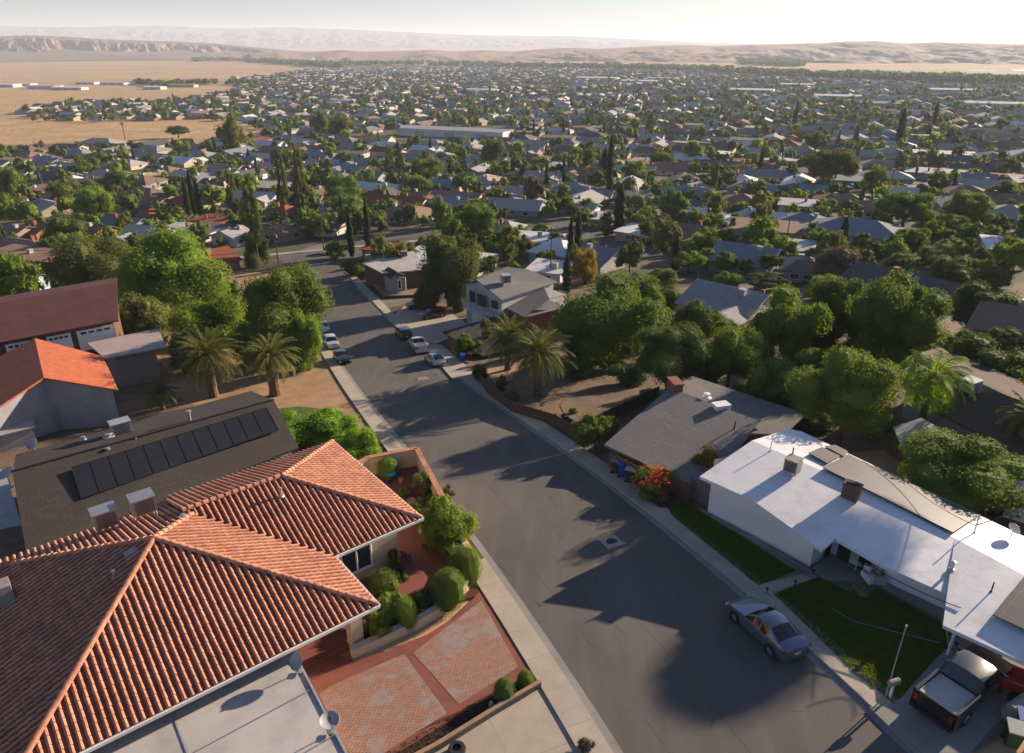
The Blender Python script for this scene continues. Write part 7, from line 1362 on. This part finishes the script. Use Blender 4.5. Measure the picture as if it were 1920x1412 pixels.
for dd, x, y, R in mass:
    H = R * random.uniform(.8, 1.1); mi = random.choice((0, 0, 1, 1, 2, 3))
    if random.random() < .03: R *= .35; H = H * 2; mi = 1
    addmass(x, y, zt(x, y), R, H, mi)
me = quads_mesh('distant_trees', np.concatenate(chunks), FMAT); me.polygons.foreach_set('material_index', np.concatenate(mis)); o = bpy.data.objects.new('distant_trees', me); C.objects.link(o); tag(o, 'mass of small tree crowns filling the far valley town', None, None, 'stuff')
print('HOUSES', len(placed), 'far', len(far_houses), 'TREES named', ntree_named, 'ind', cnt, 'mass', len(mass), 'lastd', LASTD)
# tree belts on the plain
def belt(name, pxs, n, R, label):
    global chunks, mis
    chunks = []; mis = []
    for k in range(n):
        i = random.randrange(len(pxs) - 1); q0, q1 = pxs[i], pxs[i+1]; u = random.random(); x0 = q0[0] + (q1[0]-q0[0])*u; y0 = q0[1] + (q1[1]-q0[1])*u + random.uniform(-q0[2], q0[2]); p = G(x0, y0); r2 = R * random.uniform(.6, 1.2); addmass(p.x, p.y, p.z, r2 * 1.6, r2, random.choice((0, 1, 1, 2)))
    me = quads_mesh(name, np.concatenate(chunks), FMAT); me.polygons.foreach_set('material_index', np.concatenate(mis)); o = bpy.data.objects.new(name, me); C.objects.link(o); tag(o, label, None, None, 'stuff')
belt('treeline', [(366, 116, .5), (395, 114, .5), (500, 118, 1.5), (560, 122, 2), (640, 127, 2)], 300, 11, 'dark belt of trees out on the dry plain')
belt('treeline', [(560, 123, 2), (760, 121, 3), (960, 125, 3), (1180, 128, 3), (1300, 132, 3), (1480, 143, 3), (1700, 152, 3), (1930, 158, 4)], 900, 9, 'long belt of trees along the far edge of town')
belt('orchard', [(1388, 119, 3), (1505, 123, 4)], 330, 10, 'dark block of orchard trees below the hills')
belt('treeline', [(250, 157, 1), (300, 163, 1.5), (345, 160, 1), (420, 158, 1), (480, 160, 2)], 70, 6, 'scattered trees round the works on the plain')
# fields
sheet('dry_field', [(-300, 290), (0, 271), (150, 266), (262, 268), (420, 263), (480, 243), (415, 225), (-300, 226)], .10, 'field'); sheet('dry_field', [(-200, 224), (45, 222), (52, 205), (62, 196), (150, 189), (440, 182), (450, 168), (300, 170), (-200, 176)], .10, 'field')
sheet('green_field', [(1530, 131), (1700, 129), (1990, 134), (1990, 150), (1700, 143)], .3, 'crop'); sheet('pond', [(1812, 131), (1868, 131), (1866, 134), (1815, 133)], .5, glassmat('pond_water', (.35, .36, .36), .2)); sheet('pond', [(1895, 130), (1960, 131), (1960, 134), (1900, 133)], .5, 'white')
# dry weeds on the near field
# ------------------------------------------------------------------ hills
def fbm(x, y, o=5, seed=0):
    v = 0; a = 1; rr = np.random.default_rng(seed)
    for k in range(o):
        ph = rr.uniform(0, 6.28, 4); f = 2**k; v = v + a * (np.sin(x*f*1.0 + ph[0] + 1.7*np.sin(y*f*.7 + ph[1])) * np.cos(y*f*1.1 + ph[2] + 1.3*np.sin(x*f*.8 + ph[3]))); a *= .5
    return v
def hills(name, D0, D1, sil, mat, na=500, nd=60, rough=.18, seed=1, label=None, power=1.0, gull=.35, cliff=0):
    """range whose crest, at distance Dc, reaches the given silhouette angles; sil = [(px, py)] of the crest."""
    Dc = D0 + (D1 - D0) * .62; pxs = np.linspace(sil[0][0], sil[-1][0], na); ys = np.interp(pxs, [p[0] for p in sil], [p[1] for p in sil]); V = []; az = []; el = []
    for x_, y_ in zip(pxs, ys): r = ray(x_, y_); az.append(atan2(r[0], r[1])); el.append(atan2(r[2], hypot(r[0], r[1])))
    az = np.array(az); H = HC + np.tan(np.array(el)) * Dc; d = np.linspace(0, 1, nd); base = -60.0
    prof_ = np.where(d < .62, (d / .62) ** power, 1 - ((d - .62) / .38) ** 2 * .9)
    A, Dm = np.meshgrid(az, D0 + (D1 - D0) * d, indexing='ij'); X = np.sin(A) * Dm; Y = np.cos(A) * Dm
    hh = (H[:, None] - base); n1 = fbm(X / 420, Y / 500, 6, seed); g = np.abs(fbm(X / 190 + .5*n1, Y / 600 + .3*n1, 5, seed + 1)); taper = np.clip(prof_, 0, 1)[None, :]
    if cliff:
        D_ = (Dm - D0) / (D1 - D0); rg = np.abs(fbm(A * 38 + seed, D_ * 9.0 + 2*A, 5, seed + 7)) * .6 + np.abs(fbm(A * 120, D_ * 14 + 1, 4, seed + 8)) * .25; dc = .30 + .20 * rg; u_ = np.clip((D_ - dc) / .13, 0, 1); st3 = u_ * u_ * (3 - 2 * u_)
        low = np.clip(D_ / .5, 0, 1) ** 1.3 * (.30 + .12 * np.abs(fbm(A * 90, D_ * 5, 4, seed + 9))); prof2 = np.where(D_ < .62, np.maximum(low, cliff * st3 + (1 - cliff) * np.clip(D_/.62, 0, 1)), prof_[None, :]); Z = base + hh * np.clip(prof2, 0, 1.04)
    else: Z = base + hh * np.clip(prof_[None, :] + rough * .5 * n1 * taper * (1 - taper) * 2 - gull * g * taper * (1.02 - taper) * 1.2, 0, 1.05)
    Z += hh * .018 * fbm(X / 250, Y / 250, 4, seed + 3) * taper
    V = np.stack([X, Y, Z], -1).reshape(-1, 3); F_ = [(i*nd + j, (i+1)*nd + j, (i+1)*nd + j + 1, i*nd + j + 1) for i in range(na - 1) for j in range(nd - 1)]
    me = bpy.data.meshes.new(name); me.from_pydata(V.tolist(), [], F_); me.materials.append(MT[mat]); me.update(); o = bpy.data.objects.new(name, me); C.objects.link(o); o['kind'] = 'structure'
    if label: o['label'] = label
    return o
MT['hill'] = M('hill_grass', (.34, .225, .135), (.24, .16, .11), .0012, .95, fine=.5, grain=.006); MT['mesa'] = M('mesa_rock', (.25, .175, .12), (.17, .125, .09), .002, .95, fine=.5, grain=.008); MT['hill_far'] = M('far_hill', (.20, .145, .115), (.14, .105, .09), .0006, .95, fine=.4, grain=.002)
hills('far_hills', 13000, 19000, [(-300, 52), (0, 49), (150, 50), (300, 48.5), (420, 53), (520, 51), (640, 54), (780, 61), (900, 66), (1080, 68), (1180, 73), (1300, 79), (1420, 83), (1700, 84)], 'hill_far', 700, 70, .3, 5, 'long blue ridge on the horizon', 1.1, .8)
hills('mesa_hills', 4300, 7600, [(-300, 72), (0, 69), (70, 67), (130, 70), (200, 74), (260, 76), (330, 78), (400, 82), (470, 88), (560, 96), (620, 100)], 'mesa', 900, 120, .6, 9, 'dry mesa with eroded cliffs', .8, 1.2, .42)
hills('low_hills', 3400, 6200, [(470, 100), (520, 96), (560, 99), (600, 96), (640, 93), (690, 98), (740, 96), (800, 93), (860, 97), (910, 94), (960, 97), (1010, 92), (1070, 89), (1120, 91), (1180, 89), (1230, 86), (1290, 84), (1340, 86), (1400, 84), (1450, 83), (1530, 80), (1590, 77), (1640, 77), (1690, 80), (1760, 79), (1830, 81), (1900, 82), (2200, 80)], 'hill', 1300, 100, .6, 17, 'rolling dry hills behind the town', .8, 1.2)

# ------------------------------------------------------------------ the people and the dog at the shaded patio
def skin(name, verts, edges, radii, mat, parent, sub=1, rootv=0):
    me = bpy.data.meshes.new(name); me.from_pydata(verts, edges, []); o = bpy.data.objects.new(name, me); C.objects.link(o); o.parent = parent
    md = o.modifiers.new('skin', 'SKIN'); md.use_smooth_shade = True
    for i, r in enumerate(radii): v = me.skin_vertices[0].data[i]; v.radius = (r, r) if not isinstance(r, tuple) else r; v.use_root = (i == rootv)
    s = o.modifiers.new('sub', 'SUBSURF'); s.levels = sub; s.render_levels = sub; me.materials.append(MT[mat]); return o
def person(px, py, z, rz, label, dress='cloth_white', seated=True):
    c = P(px, py, z); r = thing('person', label, 'person', c, 'people sitting on the shaded patio', rz)
    # pelvis at seat, knees forward (-y), feet on the ground
    V = [(0, 0, .50), (0, .03, .75), (0, .03, .98), (0, .02, 1.10), (0, -.01, 1.20), (0, -.02, 1.30), (.20, .03, 1.02), (.27, -.04, .78), (.17, -.26, .70), (.10, -.36, .68), (-.20, .03, 1.02), (-.27, -.04, .78), (-.17, -.26, .70), (-.10, -.36, .68), (.10, -.02, .48), (.13, -.44, .50), (.13, -.46, .10), (.13, -.60, .04), (-.10, -.02, .48), (-.13, -.44, .50), (-.13, -.46, .10), (-.13, -.60, .04)]
    E_ = [(0, 1), (1, 2), (2, 3), (3, 4), (4, 5), (2, 6), (6, 7), (7, 8), (8, 9), (2, 10), (10, 11), (11, 12), (12, 13), (0, 14), (14, 15), (15, 16), (16, 17), (0, 18), (18, 19), (19, 20), (20, 21)]
    R = [.15, .14, .15, .055, .085, .08, .06, .045, .038, .03, .06, .045, .038, .03, .10, .07, .045, .035, .10, .07, .045, .035]
    skin('body', V, E_, R, 'skin', r, 2)
    m = MB(); m.lathe((0, -.02, 0), [(.17, 1.06), (.23, .98), (.20, .8), (.19, .62)], 14); m.add([(-.26, .16, .62), (.26, .16, .62), (.30, -.50, .60), (-.30, -.50, .60), (-.34, .12, .34), (.34, .12, .34), (.36, -.60, .16), (-.36, -.60, .16)], [(0, 3, 2, 1), (3, 7, 6, 2), (0, 1, 5, 4), (1, 2, 6, 5), (0, 4, 7, 3)]); m.build('dress', dress, r, off=(0, 0, 0))
    for sx in (-1, 1): m = MB(); m.tube([(sx*.19, .03, 1.03), (sx*.27, -.03, .80)], [.075, .065], 8); m.build('sleeve', dress, r, off=(0, 0, 0))
    m = MB(); m.lathe((0, .015, 1.24), [(.10, -.16), (.115, -.04), (.11, .07), (.07, .125), (0, .14)], 12); m.build('hair', 'hair', r, off=(0, 0, 0))
    for sx in (-1, 1):
        for k in range(5): m = MB(); m.tube([(sx*.10 + sx*(.012*(k-2)), -.37, .68), (sx*.09 + sx*.014*(k-2), -.41 - .006*(2 - abs(k-2)), .665)], [.010, .007], 5); m.build('finger', 'skin', r, off=(0, 0, 0))
    m = MB(); m.lathe((0, -.10, 1.25), [(.018, -.02), (.02, 0), (0, .04)], 6); m.build('nose', 'skin', r, off=(0, 0, 0)); 
    for sx in (-1, 1): m = MB(); m.lathe((sx*.034, -.094, 1.285), [(.012, -.006), (.012, .006), (0, .01)], 6); m.build('eye', 'dark', r, off=(0, 0, 0))
    return r
person(1622, 1086, .1 - .3, 0.35, 'person in a loose white dress seated under the front eave'); chair(1622, 1084, -.2, 0.35 + pi, 'dark patio chair under the person in white')
chair(1612, 1068, -.2, 1.0, 'empty white cushioned chair beside the seated person', 'cloth_white'); person(1643, 1088, -.2, -.2, 'second person in pale clothes close to the white wall', 'greymetal'); chair(1643, 1086, -.2, -.2 + pi, 'dark patio chair under the second seated person')
c = G(1606, 1122, .22); dg_ = thing('dog', 'brown dog stepping off the patio edge onto the lawn', 'dog', c, None, .35)
V = [(0, .30, .52), (0, .0, .50), (0, -.30, .54), (0, -.44, .64), (0, -.56, .66), (0, -.70, .62), (.09, .30, .48), (.10, .22, .28), (.10, .34, .16), (.10, .31, .02), (-.09, .30, .48), (-.10, .26, .28), (-.10, .40, .17), (-.10, .37, .02), (.09, -.28, .44), (.09, -.26, .24), (.09, -.30, .02), (-.09, -.28, .44), (-.09, -.34, .24), (-.09, -.40, .02), (0, .42, .56), (0, .58, .66), (.05, -.50, .73), (-.05, -.50, .73)]
E2 = [(0, 1), (1, 2), (2, 3), (3, 4), (4, 5), (0, 6), (6, 7), (7, 8), (8, 9), (0, 10), (10, 11), (11, 12), (12, 13), (2, 14), (14, 15), (15, 16), (2, 17), (17, 18), (18, 19), (0, 20), (20, 21), (4, 22), (4, 23)]
R2 = [.12, .12, .15, .09, .085, .04, .08, .05, .03, .03, .08, .05, .03, .03, .06, .035, .028, .06, .035, .028, .035, .018, .02, .02]
MT['fur'] = M('tan_fur', (.22, .13, .075), (.10, .06, .04), 4, .9, fine=.4); skin('body', V, E2, R2, 'fur', dg_, 2, 1)
m = MB(); m.lathe((0, -.37, .58), [(.10, -.03), (.11, 0), (.10, .03)], 12, 0, Matrix.Rotation(-1.0, 3, 'X')); m.build('collar', 'redpaint', dg_, off=(0, 0, 0))

# ------------------------------------------------------------------ lawn tufts (nobody could count them)
def tufts(pxpoly, n, dz, mat, label, hmin=.05, hmax=.12, name='grass'):
    pts = [st(*G(*p, dz)[:2]) for p in pxpoly]; s0, s1 = min(p[0] for p in pts), max(p[0] for p in pts); t0, t1 = min(p[1] for p in pts), max(p[1] for p in pts); r = np.random.default_rng(9); out = []
    S = r.uniform(s0, s1, n * 2); T_ = r.uniform(t0, t1, n * 2)
    for a, b in zip(S, T_):
        if inside(a, b, pts):
            p = ST(a, b, zs(a) + dz); an = r.uniform(0, 6.28); h_ = r.uniform(hmin, hmax); w = .03; dx, dy = cos(an) * w, sin(an) * w; lx, ly = r.uniform(-.04, .04), r.uniform(-.04, .04)
            out += [(p.x - dx, p.y - dy, p.z), (p.x + dx, p.y + dy, p.z), (p.x + dx*.3 + lx, p.y + dy*.3 + ly, p.z + h_), (p.x - dx*.3 + lx, p.y - dy*.3 + ly, p.z + h_)]
    me = quads_mesh(name, np.array(out), [mat]); o = bpy.data.objects.new(name, me); C.objects.link(o); tag(o, label, None, None, 'stuff')
MT['leaf_lawn'] = leafmat('leaf_lawn', (.085, .15, .028), (.14, .18, .035), .35, .02)
tufts([(1447, 1112), (1530, 1085), (1640, 1098), (1800, 1185), (1752, 1236), (1676, 1321), (1600, 1262)], 26000, .16, 'leaf_lawn', 'short green grass of the lawn beside the driveway'); tufts([(1236, 925), (1300, 945), (1352, 985), (1516, 1074), (1422, 1098), (1410, 1090), (1262, 970)], 22000, .16, 'leaf_lawn', 'short green grass of the lawn below the white wall')
tufts([(700, 1425), (838, 1345), (935, 1288), (1008, 1288), (1000, 1296), (880, 1360), (760, 1440)], 900, .17, 'leaf_brown', 'dry weeds in the dark planting strip', .03, .08, 'weeds')

# ------------------------------------------------------------------ the air
hz = MB(); hz.box((0, 14000, 140), (60000, 34000, 460)); ho = hz.build('haze', [], None, off=(0, 0, 0)); ho['kind'] = 'stuff'; ho['label'] = 'thin morning haze over the valley'
hm = bpy.data.materials.new('haze'); hm.use_nodes = True; hn = hm.node_tree; hn.nodes.remove(hn.nodes['Principled BSDF']); vol = hn.nodes.new('ShaderNodeVolumePrincipled'); vol.inputs['Color'].default_value = (.78, .86, 1.0, 1); vol.inputs['Density'].default_value = 8e-5; vol.inputs['Anisotropy'].default_value = .12
hn.links.new(vol.outputs[0], hn.nodes['Material Output'].inputs['Volume']); ho.data.materials.append(hm)
